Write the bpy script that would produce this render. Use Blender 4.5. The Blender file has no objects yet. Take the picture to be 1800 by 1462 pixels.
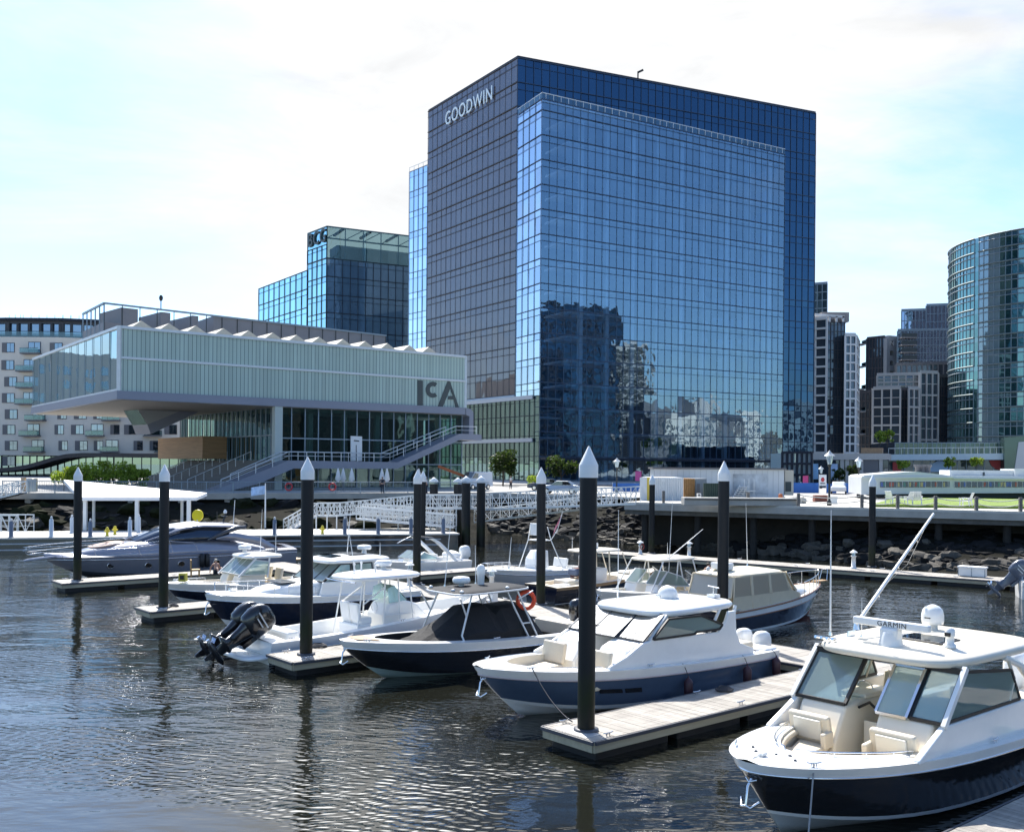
import bpy, math, random
from mathutils import Vector, Matrix
random.seed(7)
sc = bpy.context.scene
COL = sc.collection
R = math.radians
# ---------------------------------------------------------------- camera
H = 7.0; F = 1753.0; PX, PY = 900.0, 819.0; ROLL = 0.0079
cam = bpy.data.cameras.new("camera"); camo = bpy.data.objects.new("camera", cam); COL.objects.link(camo)
cam.sensor_width = 36; cam.lens = 36 * F / 1800; cam.shift_y = 88 / 1800
cam.clip_start = 0.5; cam.clip_end = 6000
camo.matrix_world = Matrix.Translation((0, 0, H)) @ Matrix.Rotation(R(90), 4, 'X') @ Matrix.Rotation(ROLL, 4, 'Z')
sc.camera = camo
# ---------------------------------------------------------------- light
SUN_EL, SUN_AZ = R(50), R(-16)          # azimuth measured from +Y (view direction) towards +X
sc.view_settings.view_transform = 'Standard'; sc.view_settings.look = 'None'
sc.view_settings.exposure = 1.35; sc.view_settings.gamma = 1
W = bpy.data.worlds.new("World"); sc.world = W; W.use_nodes = True
def world_sky():
    nt = W.node_tree; nt.nodes.clear(); N = nt.nodes.new; L = nt.links.new
    out = N('ShaderNodeOutputWorld'); bg = N('ShaderNodeBackground'); bg.inputs[1].default_value = 0.118
    sky = N('ShaderNodeTexSky'); sky.sky_type = 'NISHITA'; sky.sun_disc = False
    sky.sun_elevation = SUN_EL; sky.sun_rotation = SUN_AZ; sky.air_density = 1.0; sky.dust_density = 0.6; sky.ozone_density = 1.6
    tc = N('ShaderNodeTexCoord'); mp = N('ShaderNodeMapping'); mp.inputs['Scale'].default_value = (1, 1, 3.2)
    mp.inputs['Location'].default_value = (0.35, 0.2, 0.1)
    n1 = N('ShaderNodeTexNoise'); n1.inputs['Scale'].default_value = 2.1; n1.inputs['Detail'].default_value = 7; n1.inputs['Roughness'].default_value = 0.58
    n1.inputs['Distortion'].default_value = 0.5
    L(tc.outputs['Generated'], mp.inputs[0]); L(mp.outputs[0], n1.inputs[0])
    # a broad bright cloud bank round the sun's side of the sky
    dot = N('ShaderNodeVectorMath'); dot.operation = 'DOT_PRODUCT'
    d = Vector((-0.06, 0.93, 0.40)).normalized(); dot.inputs[1].default_value = d
    L(tc.outputs['Generated'], dot.inputs[0])
    mr = N('ShaderNodeMapRange'); mr.inputs[1].default_value = 0.80; mr.inputs[2].default_value = 0.985; mr.inputs[3].default_value = -0.16; mr.inputs[4].default_value = 0.22
    L(dot.outputs['Value'], mr.inputs[0])
    ad = N('ShaderNodeMath'); ad.operation = 'ADD'; L(n1.outputs[0], ad.inputs[0]); L(mr.outputs[0], ad.inputs[1])
    # clear blue gap low on the left
    d2 = N('ShaderNodeVectorMath'); d2.operation = 'DOT_PRODUCT'; d2.inputs[1].default_value = Vector((-0.44, 0.88, 0.19)).normalized(); L(tc.outputs['Generated'], d2.inputs[0])
    m2 = N('ShaderNodeMapRange'); m2.inputs[1].default_value = 0.94; m2.inputs[2].default_value = 1.0; m2.inputs[3].default_value = 0; m2.inputs[4].default_value = -0.26; L(d2.outputs['Value'], m2.inputs[0])
    ad2 = N('ShaderNodeMath'); ad2.operation = 'ADD'; L(ad.outputs[0], ad2.inputs[0]); L(m2.outputs[0], ad2.inputs[1]); ad = ad2
    # cloud glows brighter towards the sun
    d3 = N('ShaderNodeVectorMath'); d3.operation = 'DOT_PRODUCT'; d3.inputs[1].default_value = (math.sin(SUN_AZ) * math.cos(SUN_EL), math.cos(SUN_AZ) * math.cos(SUN_EL), math.sin(SUN_EL)); L(tc.outputs['Generated'], d3.inputs[0])
    m3 = N('ShaderNodeMapRange'); m3.interpolation_type = 'SMOOTHERSTEP'; m3.inputs[1].default_value = 0.89; m3.inputs[2].default_value = 1.0; m3.inputs[3].default_value = 3.5; m3.inputs[4].default_value = 40.0; L(d3.outputs['Value'], m3.inputs[0])
    cc = N('ShaderNodeVectorMath'); cc.operation = 'SCALE'; cc.inputs[0].default_value = (1.0, 0.998, 0.985); 
    n2 = N('ShaderNodeTexNoise'); n2.inputs['Scale'].default_value = 4.5; n2.inputs['Detail'].default_value = 8; n2.inputs['Roughness'].default_value = 0.6; n2.inputs['Distortion'].default_value = 0.8; L(mp.outputs[0], n2.inputs[0])
    r2 = N('ShaderNodeMapRange'); r2.inputs[1].default_value = 0.3; r2.inputs[2].default_value = 0.7; r2.inputs[3].default_value = 0.86; r2.inputs[4].default_value = 1.12; L(n2.outputs[0], r2.inputs[0])
    mu = N('ShaderNodeMath'); mu.operation = 'MULTIPLY'; L(m3.outputs[0], mu.inputs[0]); L(r2.outputs[0], mu.inputs[1]); L(mu.outputs[0], cc.inputs['Scale'])
    cr = N('ShaderNodeMapRange'); cr.interpolation_type = 'SMOOTHSTEP'; cr.inputs[1].default_value = 0.32; cr.inputs[2].default_value = 0.72; cr.inputs[4].default_value = 0.97
    L(ad.outputs[0], cr.inputs[0])
    mx = N('ShaderNodeMix'); mx.data_type = 'RGBA'
    L(cr.outputs[0], mx.inputs[0]); tn = N('ShaderNodeVectorMath'); tn.operation = 'MULTIPLY'; tn.inputs[1].default_value = (0.57, 0.68, 0.80); L(sky.outputs[0], tn.inputs[0]); L(tn.outputs[0], mx.inputs[6]); L(cc.outputs[0], mx.inputs[7])
    L(mx.outputs[2], bg.inputs[0]); L(bg.outputs[0], out.inputs[0])
world_sky()
sl = bpy.data.lights.new("sun", 'SUN'); sl.energy = 3.5; sl.angle = R(0.6); sl.color = (1, 0.955, 0.88)
so = bpy.data.objects.new("sun", sl); COL.objects.link(so)
SUND = Vector((math.sin(SUN_AZ) * math.cos(SUN_EL), math.cos(SUN_AZ) * math.cos(SUN_EL), math.sin(SUN_EL)))
so.rotation_euler = SUND.to_track_quat('Z', 'Y').to_euler()
# ---------------------------------------------------------------- geometry of the view (photo measurements -> metres)
cR, sR = math.cos(ROLL), math.sin(ROLL)
def ray(x, y):
    dx, dy = x - PX, PY - y
    return (dx * cR - dy * sR) / F, (dx * sR + dy * cR) / F
def D(x, y, Y):
    a, b = ray(x, y); return Vector((a * Y, Y, H + b * Y))
def G(x, y, z):
    a, b = ray(x, y); Y = (z - H) / b; return Vector((a * Y, Y, z))
def onwall(x, y, A, B):
    a, b = ray(x, y); dx, dy = B[0] - A[0], B[1] - A[1]
    Y = (A[0] * dy - A[1] * dx) / (a * dy - dx); return Vector((a * Y, Y, H + b * Y))
EA = R(40); E1 = Vector((math.cos(EA), math.sin(EA), 0)); E2 = Vector((-math.sin(EA), math.cos(EA), 0))
def UV(u, v, z=0): return E1 * u + E2 * v + Vector((0, 0, z))
# ---------------------------------------------------------------- materials
MATS = {}
def mat(name, col, rough=0.5, metal=0.0, var=0.0, vscale=3.0, bump=0.0, bscale=30.0, island=0.0, coat=0.0, stretch=(1, 1, 1), spec=0.5):
    if name in MATS: return MATS[name]
    m = bpy.data.materials.new(name); m.use_nodes = True; MATS[name] = m
    nt = m.node_tree; N = nt.nodes.new; L = nt.links.new
    p = nt.nodes['Principled BSDF']; p.inputs['Roughness'].default_value = rough; p.inputs['Metallic'].default_value = metal
    p.inputs['Base Color'].default_value = (*col, 1); p.inputs['Coat Weight'].default_value = coat; p.inputs['Coat Roughness'].default_value = 0.05
    p.inputs['Specular IOR Level'].default_value = spec
    if var or bump or island:
        tc = N('ShaderNodeTexCoord'); mp = N('ShaderNodeMapping'); mp.inputs['Scale'].default_value = stretch
        L(tc.outputs['Object'], mp.inputs[0])
    src = None
    if var:
        n = N('ShaderNodeTexNoise'); n.inputs['Scale'].default_value = vscale; n.inputs['Detail'].default_value = 6; n.inputs['Roughness'].default_value = 0.6
        L(mp.outputs[0], n.inputs[0])
        r = N('ShaderNodeMapRange'); r.inputs[1].default_value = 0.25; r.inputs[2].default_value = 0.75; r.inputs[3].default_value = 1 - var; r.inputs[4].default_value = 1 + var
        L(n.outputs[0], r.inputs[0]); src = r.outputs[0]
    if island:
        g = N('ShaderNodeNewGeometry'); r2 = N('ShaderNodeMapRange'); r2.inputs[3].default_value = 1 - island; r2.inputs[4].default_value = 1 + island
        L(g.outputs['Random Per Island'], r2.inputs[0])
        if src:
            mu = N('ShaderNodeMath'); mu.operation = 'MULTIPLY'; L(src, mu.inputs[0]); L(r2.outputs[0], mu.inputs[1]); src = mu.outputs[0]
        else: src = r2.outputs[0]
    if src:
        vm = N('ShaderNodeVectorMath'); vm.operation = 'SCALE'; vm.inputs[0].default_value = col; L(src, vm.inputs['Scale']); L(vm.outputs[0], p.inputs['Base Color'])
    if bump:
        n = N('ShaderNodeTexNoise'); n.inputs['Scale'].default_value = bscale; n.inputs['Detail'].default_value = 5; L(mp.outputs[0], n.inputs[0])
        b = N('ShaderNodeBump'); b.inputs['Strength'].default_value = bump; b.inputs['Distance'].default_value = 0.05; L(n.outputs[0], b.inputs['Height']); L(b.outputs[0], p.inputs['Normal'])
    return m
def facade_glass(name, tint, base, refl=0.6, trans=0.0, ttint=(0.5, 0.6, 0.7), wob=0.02, wscale=0.25, island=0.12, rough=0.02, fmax=1.0):
    """coated architectural glass: tinted mirror over a dark body, partly see-through, slightly wavy"""
    m = bpy.data.materials.new(name); m.use_nodes = True; MATS[name] = m
    nt = m.node_tree; nt.nodes.clear(); N = nt.nodes.new; L = nt.links.new
    out = N('ShaderNodeOutputMaterial'); gl = N('ShaderNodeBsdfGlossy'); gl.inputs['Roughness'].default_value = rough
    df = N('ShaderNodeBsdfDiffuse'); df.inputs[0].default_value = (*base, 1); tr = N('ShaderNodeBsdfTransparent'); tr.inputs[0].default_value = (*ttint, 1)
    g = N('ShaderNodeNewGeometry'); r2 = N('ShaderNodeMapRange'); r2.inputs[3].default_value = 1 - island; r2.inputs[4].default_value = 1 + island
    L(g.outputs['Random Per Island'], r2.inputs[0])
    vm = N('ShaderNodeVectorMath'); vm.operation = 'SCALE'; vm.inputs[0].default_value = tint; L(r2.outputs[0], vm.inputs['Scale']); L(vm.outputs[0], gl.inputs[0])
    tc = N('ShaderNodeTexCoord'); n = N('ShaderNodeTexNoise'); n.inputs['Scale'].default_value = wscale; n.inputs['Detail'].default_value = 2
    b = N('ShaderNodeBump'); b.inputs['Strength'].default_value = 1; b.inputs['Distance'].default_value = wob
    L(tc.outputs['Object'], n.inputs[0]); L(n.outputs[0], b.inputs['Height']); L(b.outputs[0], gl.inputs['Normal'])
    lw = N('ShaderNodeLayerWeight'); lw.inputs[0].default_value = 0.35
    mr = N('ShaderNodeMapRange'); mr.inputs[3].default_value = refl; mr.inputs[4].default_value = fmax; L(lw.outputs['Fresnel'], mr.inputs[0])
    body = df.outputs[0]
    if trans:
        mx0 = N('ShaderNodeMixShader'); mx0.inputs[0].default_value = trans; L(df.outputs[0], mx0.inputs[1]); L(tr.outputs[0], mx0.inputs[2]); body = mx0.outputs[0]
    mx = N('ShaderNodeMixShader'); L(mr.outputs[0], mx.inputs[0]); L(body, mx.inputs[1]); L(gl.outputs[0], mx.inputs[2]); L(mx.outputs[0], out.inputs[0])
    return m
# boat / building palette
WHITE = mat('white_gelcoat', (0.80, 0.80, 0.78), 0.22, coat=0.3, var=0.05, vscale=1.4, bump=0.012, bscale=2.5)
WHITE2 = mat('white_paint', (0.78, 0.78, 0.76), 0.45, var=0.05, vscale=2)
CREAM = mat('cream_gelcoat', (0.74, 0.68, 0.56), 0.3, var=0.03)
VINYL = mat('cream_vinyl', (0.66, 0.58, 0.45), 0.5, bump=0.05, bscale=60, var=0.05)
NAVY = mat('navy_gelcoat', (0.009, 0.014, 0.03), 0.08, coat=0.6, var=0.2, vscale=1.6, bump=0.02, bscale=1.6)
BLACKH = mat('black_gelcoat', (0.016, 0.017, 0.02), 0.09, coat=0.6, var=0.2, vscale=1.6, bump=0.02, bscale=1.6)
BLUEH = mat('slate_blue_gelcoat', (0.065, 0.10, 0.165), 0.12, coat=0.6, var=0.08, bump=0.02, bscale=1.6)
SILVER = mat('silver_gelcoat', (0.28, 0.29, 0.34), 0.2, metal=0.35, coat=0.5, var=0.04)
DGREY = mat('dark_grey_gelcoat', (0.06, 0.065, 0.075), 0.25, coat=0.3)
RED = mat('red_bottom_paint', (0.25, 0.03, 0.025), 0.5, var=0.2)
BLACK = mat('black_rubber', (0.015, 0.015, 0.016), 0.5, var=0.15)
CANVAS = mat('black_canvas', (0.012, 0.012, 0.013), 0.85, bump=0.3, bscale=8)
BCANVAS = mat('beige_canvas', (0.66, 0.56, 0.40), 0.85, bump=0.3, bscale=5, var=0.06)
CHROME = mat('stainless_steel', (0.72, 0.73, 0.75), 0.14, metal=1)
ALU = mat('painted_aluminium', (0.62, 0.64, 0.65), 0.4, metal=0.25, var=0.06)
TEAK = mat('teak_deck', (0.36, 0.22, 0.11), 0.6, var=0.15, vscale=6, stretch=(1, 12, 1))
OBLACK = mat('engine_black', (0.012, 0.012, 0.014), 0.16, coat=0.5)
OGREY = mat('engine_grey', (0.10, 0.11, 0.14), 0.25, coat=0.4)
DARK = mat('dark_interior', (0.02, 0.02, 0.022), 0.7)
ROPE = mat('rope', (0.05, 0.05, 0.055), 0.9)
ROPEW = mat('pale_rope', (0.6, 0.58, 0.52), 0.9)
def boat_glass(name, tint, refl=0.12, haze=None):
    m = bpy.data.materials.new(name); m.use_nodes = True; MATS[name] = m
    nt = m.node_tree; nt.nodes.clear(); N = nt.nodes.new; L = nt.links.new
    out = N('ShaderNodeOutputMaterial'); gl = N('ShaderNodeBsdfGlossy'); gl.inputs[1].default_value = 0.01
    tr = N('ShaderNodeBsdfTransparent'); tr.inputs[0].default_value = (*tint, 1); lw = N('ShaderNodeFresnel'); lw.inputs[0].default_value = 1.5
    mr = N('ShaderNodeMapRange'); mr.inputs[3].default_value = refl; mr.inputs[4].default_value = 1.0; L(lw.outputs[0], mr.inputs[0])
    mx = N('ShaderNodeMixShader'); L(mr.outputs[0], mx.inputs[0]); body = tr.outputs[0]
    if haze: df = N('ShaderNodeBsdfDiffuse'); df.inputs[0].default_value = (*haze[:3], 1); tl = N('ShaderNodeBsdfTranslucent'); tl.inputs[0].default_value = (*haze[:3], 1); m1 = N('ShaderNodeMixShader'); L(df.outputs[0], m1.inputs[1]); L(tl.outputs[0], m1.inputs[2]); m0 = N('ShaderNodeMixShader'); m0.inputs[0].default_value = haze[3]; L(tr.outputs[0], m0.inputs[1]); L(m1.outputs[0], m0.inputs[2]); body = m0.outputs[0]
    L(body, mx.inputs[1]); L(gl.outputs[0], mx.inputs[2]); L(mx.outputs[0], out.inputs[0])
    return m
GLASS = boat_glass('brightened_boat_glass', (0.90, 0.98, 0.965), 0.05, (.72, .92, .87, .38)); GLARE = boat_glass('reflective_boat_glass', (0.78, 0.85, 0.86), 0.32); TINT = boat_glass('tinted_boat_glass', (0.16, 0.20, 0.22), 0.14); VINYLW = boat_glass('clear_vinyl', (0.96, 0.93, 0.88), 0.08, (.92, .82, .64, .75))  # pale haze colour brightens the panes as if the interiors were lit
# ---------------------------------------------------------------- mesh builder
class MB:
    def __init__(s): s.v = []; s.f = []; s.m = []; s.mats = []; s.sm = []
    def mi(s, m):
        if m not in s.mats: s.mats.append(m)
        return s.mats.index(m)
    def add(s, vs, fs, m, smooth=False):
        o = len(s.v); s.v += [Vector(p) for p in vs]; k = s.mi(m)
        for f in fs: s.f.append([o + i for i in f]); s.m.append(k); s.sm.append(smooth)
        return s
    def quad(s, a, b, c, d, m, smooth=False): return s.add([a, b, c, d], [(0, 1, 2, 3)], m, smooth)
    def box(s, c, d, m, rz=0, ry=0, rx=0):
        M = Matrix.Translation(c) @ Matrix.Rotation(rz, 4, 'Z') @ Matrix.Rotation(ry, 4, 'Y') @ Matrix.Rotation(rx, 4, 'X')
        vs = [M @ Vector((x * d[0] / 2, y * d[1] / 2, z * d[2] / 2)) for x in (-1, 1) for y in (-1, 1) for z in (-1, 1)]
        return s.add(vs, [(0, 1, 3, 2), (4, 6, 7, 5), (0, 4, 5, 1), (2, 3, 7, 6), (0, 2, 6, 4), (1, 5, 7, 3)], m)
    def bar(s, a, b, w, h, m, up=(0, 0, 1)):
        a = Vector(a); b = Vector(b); x = (b - a).normalized(); up = Vector(up)
        if abs(x.dot(up)) > 0.98: up = Vector((1, 0, 0))
        y = up.cross(x).normalized(); z = x.cross(y)
        vs = [p + y * (i * w / 2) + z * (j * h / 2) for p in (a, b) for i, j in ((-1, -1), (1, -1), (1, 1), (-1, 1))]
        return s.add(vs, [(3, 2, 1, 0), (4, 5, 6, 7), (0, 1, 5, 4), (1, 2, 6, 5), (2, 3, 7, 6), (3, 0, 4, 7)], m)
    def tube(s, pts, r, m, n=8, closed=False, caps=True):
        pts = [Vector(p) for p in pts]; rings = []; k = len(pts); ref = None
        for i, p in enumerate(pts):
            if closed: t = pts[(i + 1) % k] - pts[i - 1]
            else: t = pts[min(i + 1, k - 1)] - pts[max(i - 1, 0)]
            t.normalize()
            if ref is None or abs(ref.dot(t)) > 0.95: ref = Vector((0, 0, 1)) if abs(t.z) < 0.9 else Vector((1, 0, 0))
            a = t.cross(ref).normalized(); b = a.cross(t); ref = b
            rr = r[i] if isinstance(r, (list, tuple)) else r
            rings.append([p + a * (rr * math.cos(2 * math.pi * j / n)) + b * (rr * math.sin(2 * math.pi * j / n)) for j in range(n)])
        return s.loft(rings, m, closed=closed, caps=caps and not closed)
    def loft(s, rings, m, closed=False, caps=True, ring_closed=True, smooth=True):
        n = len(rings[0]); k = len(rings); vs = [p for r in rings for p in r]; fs = []
        for i in range(k if closed else k - 1):
            for j in range(n if ring_closed else n - 1):
                a, b = i * n + j, i * n + (j + 1) % n; c, d = ((i + 1) % k) * n + (j + 1) % n, ((i + 1) % k) * n + j
                fs.append((a, b, c, d))
        s.add(vs, fs, m, smooth)
        if caps and ring_closed:
            s.add(rings[0], [tuple(range(n))[::-1]], m); s.add(rings[-1], [tuple(range(n))], m)
        return s
    def lathe(s, c, prof, m, n=16):
        c = Vector(c); rings = [[c + Vector((r * math.cos(2 * math.pi * j / n), r * math.sin(2 * math.pi * j / n), z)) for j in range(n)] for r, z in prof]
        return s.loft(rings, m)
    def ell(s, c, rad, m, n=14, k=8, M=None):
        c = Vector(c); rings = []
        for i in range(k + 1):
            th = math.pi * min(max(i / k, 0.02), 0.98)
            ring = [Vector((rad[0] * math.sin(th) * math.cos(2 * math.pi * j / n), rad[1] * math.sin(th) * math.sin(2 * math.pi * j / n), -rad[2] * math.cos(th))) for j in range(n)]
            rings.append([c + (M @ p if M else p) for p in ring])
        return s.loft(rings, m)
    def prism(s, pts, d, m):
        pts = [Vector(p) for p in pts]; d = Vector(d); n = len(pts)
        return s.add(pts + [p + d for p in pts], [tuple(range(n))[::-1], tuple(range(n, 2 * n))] + [(i, (i + 1) % n, n + (i + 1) % n, n + i) for i in range(n)], m)
    def slab(s, outline, z0, z1, m, dome=0.0, shrink=0.06, tilt=None):
        """rounded-edge slab over a plan outline (list of x,y) with an optional crown"""
        cx = sum(p[0] for p in outline) / len(outline); cy = sum(p[1] for p in outline) / len(outline); rings = []
        for k, z in ((1 - shrink * .6, z0), (1, z0 + (z1 - z0) * .4), (1 - shrink * .3, z0 + (z1 - z0) * .75), (1 - shrink, z1), (.6, z1 + dome * .6), (.25, z1 + dome * .95), (0.01, z1 + dome)):
            rings.append([Vector((cx + (x - cx) * k, cy + (y - cy) * k, z + (tilt(x, y) if tilt else 0))) for x, y in outline])
        return s.loft(rings, m)
    def build(s, name, parent=None, world=False, bevel=0, seg=2, sub=0):
        me = bpy.data.meshes.new(name); off = parent.location if (world and parent) else Vector((0, 0, 0))
        me.from_pydata([tuple(p - off) for p in s.v], [], s.f)
        for m in s.mats: me.materials.append(m)
        me.polygons.foreach_set('material_index', s.m); me.polygons.foreach_set('use_smooth', s.sm); me.update()
        o = bpy.data.objects.new(name, me); COL.objects.link(o)
        if parent: o.parent = parent
        if bevel:
            b = o.modifiers.new('bevel', 'BEVEL'); b.width = bevel; b.segments = seg; b.limit_method = 'ANGLE'; b.angle_limit = R(35)
        if sub:
            b = o.modifiers.new('sub', 'SUBSURF'); b.levels = sub; b.render_levels = sub
        return o
def fixn(o):
    import bmesh
    b = bmesh.new(); b.from_mesh(o.data); bmesh.ops.recalc_face_normals(b, faces=b.faces); b.to_mesh(o.data); b.free(); return o
def tag(o, label, cat, group=None):
    o['label'] = label; o['category'] = cat
    if group: o['group'] = group
    return o
def thing(name, label, cat, loc=(0, 0, 0), rz=0, group=None):
    o = bpy.data.objects.new(name, None); COL.objects.link(o); o.location = loc; o.rotation_euler = (0, 0, rz); o.empty_display_size = 0.3
    return tag(o, label, cat, group)
def struct(o): o['kind'] = 'structure'; return o
def kids(o): return list(o.children)
def dup(o, loc=None, rz=None, label=None, group=None, parent=None):
    c = o.copy(); COL.objects.link(c)
    if parent: c.parent = parent
    if loc is not None: c.location = loc
    if rz is not None: c.rotation_euler = (0, 0, rz)
    if label: c['label'] = label
    if group: c['group'] = group
    for ch in kids(o):
        d = dup(ch, parent=c)
    return c
def text(name, body, parent, loc, ex, size, m, ez=(0, 0, 1), depth=0.05, sx=1.0, bold=0.0, world=True, fit=None, space=1.12):
    """raised letters: text runs along ex and stands up along ez"""
    cu = bpy.data.curves.new(name, 'FONT'); cu.body = body; cu.size = size; cu.extrude = depth; cu.offset = bold; cu.align_x = 'LEFT'; cu.space_character = space
    t = bpy.data.objects.new(name, cu); COL.objects.link(t); bpy.context.view_layer.update()
    me = bpy.data.meshes.new_from_object(t.evaluated_get(bpy.context.evaluated_depsgraph_get())); bpy.data.objects.remove(t); me.name = name
    ex = Vector(ex).normalized(); ez = Vector(ez).normalized(); n = ex.cross(ez).normalized()
    if fit: xs = [v.co.x for v in me.vertices]; sx = fit / (max(xs) - min(xs))
    off = parent.location if world else Vector((0, 0, 0))
    M = Matrix((ex * sx, ez, n)).transposed().to_4x4(); M.translation = Vector(loc) - off
    me.transform(M); me.materials.clear(); me.materials.append(m)
    o = bpy.data.objects.new(name, me); COL.objects.link(o); o.parent = parent; return o
V = Vector
# ================================================================ SETTING
def water():
    m = bpy.data.materials.new('harbour_water'); m.use_nodes = True; nt = m.node_tree; N = nt.nodes.new; L = nt.links.new
    p = nt.nodes['Principled BSDF']; p.inputs['Base Color'].default_value = (0.011, 0.0115, 0.008, 1); p.inputs['Roughness'].default_value = 0.03; p.inputs['IOR'].default_value = 1.8
    tc = N('ShaderNodeTexCoord')
    def noise(scale, st, rot, det=3, dist=0.4):
        mp = N('ShaderNodeMapping'); mp.inputs['Scale'].default_value = st; mp.inputs['Rotation'].default_value = (0, 0, R(rot)); L(tc.outputs['Object'], mp.inputs[0])
        n = N('ShaderNodeTexNoise'); n.inputs['Scale'].default_value = scale; n.inputs['Detail'].default_value = det; n.inputs['Distortion'].default_value = dist; n.inputs['Roughness'].default_value = 0.5
        L(mp.outputs[0], n.inputs[0]); return n.outputs[0]
    def mth(op, a, b):
        q = N('ShaderNodeMath'); q.operation = op
        for i, x in enumerate((a, b)):
            if isinstance(x, (int, float)): q.inputs[i].default_value = x
            else: L(x, q.inputs[i])
        return q.outputs[0]
    # calm and ruffled patches
    patch = noise(0.07, (1, 1.6, 1), 20, 2, 0.6); pr = N('ShaderNodeMapRange'); pr.interpolation_type = 'SMOOTHSTEP'
    pr.inputs[1].default_value = 0.36; pr.inputs[2].default_value = 0.62; pr.inputs[3].default_value = 0.15; pr.inputs[4].default_value = 1.0; L(patch, pr.inputs[0])
    big = noise(0.5, (0.7, 1.3, 1), -14, 2); mid = noise(2.0, (0.55, 1.5, 1), 14, 2, 0.5); sml = noise(5.5, (0.6, 1.3, 1), -20, 2, 0.4)
    h = mth('ADD', mth('MULTIPLY', big, 0.055), mth('MULTIPLY', mth('ADD', mth('MULTIPLY', mid, 0.028), mth('MULTIPLY', sml, 0.010)), pr.outputs[0]))
    def wave(scale, rot, dist, det):
        mp = N('ShaderNodeMapping'); mp.inputs['Rotation'].default_value = (0, 0, R(rot)); L(tc.outputs['Object'], mp.inputs[0])
        w = N('ShaderNodeTexWave'); w.wave_type = 'BANDS'; w.bands_direction = 'Y'; w.inputs['Scale'].default_value = scale; w.inputs['Distortion'].default_value = dist; w.inputs['Detail'].default_value = det; w.inputs['Detail Scale'].default_value = 0.55; w.inputs['Detail Roughness'].default_value = .5
        L(mp.outputs[0], w.inputs[0]); return w.outputs['Fac']
    pz = noise(0.11, (1, 1.3, 1), 50, 2, 0.5); pq = N('ShaderNodeMapRange'); pq.interpolation_type = 'SMOOTHSTEP'; pq.inputs[1].default_value = 0.38; pq.inputs[2].default_value = 0.6; L(pz, pq.inputs[0])
    h = mth('ADD', h, mth('MULTIPLY', mth('ADD', mth('MULTIPLY', wave(1.15, 24, 10, 2), 0.0060), mth('MULTIPLY', wave(1.75, -16, 12, 2), 0.0034)), pq.outputs[0]))
    b = N('ShaderNodeBump'); b.inputs['Strength'].default_value = 1.0; b.inputs['Distance'].default_value = 1.0; L(h, b.inputs['Height']); L(b.outputs[0], p.inputs['Normal'])
    o = MB().quad((-1500, -400, 0), (1500, -400, 0), (1500, 400, 0), (-1500, 400, 0), m).build('water'); struct(o)
water()
PAVE = mat('promenade_paving', (0.34, 0.33, 0.31), 0.85, var=0.12, vscale=0.6, bump=0.1, bscale=20)
ASPH = mat('asphalt', (0.06, 0.06, 0.062), 0.9, var=0.2, vscale=0.4)
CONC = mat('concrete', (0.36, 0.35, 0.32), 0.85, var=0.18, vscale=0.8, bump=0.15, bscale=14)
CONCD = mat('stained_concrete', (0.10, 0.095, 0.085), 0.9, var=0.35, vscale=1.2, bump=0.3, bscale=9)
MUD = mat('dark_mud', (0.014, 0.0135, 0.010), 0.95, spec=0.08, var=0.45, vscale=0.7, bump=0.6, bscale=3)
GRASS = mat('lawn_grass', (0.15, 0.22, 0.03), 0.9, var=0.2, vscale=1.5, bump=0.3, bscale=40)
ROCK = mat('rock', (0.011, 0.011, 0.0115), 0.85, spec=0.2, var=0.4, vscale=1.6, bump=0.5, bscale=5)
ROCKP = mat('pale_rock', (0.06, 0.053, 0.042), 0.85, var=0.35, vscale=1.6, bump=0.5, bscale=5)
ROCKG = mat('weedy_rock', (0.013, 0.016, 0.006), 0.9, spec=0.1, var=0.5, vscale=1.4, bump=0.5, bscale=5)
ZQ = 4.0                                     # promenade level
SH = [V((-260, 92, 0)), G(0, 866, ZQ), G(360, 867, ZQ), G(716, 866, ZQ), G(858, 867.5, ZQ) + V((0, 4, 0)), V((7.5, 104, ZQ)), V((14, 96, ZQ)), V((22, 88, ZQ)), V((31, 80, ZQ)), V((48, 74, ZQ)), V((300, 40, ZQ))]
WL = [V((-260, 84, 0)), V((-45, 88.5, 0)), V((-26, 91, 0)), V((-8, 99, 0)), G(866, 936, 0), G(1063, 954, 0), G(1180, 962, 0), G(1300, 971, 0), G(1600, 1000, 0), G(1800, 1012, 0), V((300, 30, 0))]
mb = MB()
top = [V((p.x, p.y, ZQ)) for p in SH]
for i in range(len(top) - 1):
    a, b = top[i], top[i + 1]; mb.quad(a, b, V((b.x * 20 if abs(b.x) > 200 else b.x * 9, 2400, ZQ)), V((a.x * 20 if abs(a.x) > 200 else a.x * 9, 2400, ZQ)), PAVE)
struct(mb.build('ground'))
mb = MB()
for i in range(len(top) - 1):                # the dark bank under the promenade edge
    rows = []
    for P, Wp in ((top[i], WL[i]), (top[i + 1], WL[i + 1])):
        back = V((P.x, P.y + 2.5, ZQ - 0.35)); foot = V((Wp.x, Wp.y, -0.6)) + (V((Wp.x, Wp.y, 0)) - V((P.x, P.y, 0))) * 0.25
        rows.append([back.lerp(foot, k / 6) for k in range(7)])
    for k in range(6): mb.quad(rows[0][k], rows[0][k + 1], rows[1][k + 1], rows[1][k], MUD)
struct(mb.build('bank'))
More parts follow.
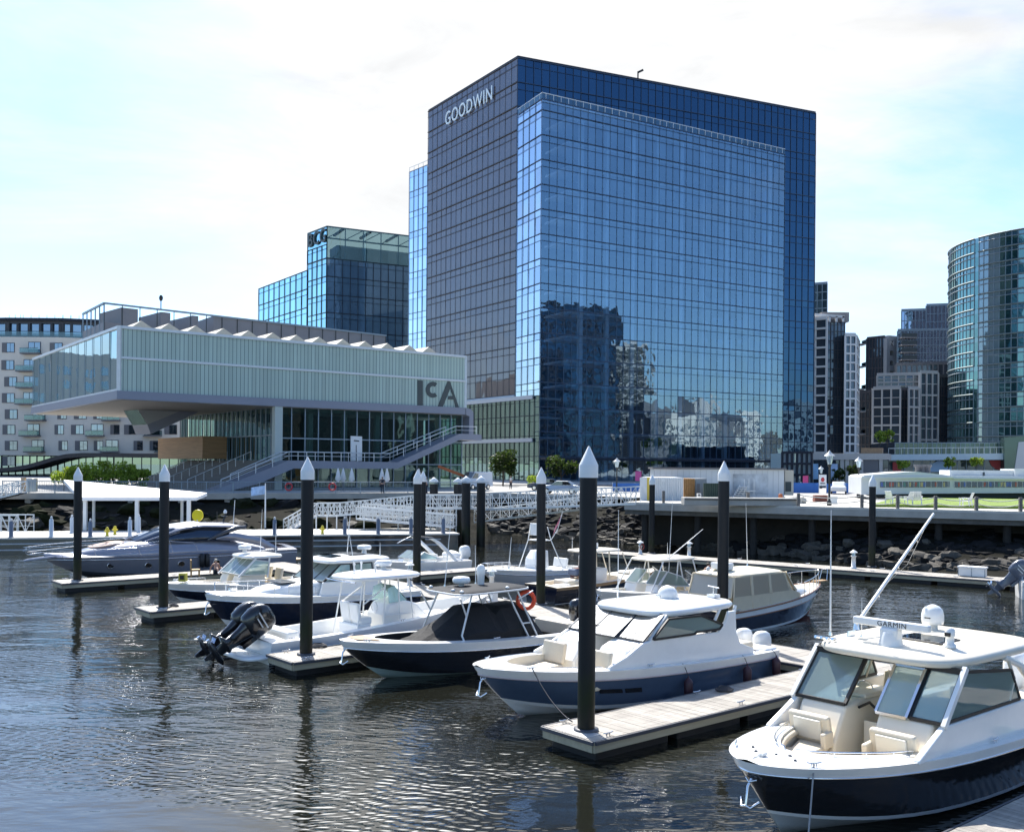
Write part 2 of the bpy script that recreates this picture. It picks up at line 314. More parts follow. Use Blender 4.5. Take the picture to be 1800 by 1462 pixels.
# promenade edge beam on the left with its short posts
mb = MB()
for i in range(0, 5):
    a, b = top[i], top[i + 1]; mb.bar(a + V((0, .25, -0.3)), b + V((0, .25, -0.3)), 0.5, 0.62, CONC)
    n = int((b - a).length / 4)
    if i in (1, 2, 3):
        for k in range(n):
            q = a.lerp(b, (k + .5) / n); mb.box((q.x, q.y + .6, ZQ - 1.5), (0.55, 0.7, 1.9), CONC)
tag(mb.build('quay_wall'), 'grey concrete promenade edge beam on short concrete legs above the left bank', 'quay wall')
# pier on the right
PA, PB = V((9.6, 84.7, ZQ)), V((62, 59, ZQ)); PD = (PB - PA).normalized(); PN = V((-PD.y, PD.x, 0))
pier = thing('pier', 'concrete edged promenade pier on dark piles above the right rock bank', 'pier', PA)
mb = MB(); mb.prism([PA + V((0, 0, .03)), PB + V((0, 0, .03)), PB + PN * 16 + V((0, 0, .03)), PA + PN * 16 + V((0, 0, .03))], (0, 0, -0.2), mat('pale_paving', (0.50, 0.48, 0.43), 0.85, var=0.1, vscale=1.0))
mb.build('deck', pier, True)
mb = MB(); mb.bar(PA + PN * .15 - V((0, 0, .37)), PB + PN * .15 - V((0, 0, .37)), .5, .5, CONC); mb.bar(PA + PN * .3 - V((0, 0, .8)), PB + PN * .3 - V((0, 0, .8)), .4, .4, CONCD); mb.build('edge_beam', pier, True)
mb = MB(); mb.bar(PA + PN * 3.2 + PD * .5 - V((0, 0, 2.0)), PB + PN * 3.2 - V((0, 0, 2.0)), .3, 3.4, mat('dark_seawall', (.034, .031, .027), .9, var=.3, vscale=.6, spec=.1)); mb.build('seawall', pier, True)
for k in range(12):
    q = PA + PD * (1.5 + k * 4.6) + PN * 0.9; MB().lathe((q.x, q.y, -1), [(.28, 0), (.28, 4.5)], mat('dark_pier_pile', (.022, .02, .018), .85, var=.3), 10).build('support_pile', pier, True)
# rocks
def rock_mesh(seed, m):
    rnd = random.Random(seed); mb = MB(); n, k = 9, 6; rings = []
    ax = (rnd.uniform(.8, 1.2), rnd.uniform(.6, .9), rnd.uniform(.42, .62)); jit = {}
    for i in range(k + 1):
        th = math.pi * min(max(i / k, .05), .95); ring = []
        for j in range(n):
            q = 1 + rnd.uniform(-.22, .18); x, y, z = math.sin(th) * math.cos(6.283 * j / n), math.sin(th) * math.sin(6.283 * j / n), -math.cos(th)
            e = lambda c: math.copysign(abs(c) ** .62, c)
            ring.append(V((e(x) * ax[0] * q, e(y) * ax[1] * q, e(z) * ax[2] * (q if 0 < i < k else 1))))
        rings.append(ring)
    mb.loft(rings, m, smooth=False); return mb
ROCKS = []
for s in range(12):
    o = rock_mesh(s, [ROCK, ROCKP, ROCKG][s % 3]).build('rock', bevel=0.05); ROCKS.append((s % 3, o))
def rocks():
    used = set(); n = 0
    lab = {'r': 'grey granite boulder in the rock bank under the right pier', 'm': 'dark granite boulder in the rock bank behind the gangway', 'l': 'dark weedy boulder in the bank under the left promenade'}
    segs = [('r', 7, 8, 17, 4), ('r', 8, 9, 15, 4), ('r', 6, 7, 10, 3), ('m', 4, 5, 16, 3), ('m', 5, 6, 8, 3), ('l', 1, 2, 12, 2), ('l', 2, 3, 11, 2)]
    for key, i, j, cols, rws in segs:
        for c in range(cols):
            for r in range(rws):
                if n >= 298: return
                s = (c + random.uniform(.1, .9)) / cols; t = (r + random.uniform(.1, .9)) / rws
                w = WL[i].lerp(WL[j], s); p = V((top[i].x, top[i].y + 2, 2.9)).lerp(V((top[j].x, top[j].y + 2, 2.9)), s)
                q = V((w.x, w.y, -.1)).lerp(p, t * (.95 if key != 'l' else .9))
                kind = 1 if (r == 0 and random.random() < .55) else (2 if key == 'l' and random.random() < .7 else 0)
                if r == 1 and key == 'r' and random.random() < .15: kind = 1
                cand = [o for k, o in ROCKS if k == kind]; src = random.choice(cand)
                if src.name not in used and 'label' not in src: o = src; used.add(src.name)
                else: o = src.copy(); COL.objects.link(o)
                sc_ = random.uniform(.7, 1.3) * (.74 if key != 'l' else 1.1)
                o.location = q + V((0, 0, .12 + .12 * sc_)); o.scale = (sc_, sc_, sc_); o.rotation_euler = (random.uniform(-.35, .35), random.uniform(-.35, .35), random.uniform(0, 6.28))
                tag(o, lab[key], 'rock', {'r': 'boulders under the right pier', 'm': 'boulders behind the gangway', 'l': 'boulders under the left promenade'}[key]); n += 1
rocks()
for k, o in ROCKS:
    if 'label' not in o: bpy.data.objects.remove(o)
# the small rubble between the boulders, past counting
mb = MB(); rnd = random.Random(11)
for i in range(1, 9):
    if i == 3: continue
    for k in range(int(110 if i < 3 else 260)):
        s, t = rnd.random(), rnd.random() ** 1.2; w = WL[i].lerp(WL[i + 1], s); p = V((top[i].x, top[i].y + 2, 2.9)).lerp(V((top[i + 1].x, top[i + 1].y + 2, 2.9)), s); q = V((w.x, w.y, -.1)).lerp(p, t * .95) + V((0, 0, .12))
        M = Matrix.Translation(q) @ Matrix.Rotation(rnd.uniform(0, 6), 4, 'Z') @ Matrix.Rotation(rnd.uniform(-.4, .4), 4, 'X'); a, b, c = rnd.uniform(.3, .7), rnd.uniform(.25, .5), rnd.uniform(.15, .32); j = lambda: rnd.uniform(.75, 1.2)
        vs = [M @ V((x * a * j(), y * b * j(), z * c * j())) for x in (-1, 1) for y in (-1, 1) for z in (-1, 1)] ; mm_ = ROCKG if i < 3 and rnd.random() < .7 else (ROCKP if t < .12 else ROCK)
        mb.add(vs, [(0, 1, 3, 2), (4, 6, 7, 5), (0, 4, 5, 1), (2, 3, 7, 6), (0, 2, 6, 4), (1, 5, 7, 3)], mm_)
o = mb.build('rubble'); o['kind'] = 'stuff'; o['label'] = 'small dark rubble filling the gaps between the boulders of the bank'; o['category'] = 'rubble'
# lawn, road
mb = MB(); LW = [G(1530, 886, ZQ + .25), G(1990, 892, ZQ + .25), G(2000, 870, ZQ + .25), G(1600, 868.5, ZQ + .25)]
mb.prism([p - V((0, 0, .24)) for p in LW], (0, 0, .24), GRASS); struct(mb.build('lawn'))
mb = MB(); a = V((-26, 148, ZQ + .006)); b = V((60, 158, ZQ + .006)); mb.quad(a, b, b + V((-2, 13, 0)), a + V((-2, 13, 0)), ASPH); struct(mb.build('road'))
# ================================================================ BUILDINGS
MULL = mat('dark_mullion', (0.015, 0.02, 0.035), 0.5, metal=0.3); MULG = mat('grey_mullion', (0.06, 0.06, 0.07), 0.6); MULB = mat('blue_mullion', (0.025, 0.05, 0.10), 0.5); MULV = mat('mid_blue_mullion', (0.07, 0.13, 0.21), 0.5); MULLL = mat('pale_mullion', (0.22, 0.28, 0.33), 0.45, metal=0.3)
GL_DARK = facade_glass('dark_blue_glass', (0.13, 0.27, 0.44), (0.008, 0.018, 0.04), 0.30, island=.05)
GL_GREY = facade_glass('grey_fritted_glass', (0.42, 0.43, 0.47), (0.125, 0.110, 0.112), 0.05, island=.04, fmax=.32)
GL_LITE = facade_glass('light_blue_glass', (0.42, 0.59, 0.74), (0.02, 0.04, 0.07), 0.40, 0.92, (0.6, 0.78, 0.95), island=.06, wob=.02, wscale=.3)
GL_SIDE = facade_glass('pale_blue_glass', (0.72, 0.84, 0.98), (0.10, 0.15, 0.2), 0.6, 0.6, (0.5, 0.65, 0.8))
GL_TEAL = facade_glass('teal_glass', (0.48, 0.74, 0.80), (0.03, 0.06, 0.07), 0.42, 0.75, (0.4, 0.62, 0.66))
GL_BCG = facade_glass('deep_teal_glass', (0.38, 0.60, 0.80), (0.12, 0.23, 0.36), 0.36, 0.25, (0.4, 0.52, 0.6))
GL_GREEN = facade_glass('dark_green_glass', (0.30, 0.44, 0.44), (0.01, 0.02, 0.02), 0.12, 0.7, (0.30, 0.45, 0.43), fmax=.7)
GL_CLEAR = facade_glass('clear_gallery_glass', (0.45, 0.56, 0.60), (0.1, 0.14, 0.14), 0.12, 0.95, (0.6, 0.72, 0.72))
FLOORM = mat('ceiling_white', (0.55, 0.58, 0.6), 0.8); COLM = mat('column_white', (0.75, 0.78, 0.8), 0.7); COREM = mat('core_wall', (0.05, 0.055, 0.065), 0.8, var=0.2, vscale=.2)
ROOFM = mat('roof_membrane', (0.3, 0.3, 0.3), 0.9, var=.15)
def outn(A, B):
    d = V((B[0] - A[0], B[1] - A[1], 0)).normalized(); n = V((d.y, -d.x, 0)); mid = V(((A[0] + B[0]) / 2, (A[1] + B[1]) / 2, 0))
    return n if n.dot(mid) < 0 else -n
def glazing(root, A, B, z0, z1, nx, nz, gm, mm, name='curtain_wall', jit=.02, mw=.10, sub=0.0, hw=None, bands=None, vskip=1, vm=None):
    """curtain wall between two plan points: one glass band per storey, mullion grid proud of it"""
    A = V((A[0], A[1], 0)); B = V((B[0], B[1], 0)); n = outn(A, B); hw = hw or mw
    zs = bands or [z0 + (z1 - z0) * k / nz for k in range(nz + 1)]
    mb = MB()
    for k in range(len(zs) - 1):
        for i in range(nx):
            p, q = A.lerp(B, i / nx), A.lerp(B, (i + 1) / nx); sp = [(zs[k], zs[k + 1])]
            if sub: zm = zs[k + 1] - (zs[k + 1] - zs[k]) * sub; sp = [(zs[k], zm), (zm, zs[k + 1])]
            for a, b in sp:
                o = [random.uniform(-jit, jit) for _ in range(3)]; o.append(o[0] + o[2] - o[1])
                mb.quad(p + V((0, 0, a)) + n * o[0], q + V((0, 0, a)) + n * o[1], q + V((0, 0, b)) + n * o[2], p + V((0, 0, b)) + n * o[3], gm)
    g = mb.build(name, root, True)
    mb = MB()
    for i in range(0, nx + 1, vskip):
        p = A.lerp(B, i / nx) + n * (.06 + mw / 2); mb.bar(p + V((0, 0, zs[0])), p + V((0, 0, zs[-1])), mw, mw, vm or mm, up=n)
    for k, z in enumerate(zs):
        p, q = A + n * (.08 + hw / 2), B + n * (.08 + hw / 2); mb.bar(p + V((0, 0, z)), q + V((0, 0, z)), hw, hw * 1.2, mm)
        if sub and k < len(zs) - 1:
            zm = zs[k + 1] - (zs[k + 1] - zs[k]) * sub; mb.bar(p + V((0, 0, zm)), q + V((0, 0, zm)), hw * .5, hw * .5, mm)
    f = mb.build('mullion_grid', root, True); f.parent = g; f.location = (0, 0, 0)
    return g
def floors(root, A, B, depth, zs, ncol, inset=1.6, cw=.9):
    A, B = V((A[0], A[1], 0)), V((B[0], B[1], 0)); A, B = A.lerp(B, .1), A.lerp(B, .985); n = outn(A, B); mb = MB()
    for z in zs:
        p, q = A - n * .5, B - n * .5; mb.prism([p + V((0, 0, z - .45)), q + V((0, 0, z - .45)), q - n * depth + V((0, 0, z - .45)), p - n * depth + V((0, 0, z - .45))], (0, 0, .45), FLOORM)
    mb.build('floor_slab', root, True)
    mb = MB()
    for i in range(ncol):
        p = A.lerp(B, (i + .5) / ncol) - n * inset; mb.bar(p + V((0, 0, zs[0])), p + V((0, 0, zs[-1])), cw, cw, COLM, up=n)
    mb.build('interior_column', root, True)
    mb = MB(); p, q = A - n * depth, B - n * depth; mb.quad(p + V((0, 0, zs[0])), q + V((0, 0, zs[0])), q + V((0, 0, zs[-1])), p + V((0, 0, zs[-1])), COREM); mb.build('core_wall', root, True)
def solid(root, pts, z0, z1, m, name='wall', world=True):
    return MB().prism([V((p[0], p[1], z0)) for p in pts], (0, 0, z1 - z0), m).build(name, root, world)
def wpoly(mb, px, A, B, o0, o1, m):
    n = outn(A, B); pts = [onwall(x, y, A, B) for x, y in px]; return mb.prism([p + n * o0 for p in pts], n * (o1 - o0), m)
# ---------------------------------------------------------------- the big blue office block
g0 = D(910, 102, 217); zt = g0.z; gl = G(753, 197, zt); gr = G(1434, 200, zt)
tower = thing('office_tower', 'huge dark blue glass office block with pale letters at its top left corner', 'office building', (g0.x, g0.y, ZQ))
back = gl + (gr - g0); dl = (gl - g0).normalized(); dr = (gr - g0).normalized()
flo = [ZQ + 18.5 + k * (zt - ZQ - 18.5) / 14 for k in range(15)]
ins = lambda p, k=.6: p + (V(((g0 + back) / 2)) - p).normalized() * k
solid(tower, [ins(g0), ins(gr), ins(back), ins(gl)], ZQ + 16, zt - .4, mat('dark_core', (0.01, 0.015, 0.03), 0.6), 'wall')
glazing(tower, g0, gl, 0, 0, 17, 0, GL_GREY, MULG, sub=.30, bands=flo, mw=.05, hw=.15, vm=mat('grey_joint', (.075, .08, .10), .6))
glazing(tower, g0, gr, 0, 0, 42, 0, GL_DARK, MULB, sub=.30, bands=flo, mw=.09, hw=.12)
MB().prism([g0 + V((0, 0, .02)), gr + V((0, 0, .02)), back + V((0, 0, .02)), gl + V((0, 0, .02))], (0, 0, .5), MULL).build('parapet', tower, True)
ov = solid(tower, [g0 - dl * .5 - outn(g0, gl) * -.5, gl, gl - outn(g0, gl) * 4, g0 - outn(g0, gl) * 4], ZQ + 17.7, ZQ + 18.4, mat('pale_soffit', (.6, .64, .66), .5), 'soffit_edge')
glazing(tower, g0.lerp(gr, .5), gr, ZQ + 5, ZQ + 18.5, 21, 3, GL_DARK, MULB, name='lower_wall', sub=.3, mw=.09, hw=.12)
solid(tower, [ins(g0.lerp(gr, .5)), ins(gr), ins(back), ins(g0.lerp(gr, .5)) + V((-5, 10, 0))], ZQ, ZQ + 16.5, MATS['dark_core'], 'lower_core')
# projecting lighter block
k0 = D(953, 174, 203); kz = k0.z; kr = G(1380, 272, kz); kl = G(910, 203, kz)
nf = 15; kf = [ZQ + (kz - 2.2 - ZQ) * k / nf for k in range(nf + 1)]
glazing(tower, k0, kr, 0, 0, 36, 0, GL_LITE, MULB, sub=.28, bands=kf + [kz], mw=.055, hw=.12, jit=.007, vm=MULV)
glazing(tower, kl, k0, 0, 0, 4, 0, GL_SIDE, MULB, sub=.28, bands=kf + [kz], mw=.08, hw=.11)
floors(tower, k0, kr, 9, kf, 9, inset=.75)
ke = kr - outn(k0, kr) * 6; glazing(tower, kr, ke, kf[0], kz, 2, nf, GL_DARK, MULL, name='end_wall')
mb = MB()
for (A, B, n) in ((kl, k0, 5), (k0, kr, 37)):
    for i in range(n):
        p = A.lerp(B, (i + .5) / n); mb.bar(V((p.x, p.y, kz)), V((p.x, p.y, kz + 1.3)), .1, .1, ALU)
    mb.bar(V((A.x, A.y, kz + 1.3)), V((B.x, B.y, kz + 1.3)), .12, .12, ALU)
    mb.quad(V((A.x, A.y, kz + .15)), V((B.x, B.y, kz + .15)), V((B.x, B.y, kz + 1.2)), V((A.x, A.y, kz + 1.2)), GL_CLEAR)
mb.build('roof_rail', tower, True)
solid(tower, [k0 - outn(k0, kr) * .3, kr - outn(k0, kr) * .3, gr.lerp(g0, .14) + outn(g0, gr) * .4, g0 + outn(g0, gr) * .4], kz - .5, kz - .1, ROOFM, 'terrace_roof')
# podium under the grey wall
pn = outn(kl, k0); pk = k0 + dl * 44
glazing(tower, k0, pk, 0, 0, 24, 0, GL_GREEN, MULL, name='podium_glazing', bands=[ZQ, ZQ + 5, ZQ + 9.2, ZQ + 13.4, ZQ + 17.4], sub=.3)
floors(tower, k0, pk, 8, [ZQ + .1, ZQ + 5, ZQ + 9.2, ZQ + 13.4, ZQ + 17.4], 6)
mb = MB()
for z in (ZQ + 8.4, ZQ + 17.2): mb.bar(V((k0.x, k0.y, z)) + pn * .35 + dl * 2, V((pk.x, pk.y, z)) + pn * .35, .3, .8, mat('pale_band', (.45, .47, .5), .4, metal=.3))
mb.build('podium_band', tower, True)
# rear wing on the left
w0 = D(752, 290, 262); w1 = G(720, 303, w0.z); wb = w0 - outn(w0, w1) * 20
glazing(tower, w0, w1, ZQ, w0.z, 4, 15, GL_SIDE, MULLL, name='rear_wing', sub=.3)
solid(tower, [w0 - outn(w0, w1) * .4, w1 - outn(w0, w1) * .4, w1 - outn(w0, w1) * 15, w0 - outn(w0, w1) * 15], ZQ, w0.z - .3, COREM, 'rear_wing_wall')
mb = MB(); mb.bar(w0 + V((0, 0, 1.2)), w1 + V((0, 0, 1.2)), .1, .1, ALU)
for i in range(5): p = w0.lerp(w1, i / 4); mb.bar(p, p + V((0, 0, 1.2)), .1, .1, ALU)
mb.build('roof_rail', tower, True)
LET = mat('pale_letters', (0.8, 0.88, 0.9), 0.4)
a = onwall(785, 222, g0, gl); b = onwall(867, 184, g0, gl); n = outn(g0, gl)
text('sign_letters', 'GOODWIN', tower, a + n * .42, V((b.x - a.x, b.y - a.y, 0)), 4.5, LET, depth=.08, fit=V((b.x - a.x, b.y - a.y, 0)).length, bold=.02)
mb = MB(); p = g0.lerp(gr, .37); mb.bar(p + V((0, 0, .5)), p + V((0, 0, 2)), .3, .3, BLACK); mb.bar(p + V((0, 0, 1.8)), p + V((1.2, 0, 2.4)), .3, .4, BLACK); mb.build('roof_davit', tower, True)
# canopy line and dark shopfront along the street side
mb = MB(); p, q = V((k0.x, k0.y, ZQ + 4.6)) + outn(k0, kr) * 1.2, V((kr.x, kr.y, ZQ + 4.6)) + outn(k0, kr) * 1.2; mb.bar(p, q, 2.4, .5, MULL); mb.build('street_canopy', tower, True)
# ---------------------------------------------------------------- second glass building (letters BCG)
b0 = D(575, 398, 277); bz = b0.z; bl = G(541, 411, bz); br = G(760, 420, bz)
bcg = thing('office_building', 'teal glass office building with a see-through roof crown and three dark letters', 'office building', (b0.x, b0.y, ZQ))
zc = bz - 8.8; bb = [ZQ + (zc - ZQ) * k / 12 for k in range(13)]
glazing(bcg, b0, bl, 0, 0, 4, 0, GL_TEAL, MULL, bands=bb + [bz - 5], sub=.3, mw=.14); glazing(bcg, b0, br, 0, 0, 14, 0, GL_BCG, MULL, bands=bb, sub=.3, mw=.14)
floors(bcg, b0, br, 9, bb, 4, cw=1.2)
n1 = outn(b0, bl); n2 = outn(b0, br)
solid(bcg, [b0 - n2 * 9 - n1 * .5, br - n2 * 9, br - n2 * 24, bl - n1 * .5], ZQ, zc, COREM, 'core')
mb = MB(); MULT = mat('teal_steel', (.05, .12, .15), .5)
for A, B, k in ((b0, bl, 4), (b0, br, 14)):
    for i in range(k):
        p, q = A.lerp(B, i / k), A.lerp(B, (i + 1) / k); mb.quad(V((p.x, p.y, zc)), V((q.x, q.y, zc)), V((q.x, q.y, bz)), V((p.x, p.y, bz)), GL_TEAL)
crown = mb.build('roof_crown', bcg, True)
mb = MB()
for A, B, k in ((b0, bl, 1), (b0, br, 6)):
    for z in ((bz, bz - 3.2, zc) if k > 1 else (bz, zc)): mb.bar(V((A.x, A.y, z)), V((B.x, B.y, z)), .3, .35, MULT)
    for i in range(k + 1):
        p = A.lerp(B, i / k); mb.bar(V((p.x, p.y, zc)), V((p.x, p.y, bz)), .25, .25, MULT)
        if i < k and k > 2: q = A.lerp(B, (i + 1) / k); mb.bar(V((p.x, p.y, bz - 3.2)), V((q.x, q.y, bz)), .22, .22, MULT)
mb.build('crown_frame', bcg, True)
mb = MB(); dN = -n2
for i in range(4): p = b0.lerp(br, .15 + .25 * i); mb.bar(V((p.x, p.y, bz - .2)), V((p.x, p.y, bz - .2)) + dN * 9, .6, .6, MULL)
mb.build('crown_beam', bcg, True)
MB().prism([V((p.x, p.y, zc)) - n2 * 1.6 for p in (b0.lerp(br, .1), br)], (0, 0, 4.5), MULL) if False else None
solid(bcg, [b0.lerp(br, .12) - n2 * 3, br - n2 * 3, br - n2 * 10, b0.lerp(br, .12) - n2 * 10], zc, zc + 4.6, mat('plant_room', (.08, .13, .2), .5, var=.2), 'plant_room')
wz = G(541, 475, 7).z; wq = onwall(541, 475, b0, bl); wl = G(455, 508, wq.z)
glazing(bcg, wq, wl, ZQ, wq.z, 9, 11, GL_TEAL, MULL, name='wing_glazing', sub=.3, mw=.14)
solid(bcg, [wq - n1 * .6, wl - n1 * .6, wl - n1 * 18, wq - n1 * 18], ZQ, wq.z - .3, COREM, 'wing_wall')
a = onwall(543, 435, b0, bl); b = onwall(573, 424, b0, bl)
text('sign_letters', 'BCG', bcg, a + n1 * .3, V((b.x - a.x, b.y - a.y, 0)), 5.2, mat('dark_letters', (.05, .07, .08), .5), depth=.15, fit=V((b.x - a.x, b.y - a.y, 0)).length, bold=.06)
# ---------------------------------------------------------------- the museum (letters ICA)
iB = D(819, 626, 133); iz = iB.z; iA = G(210, 573, iz); iC = G(59, 630, iz); nF = outn(iA, iB); nL = outn(iA, iC); dF = V((iB.x - iA.x, iB.y - iA.y, 0)).normalized(); dL = V((iC.x - iA.x, iC.y - iA.y, 0)).normalized()
zs1 = onwall(819, 717, iA, iB).z; zs0 = onwall(819, 729, iA, iB).z; iD = iB + dL * 40
ica = thing('museum', 'cantilevered museum box of frosted pale green glass on a grey ribbon slab', 'museum', (iA.x, iA.y, ZQ))
FROST = bpy.data.materials.new('frosted_glass_plank'); FROST.use_nodes = True
def frost(m):
    nt = m.node_tree; nt.nodes.clear(); N = nt.nodes.new; L = nt.links.new
    out = N('ShaderNodeOutputMaterial'); d = N('ShaderNodeBsdfPrincipled'); d.inputs['Roughness'].default_value = .25
    g = N('ShaderNodeNewGeometry'); r = N('ShaderNodeMapRange'); r.inputs[3].default_value = .9; r.inputs[4].default_value = 1.08; L(g.outputs['Random Per Island'], r.inputs[0])
    vm = N('ShaderNodeVectorMath'); vm.operation = 'SCALE'; vm.inputs[0].default_value = (.60, .75, .67); L(r.outputs[0], vm.inputs['Scale']); L(vm.outputs[0], d.inputs['Base Color'])
    t = N('ShaderNodeBsdfTransparent'); t.inputs[0].default_value = (.85, .95, .92, 1); mx = N('ShaderNodeMixShader'); mx.inputs[0].default_value = .34
    L(d.outputs[0], mx.inputs[1]); L(t.outputs[0], mx.inputs[2]); L(mx.outputs[0], out.inputs[0])
frost(FROST)
RIB = mat('plank_joint', (.14, .19, .19), .5); SLAB = mat('slab_cladding', (.235, .25, .30), .5, metal=.2, var=.05, vscale=.4); SOFF = mat('soffit_timber', (.30, .27, .23), .6, var=.08)
LB = mat('light_box', (.55, .62, .6), .8); SHD = mat('structure_behind', (.05, .065, .07), .8)
NP = 96; mb = MB(); zm = (zs1 + iz) / 2 + .1
for i in range(NP):
    p, q = iA.lerp(iB, i / NP), iA.lerp(iB, (i + .82) / NP)
    for a, b in ((zs1, zm - .12), (zm + .12, iz - .2)): mb.quad(V((p.x, p.y, a)), V((q.x, q.y, a)), V((q.x, q.y, b)), V((p.x, p.y, b)), FROST)
fr = mb.build('frosted_wall', ica, True)
mb = MB()
for i in range(NP):
    p, q = iA.lerp(iB, (i + .82) / NP), iA.lerp(iB, (i + 1) / NP); mb.quad(V((p.x, p.y, zs1)), V((q.x, q.y, zs1)), V((q.x, q.y, iz - .2)), V((p.x, p.y, iz - .2)), RIB)
mb.build('plank_joint', ica, True)
mb = MB()
for z, w in ((zm, .24), (iz - .1, .3)): mb.bar(V((iA.x, iA.y, z)) + nF * .06, V((iB.x, iB.y, z)) + nF * .06, .25, w, ALU)
mb.bar(V((iA.x, iA.y, iz - .1)) + nL * .06, V((iC.x, iC.y, iz - .1)) + nL * .06, .25, .3, ALU); mb.bar(V((iA.x, iA.y, zs1)), V((iA.x, iA.y, iz)), .4, .4, ALU); mb.bar(V((iB.x, iB.y, zs1)), V((iB.x, iB.y, iz)), .3, .3, ALU)
mb.bar(V((iA.x, iA.y, zs1 + .1)) + nL * .1, V((iC.x, iC.y, zs1 + .1)) + nL * .1, .2, .25, ALU)
mb.build('metal_trim', ica, True)
mb = MB(); off = -nF * 2.2
rnd = random.Random(3)
for i in range(19):
    s = (i + .5 + rnd.uniform(-.2, .2)) / 19.5; p = iA.lerp(iB, s); w = rnd.uniform(.4, 1.1); c = V((p.x, p.y, 0)) - nF * .55
    mb.bar(c + V((0, 0, zs1 + .1)), c + V((0, 0, zm - .2)), w, .3, SHD, up=nF)
    if rnd.random() < .6: mb.bar(c + V((0, 0, zm)), c + V((0, 0, iz - 1.6)), w * .6, .3, SHD, up=nF)
for z in (zs1 + 2.0, zm + 2.2): mb.bar(V((iA.x, iA.y, z)) - nF * .6, V((iB.x, iB.y, z)) - nF * .6, .2, .25, SHD)
mb.build('inner_frame', ica, True)
solid(ica, [p - nF * 1.1 for p in (iA + dF * 1.2, iB)] + [iB - nF * 1.5, iA - nF * 1.5 + dF * 1.2], zs1, iz - .4, LB, 'inner_wall')
solid(ica, [iB - nF * .2 - dF * .25, iB + dF * .02 - nF * .2, iD, iD - dF * .4], zs1, iz - .3, LB, 'end_wall')
glazing(ica, iA, iC, zs1 + .2, iz - .2, 12, 1, GL_CLEAR, MULLL, name='gallery_glass', mw=.05)
solid(ica, [iA - nL * 4 - nF * 2, iA - nL * 4.4 - nF * 2, iC - nL * 4.4 + nF * 2, iC - nL * 4 + nF * 2], zs1, iz - 1.4, mat('gallery_wall', (.42, .44, .43), .8), 'gallery_wall')
solid(ica, [iA, iB, iD, iC], iz - .22, iz - .05, ROOFM, 'roof')
# ribbon slab: under the box, round the right end, down the stairs
sl_ = solid(ica, [iA + nF * .3 + nL * .3, iB + nF * .3 - dF * .2, iD - dF * .2, iC + nL * .3], zs0, zs1, SLAB, 'slab')
solid(ica, [iA + dF * .4 - nF * .2, iB - dF * .4 - nF * .2, iD - dF * .4, iC + dF * .4], zs0 - .05, zs0 - .01, SOFF, 'soffit')
mb = MB()
wpoly(mb, [(817, 717), (826, 719), (830, 725), (830, 770), (825, 775), (817, 776), (817, 771), (822, 768), (823, 732), (817, 729)], iA, iB, -3, .3, SLAB)
wpoly(mb, [(817, 764), (824, 765), (824, 775), (787, 773), (677, 823.5), (497, 823), (437, 849), (360, 868), (360, 860), (490, 809), (678, 812), (786, 763)], iA, iB, .3, 3.0, SLAB)
mb.build('ribbon_stair', ica, True)
mb = MB()
def rail(pts, hpx, off, step):
    P = [onwall(x, y, iA, iB) + nF * off for x, y in pts]; Q = [onwall(x, y - hpx, iA, iB) + nF * off for x, y in pts]
    mb.tube(Q, .055, ALU, 6); mb.tube([p.lerp(q, .55) for p, q in zip(P, Q)], .03, ALU, 5)
    for a, b in zip(range(len(P) - 1), range(1, len(P))):
        k = max(1, int((P[b] - P[a]).length / step))
        for i in range(k + 1): mb.bar(P[a].lerp(P[b], i / k), Q[a].lerp(Q[b], i / k), .07, .07, ALU)
rail([(372, 857), (490, 809), (665, 812), (780, 765), (816, 766)], 15, 2.9, 1.9); rail([(402, 848), (490, 809), (665, 812), (780, 765)], 15, .5, 2.2)
mb.build('handrail', ica, True)
# glass storeys below the slab
gA, gB = onwall(492, 780, iA, iB) - nF * .8, iB - nF * .8 - dF * .1
zw = onwall(600, 815, iA, iB).z
mbz = [ZQ + .1, zw, zw + (zs0 - zw) * .45, zs0]
glazing(ica, gA, gB, 0, 0, 15, 0, GL_GREEN, MULLL, name='theatre_glass', bands=mbz, mw=.12, jit=.01)
floors(ica, gA, gB, 9, [ZQ + .1, zw, zs0], 5, cw=.6)
gL = gA + dL * 34
glazing(ica, gA, gL, 0, 0, 22, 0, GL_GREEN, MULLL, name='lobby_glass', bands=[ZQ + .1, zw, zw + (zs0 - zw) * .5, zs0], mw=.12)
solid(ica, [gA - nL * 5 - nF * 9, gA - nL * 6 - nF * 9, gL - nL * 6, gL - nL * 5], ZQ, zs0, COREM, 'lobby_core')
c0 = onwall(489, 760, iA, iB); mb = MB(); mb.bar(V((c0.x, c0.y, ZQ)) - nF * .3, V((c0.x, c0.y, zs0)) - nF * .3, .95, .95, mat('pale_column', (.42, .48, .46), .6), up=nF); mb.build('corner_column', ica, True)
d0 = onwall(619, 808, iA, iB); mb = MB(); wpoly(mb, [(619, 766), (638.5, 767), (638.5, 810), (619, 810)], iA, iB, -.5, -.3, WHITE2); wpoly(mb, [(627.5, 782), (628.5, 782), (628.5, 810), (627.5, 810)], iA, iB, -.28, -.24, SHD); wpoly(mb, [(624, 773), (633, 774), (633, 776), (624, 775)], iA, iB, -.28, -.24, SHD); mb.build('door', ica, True)
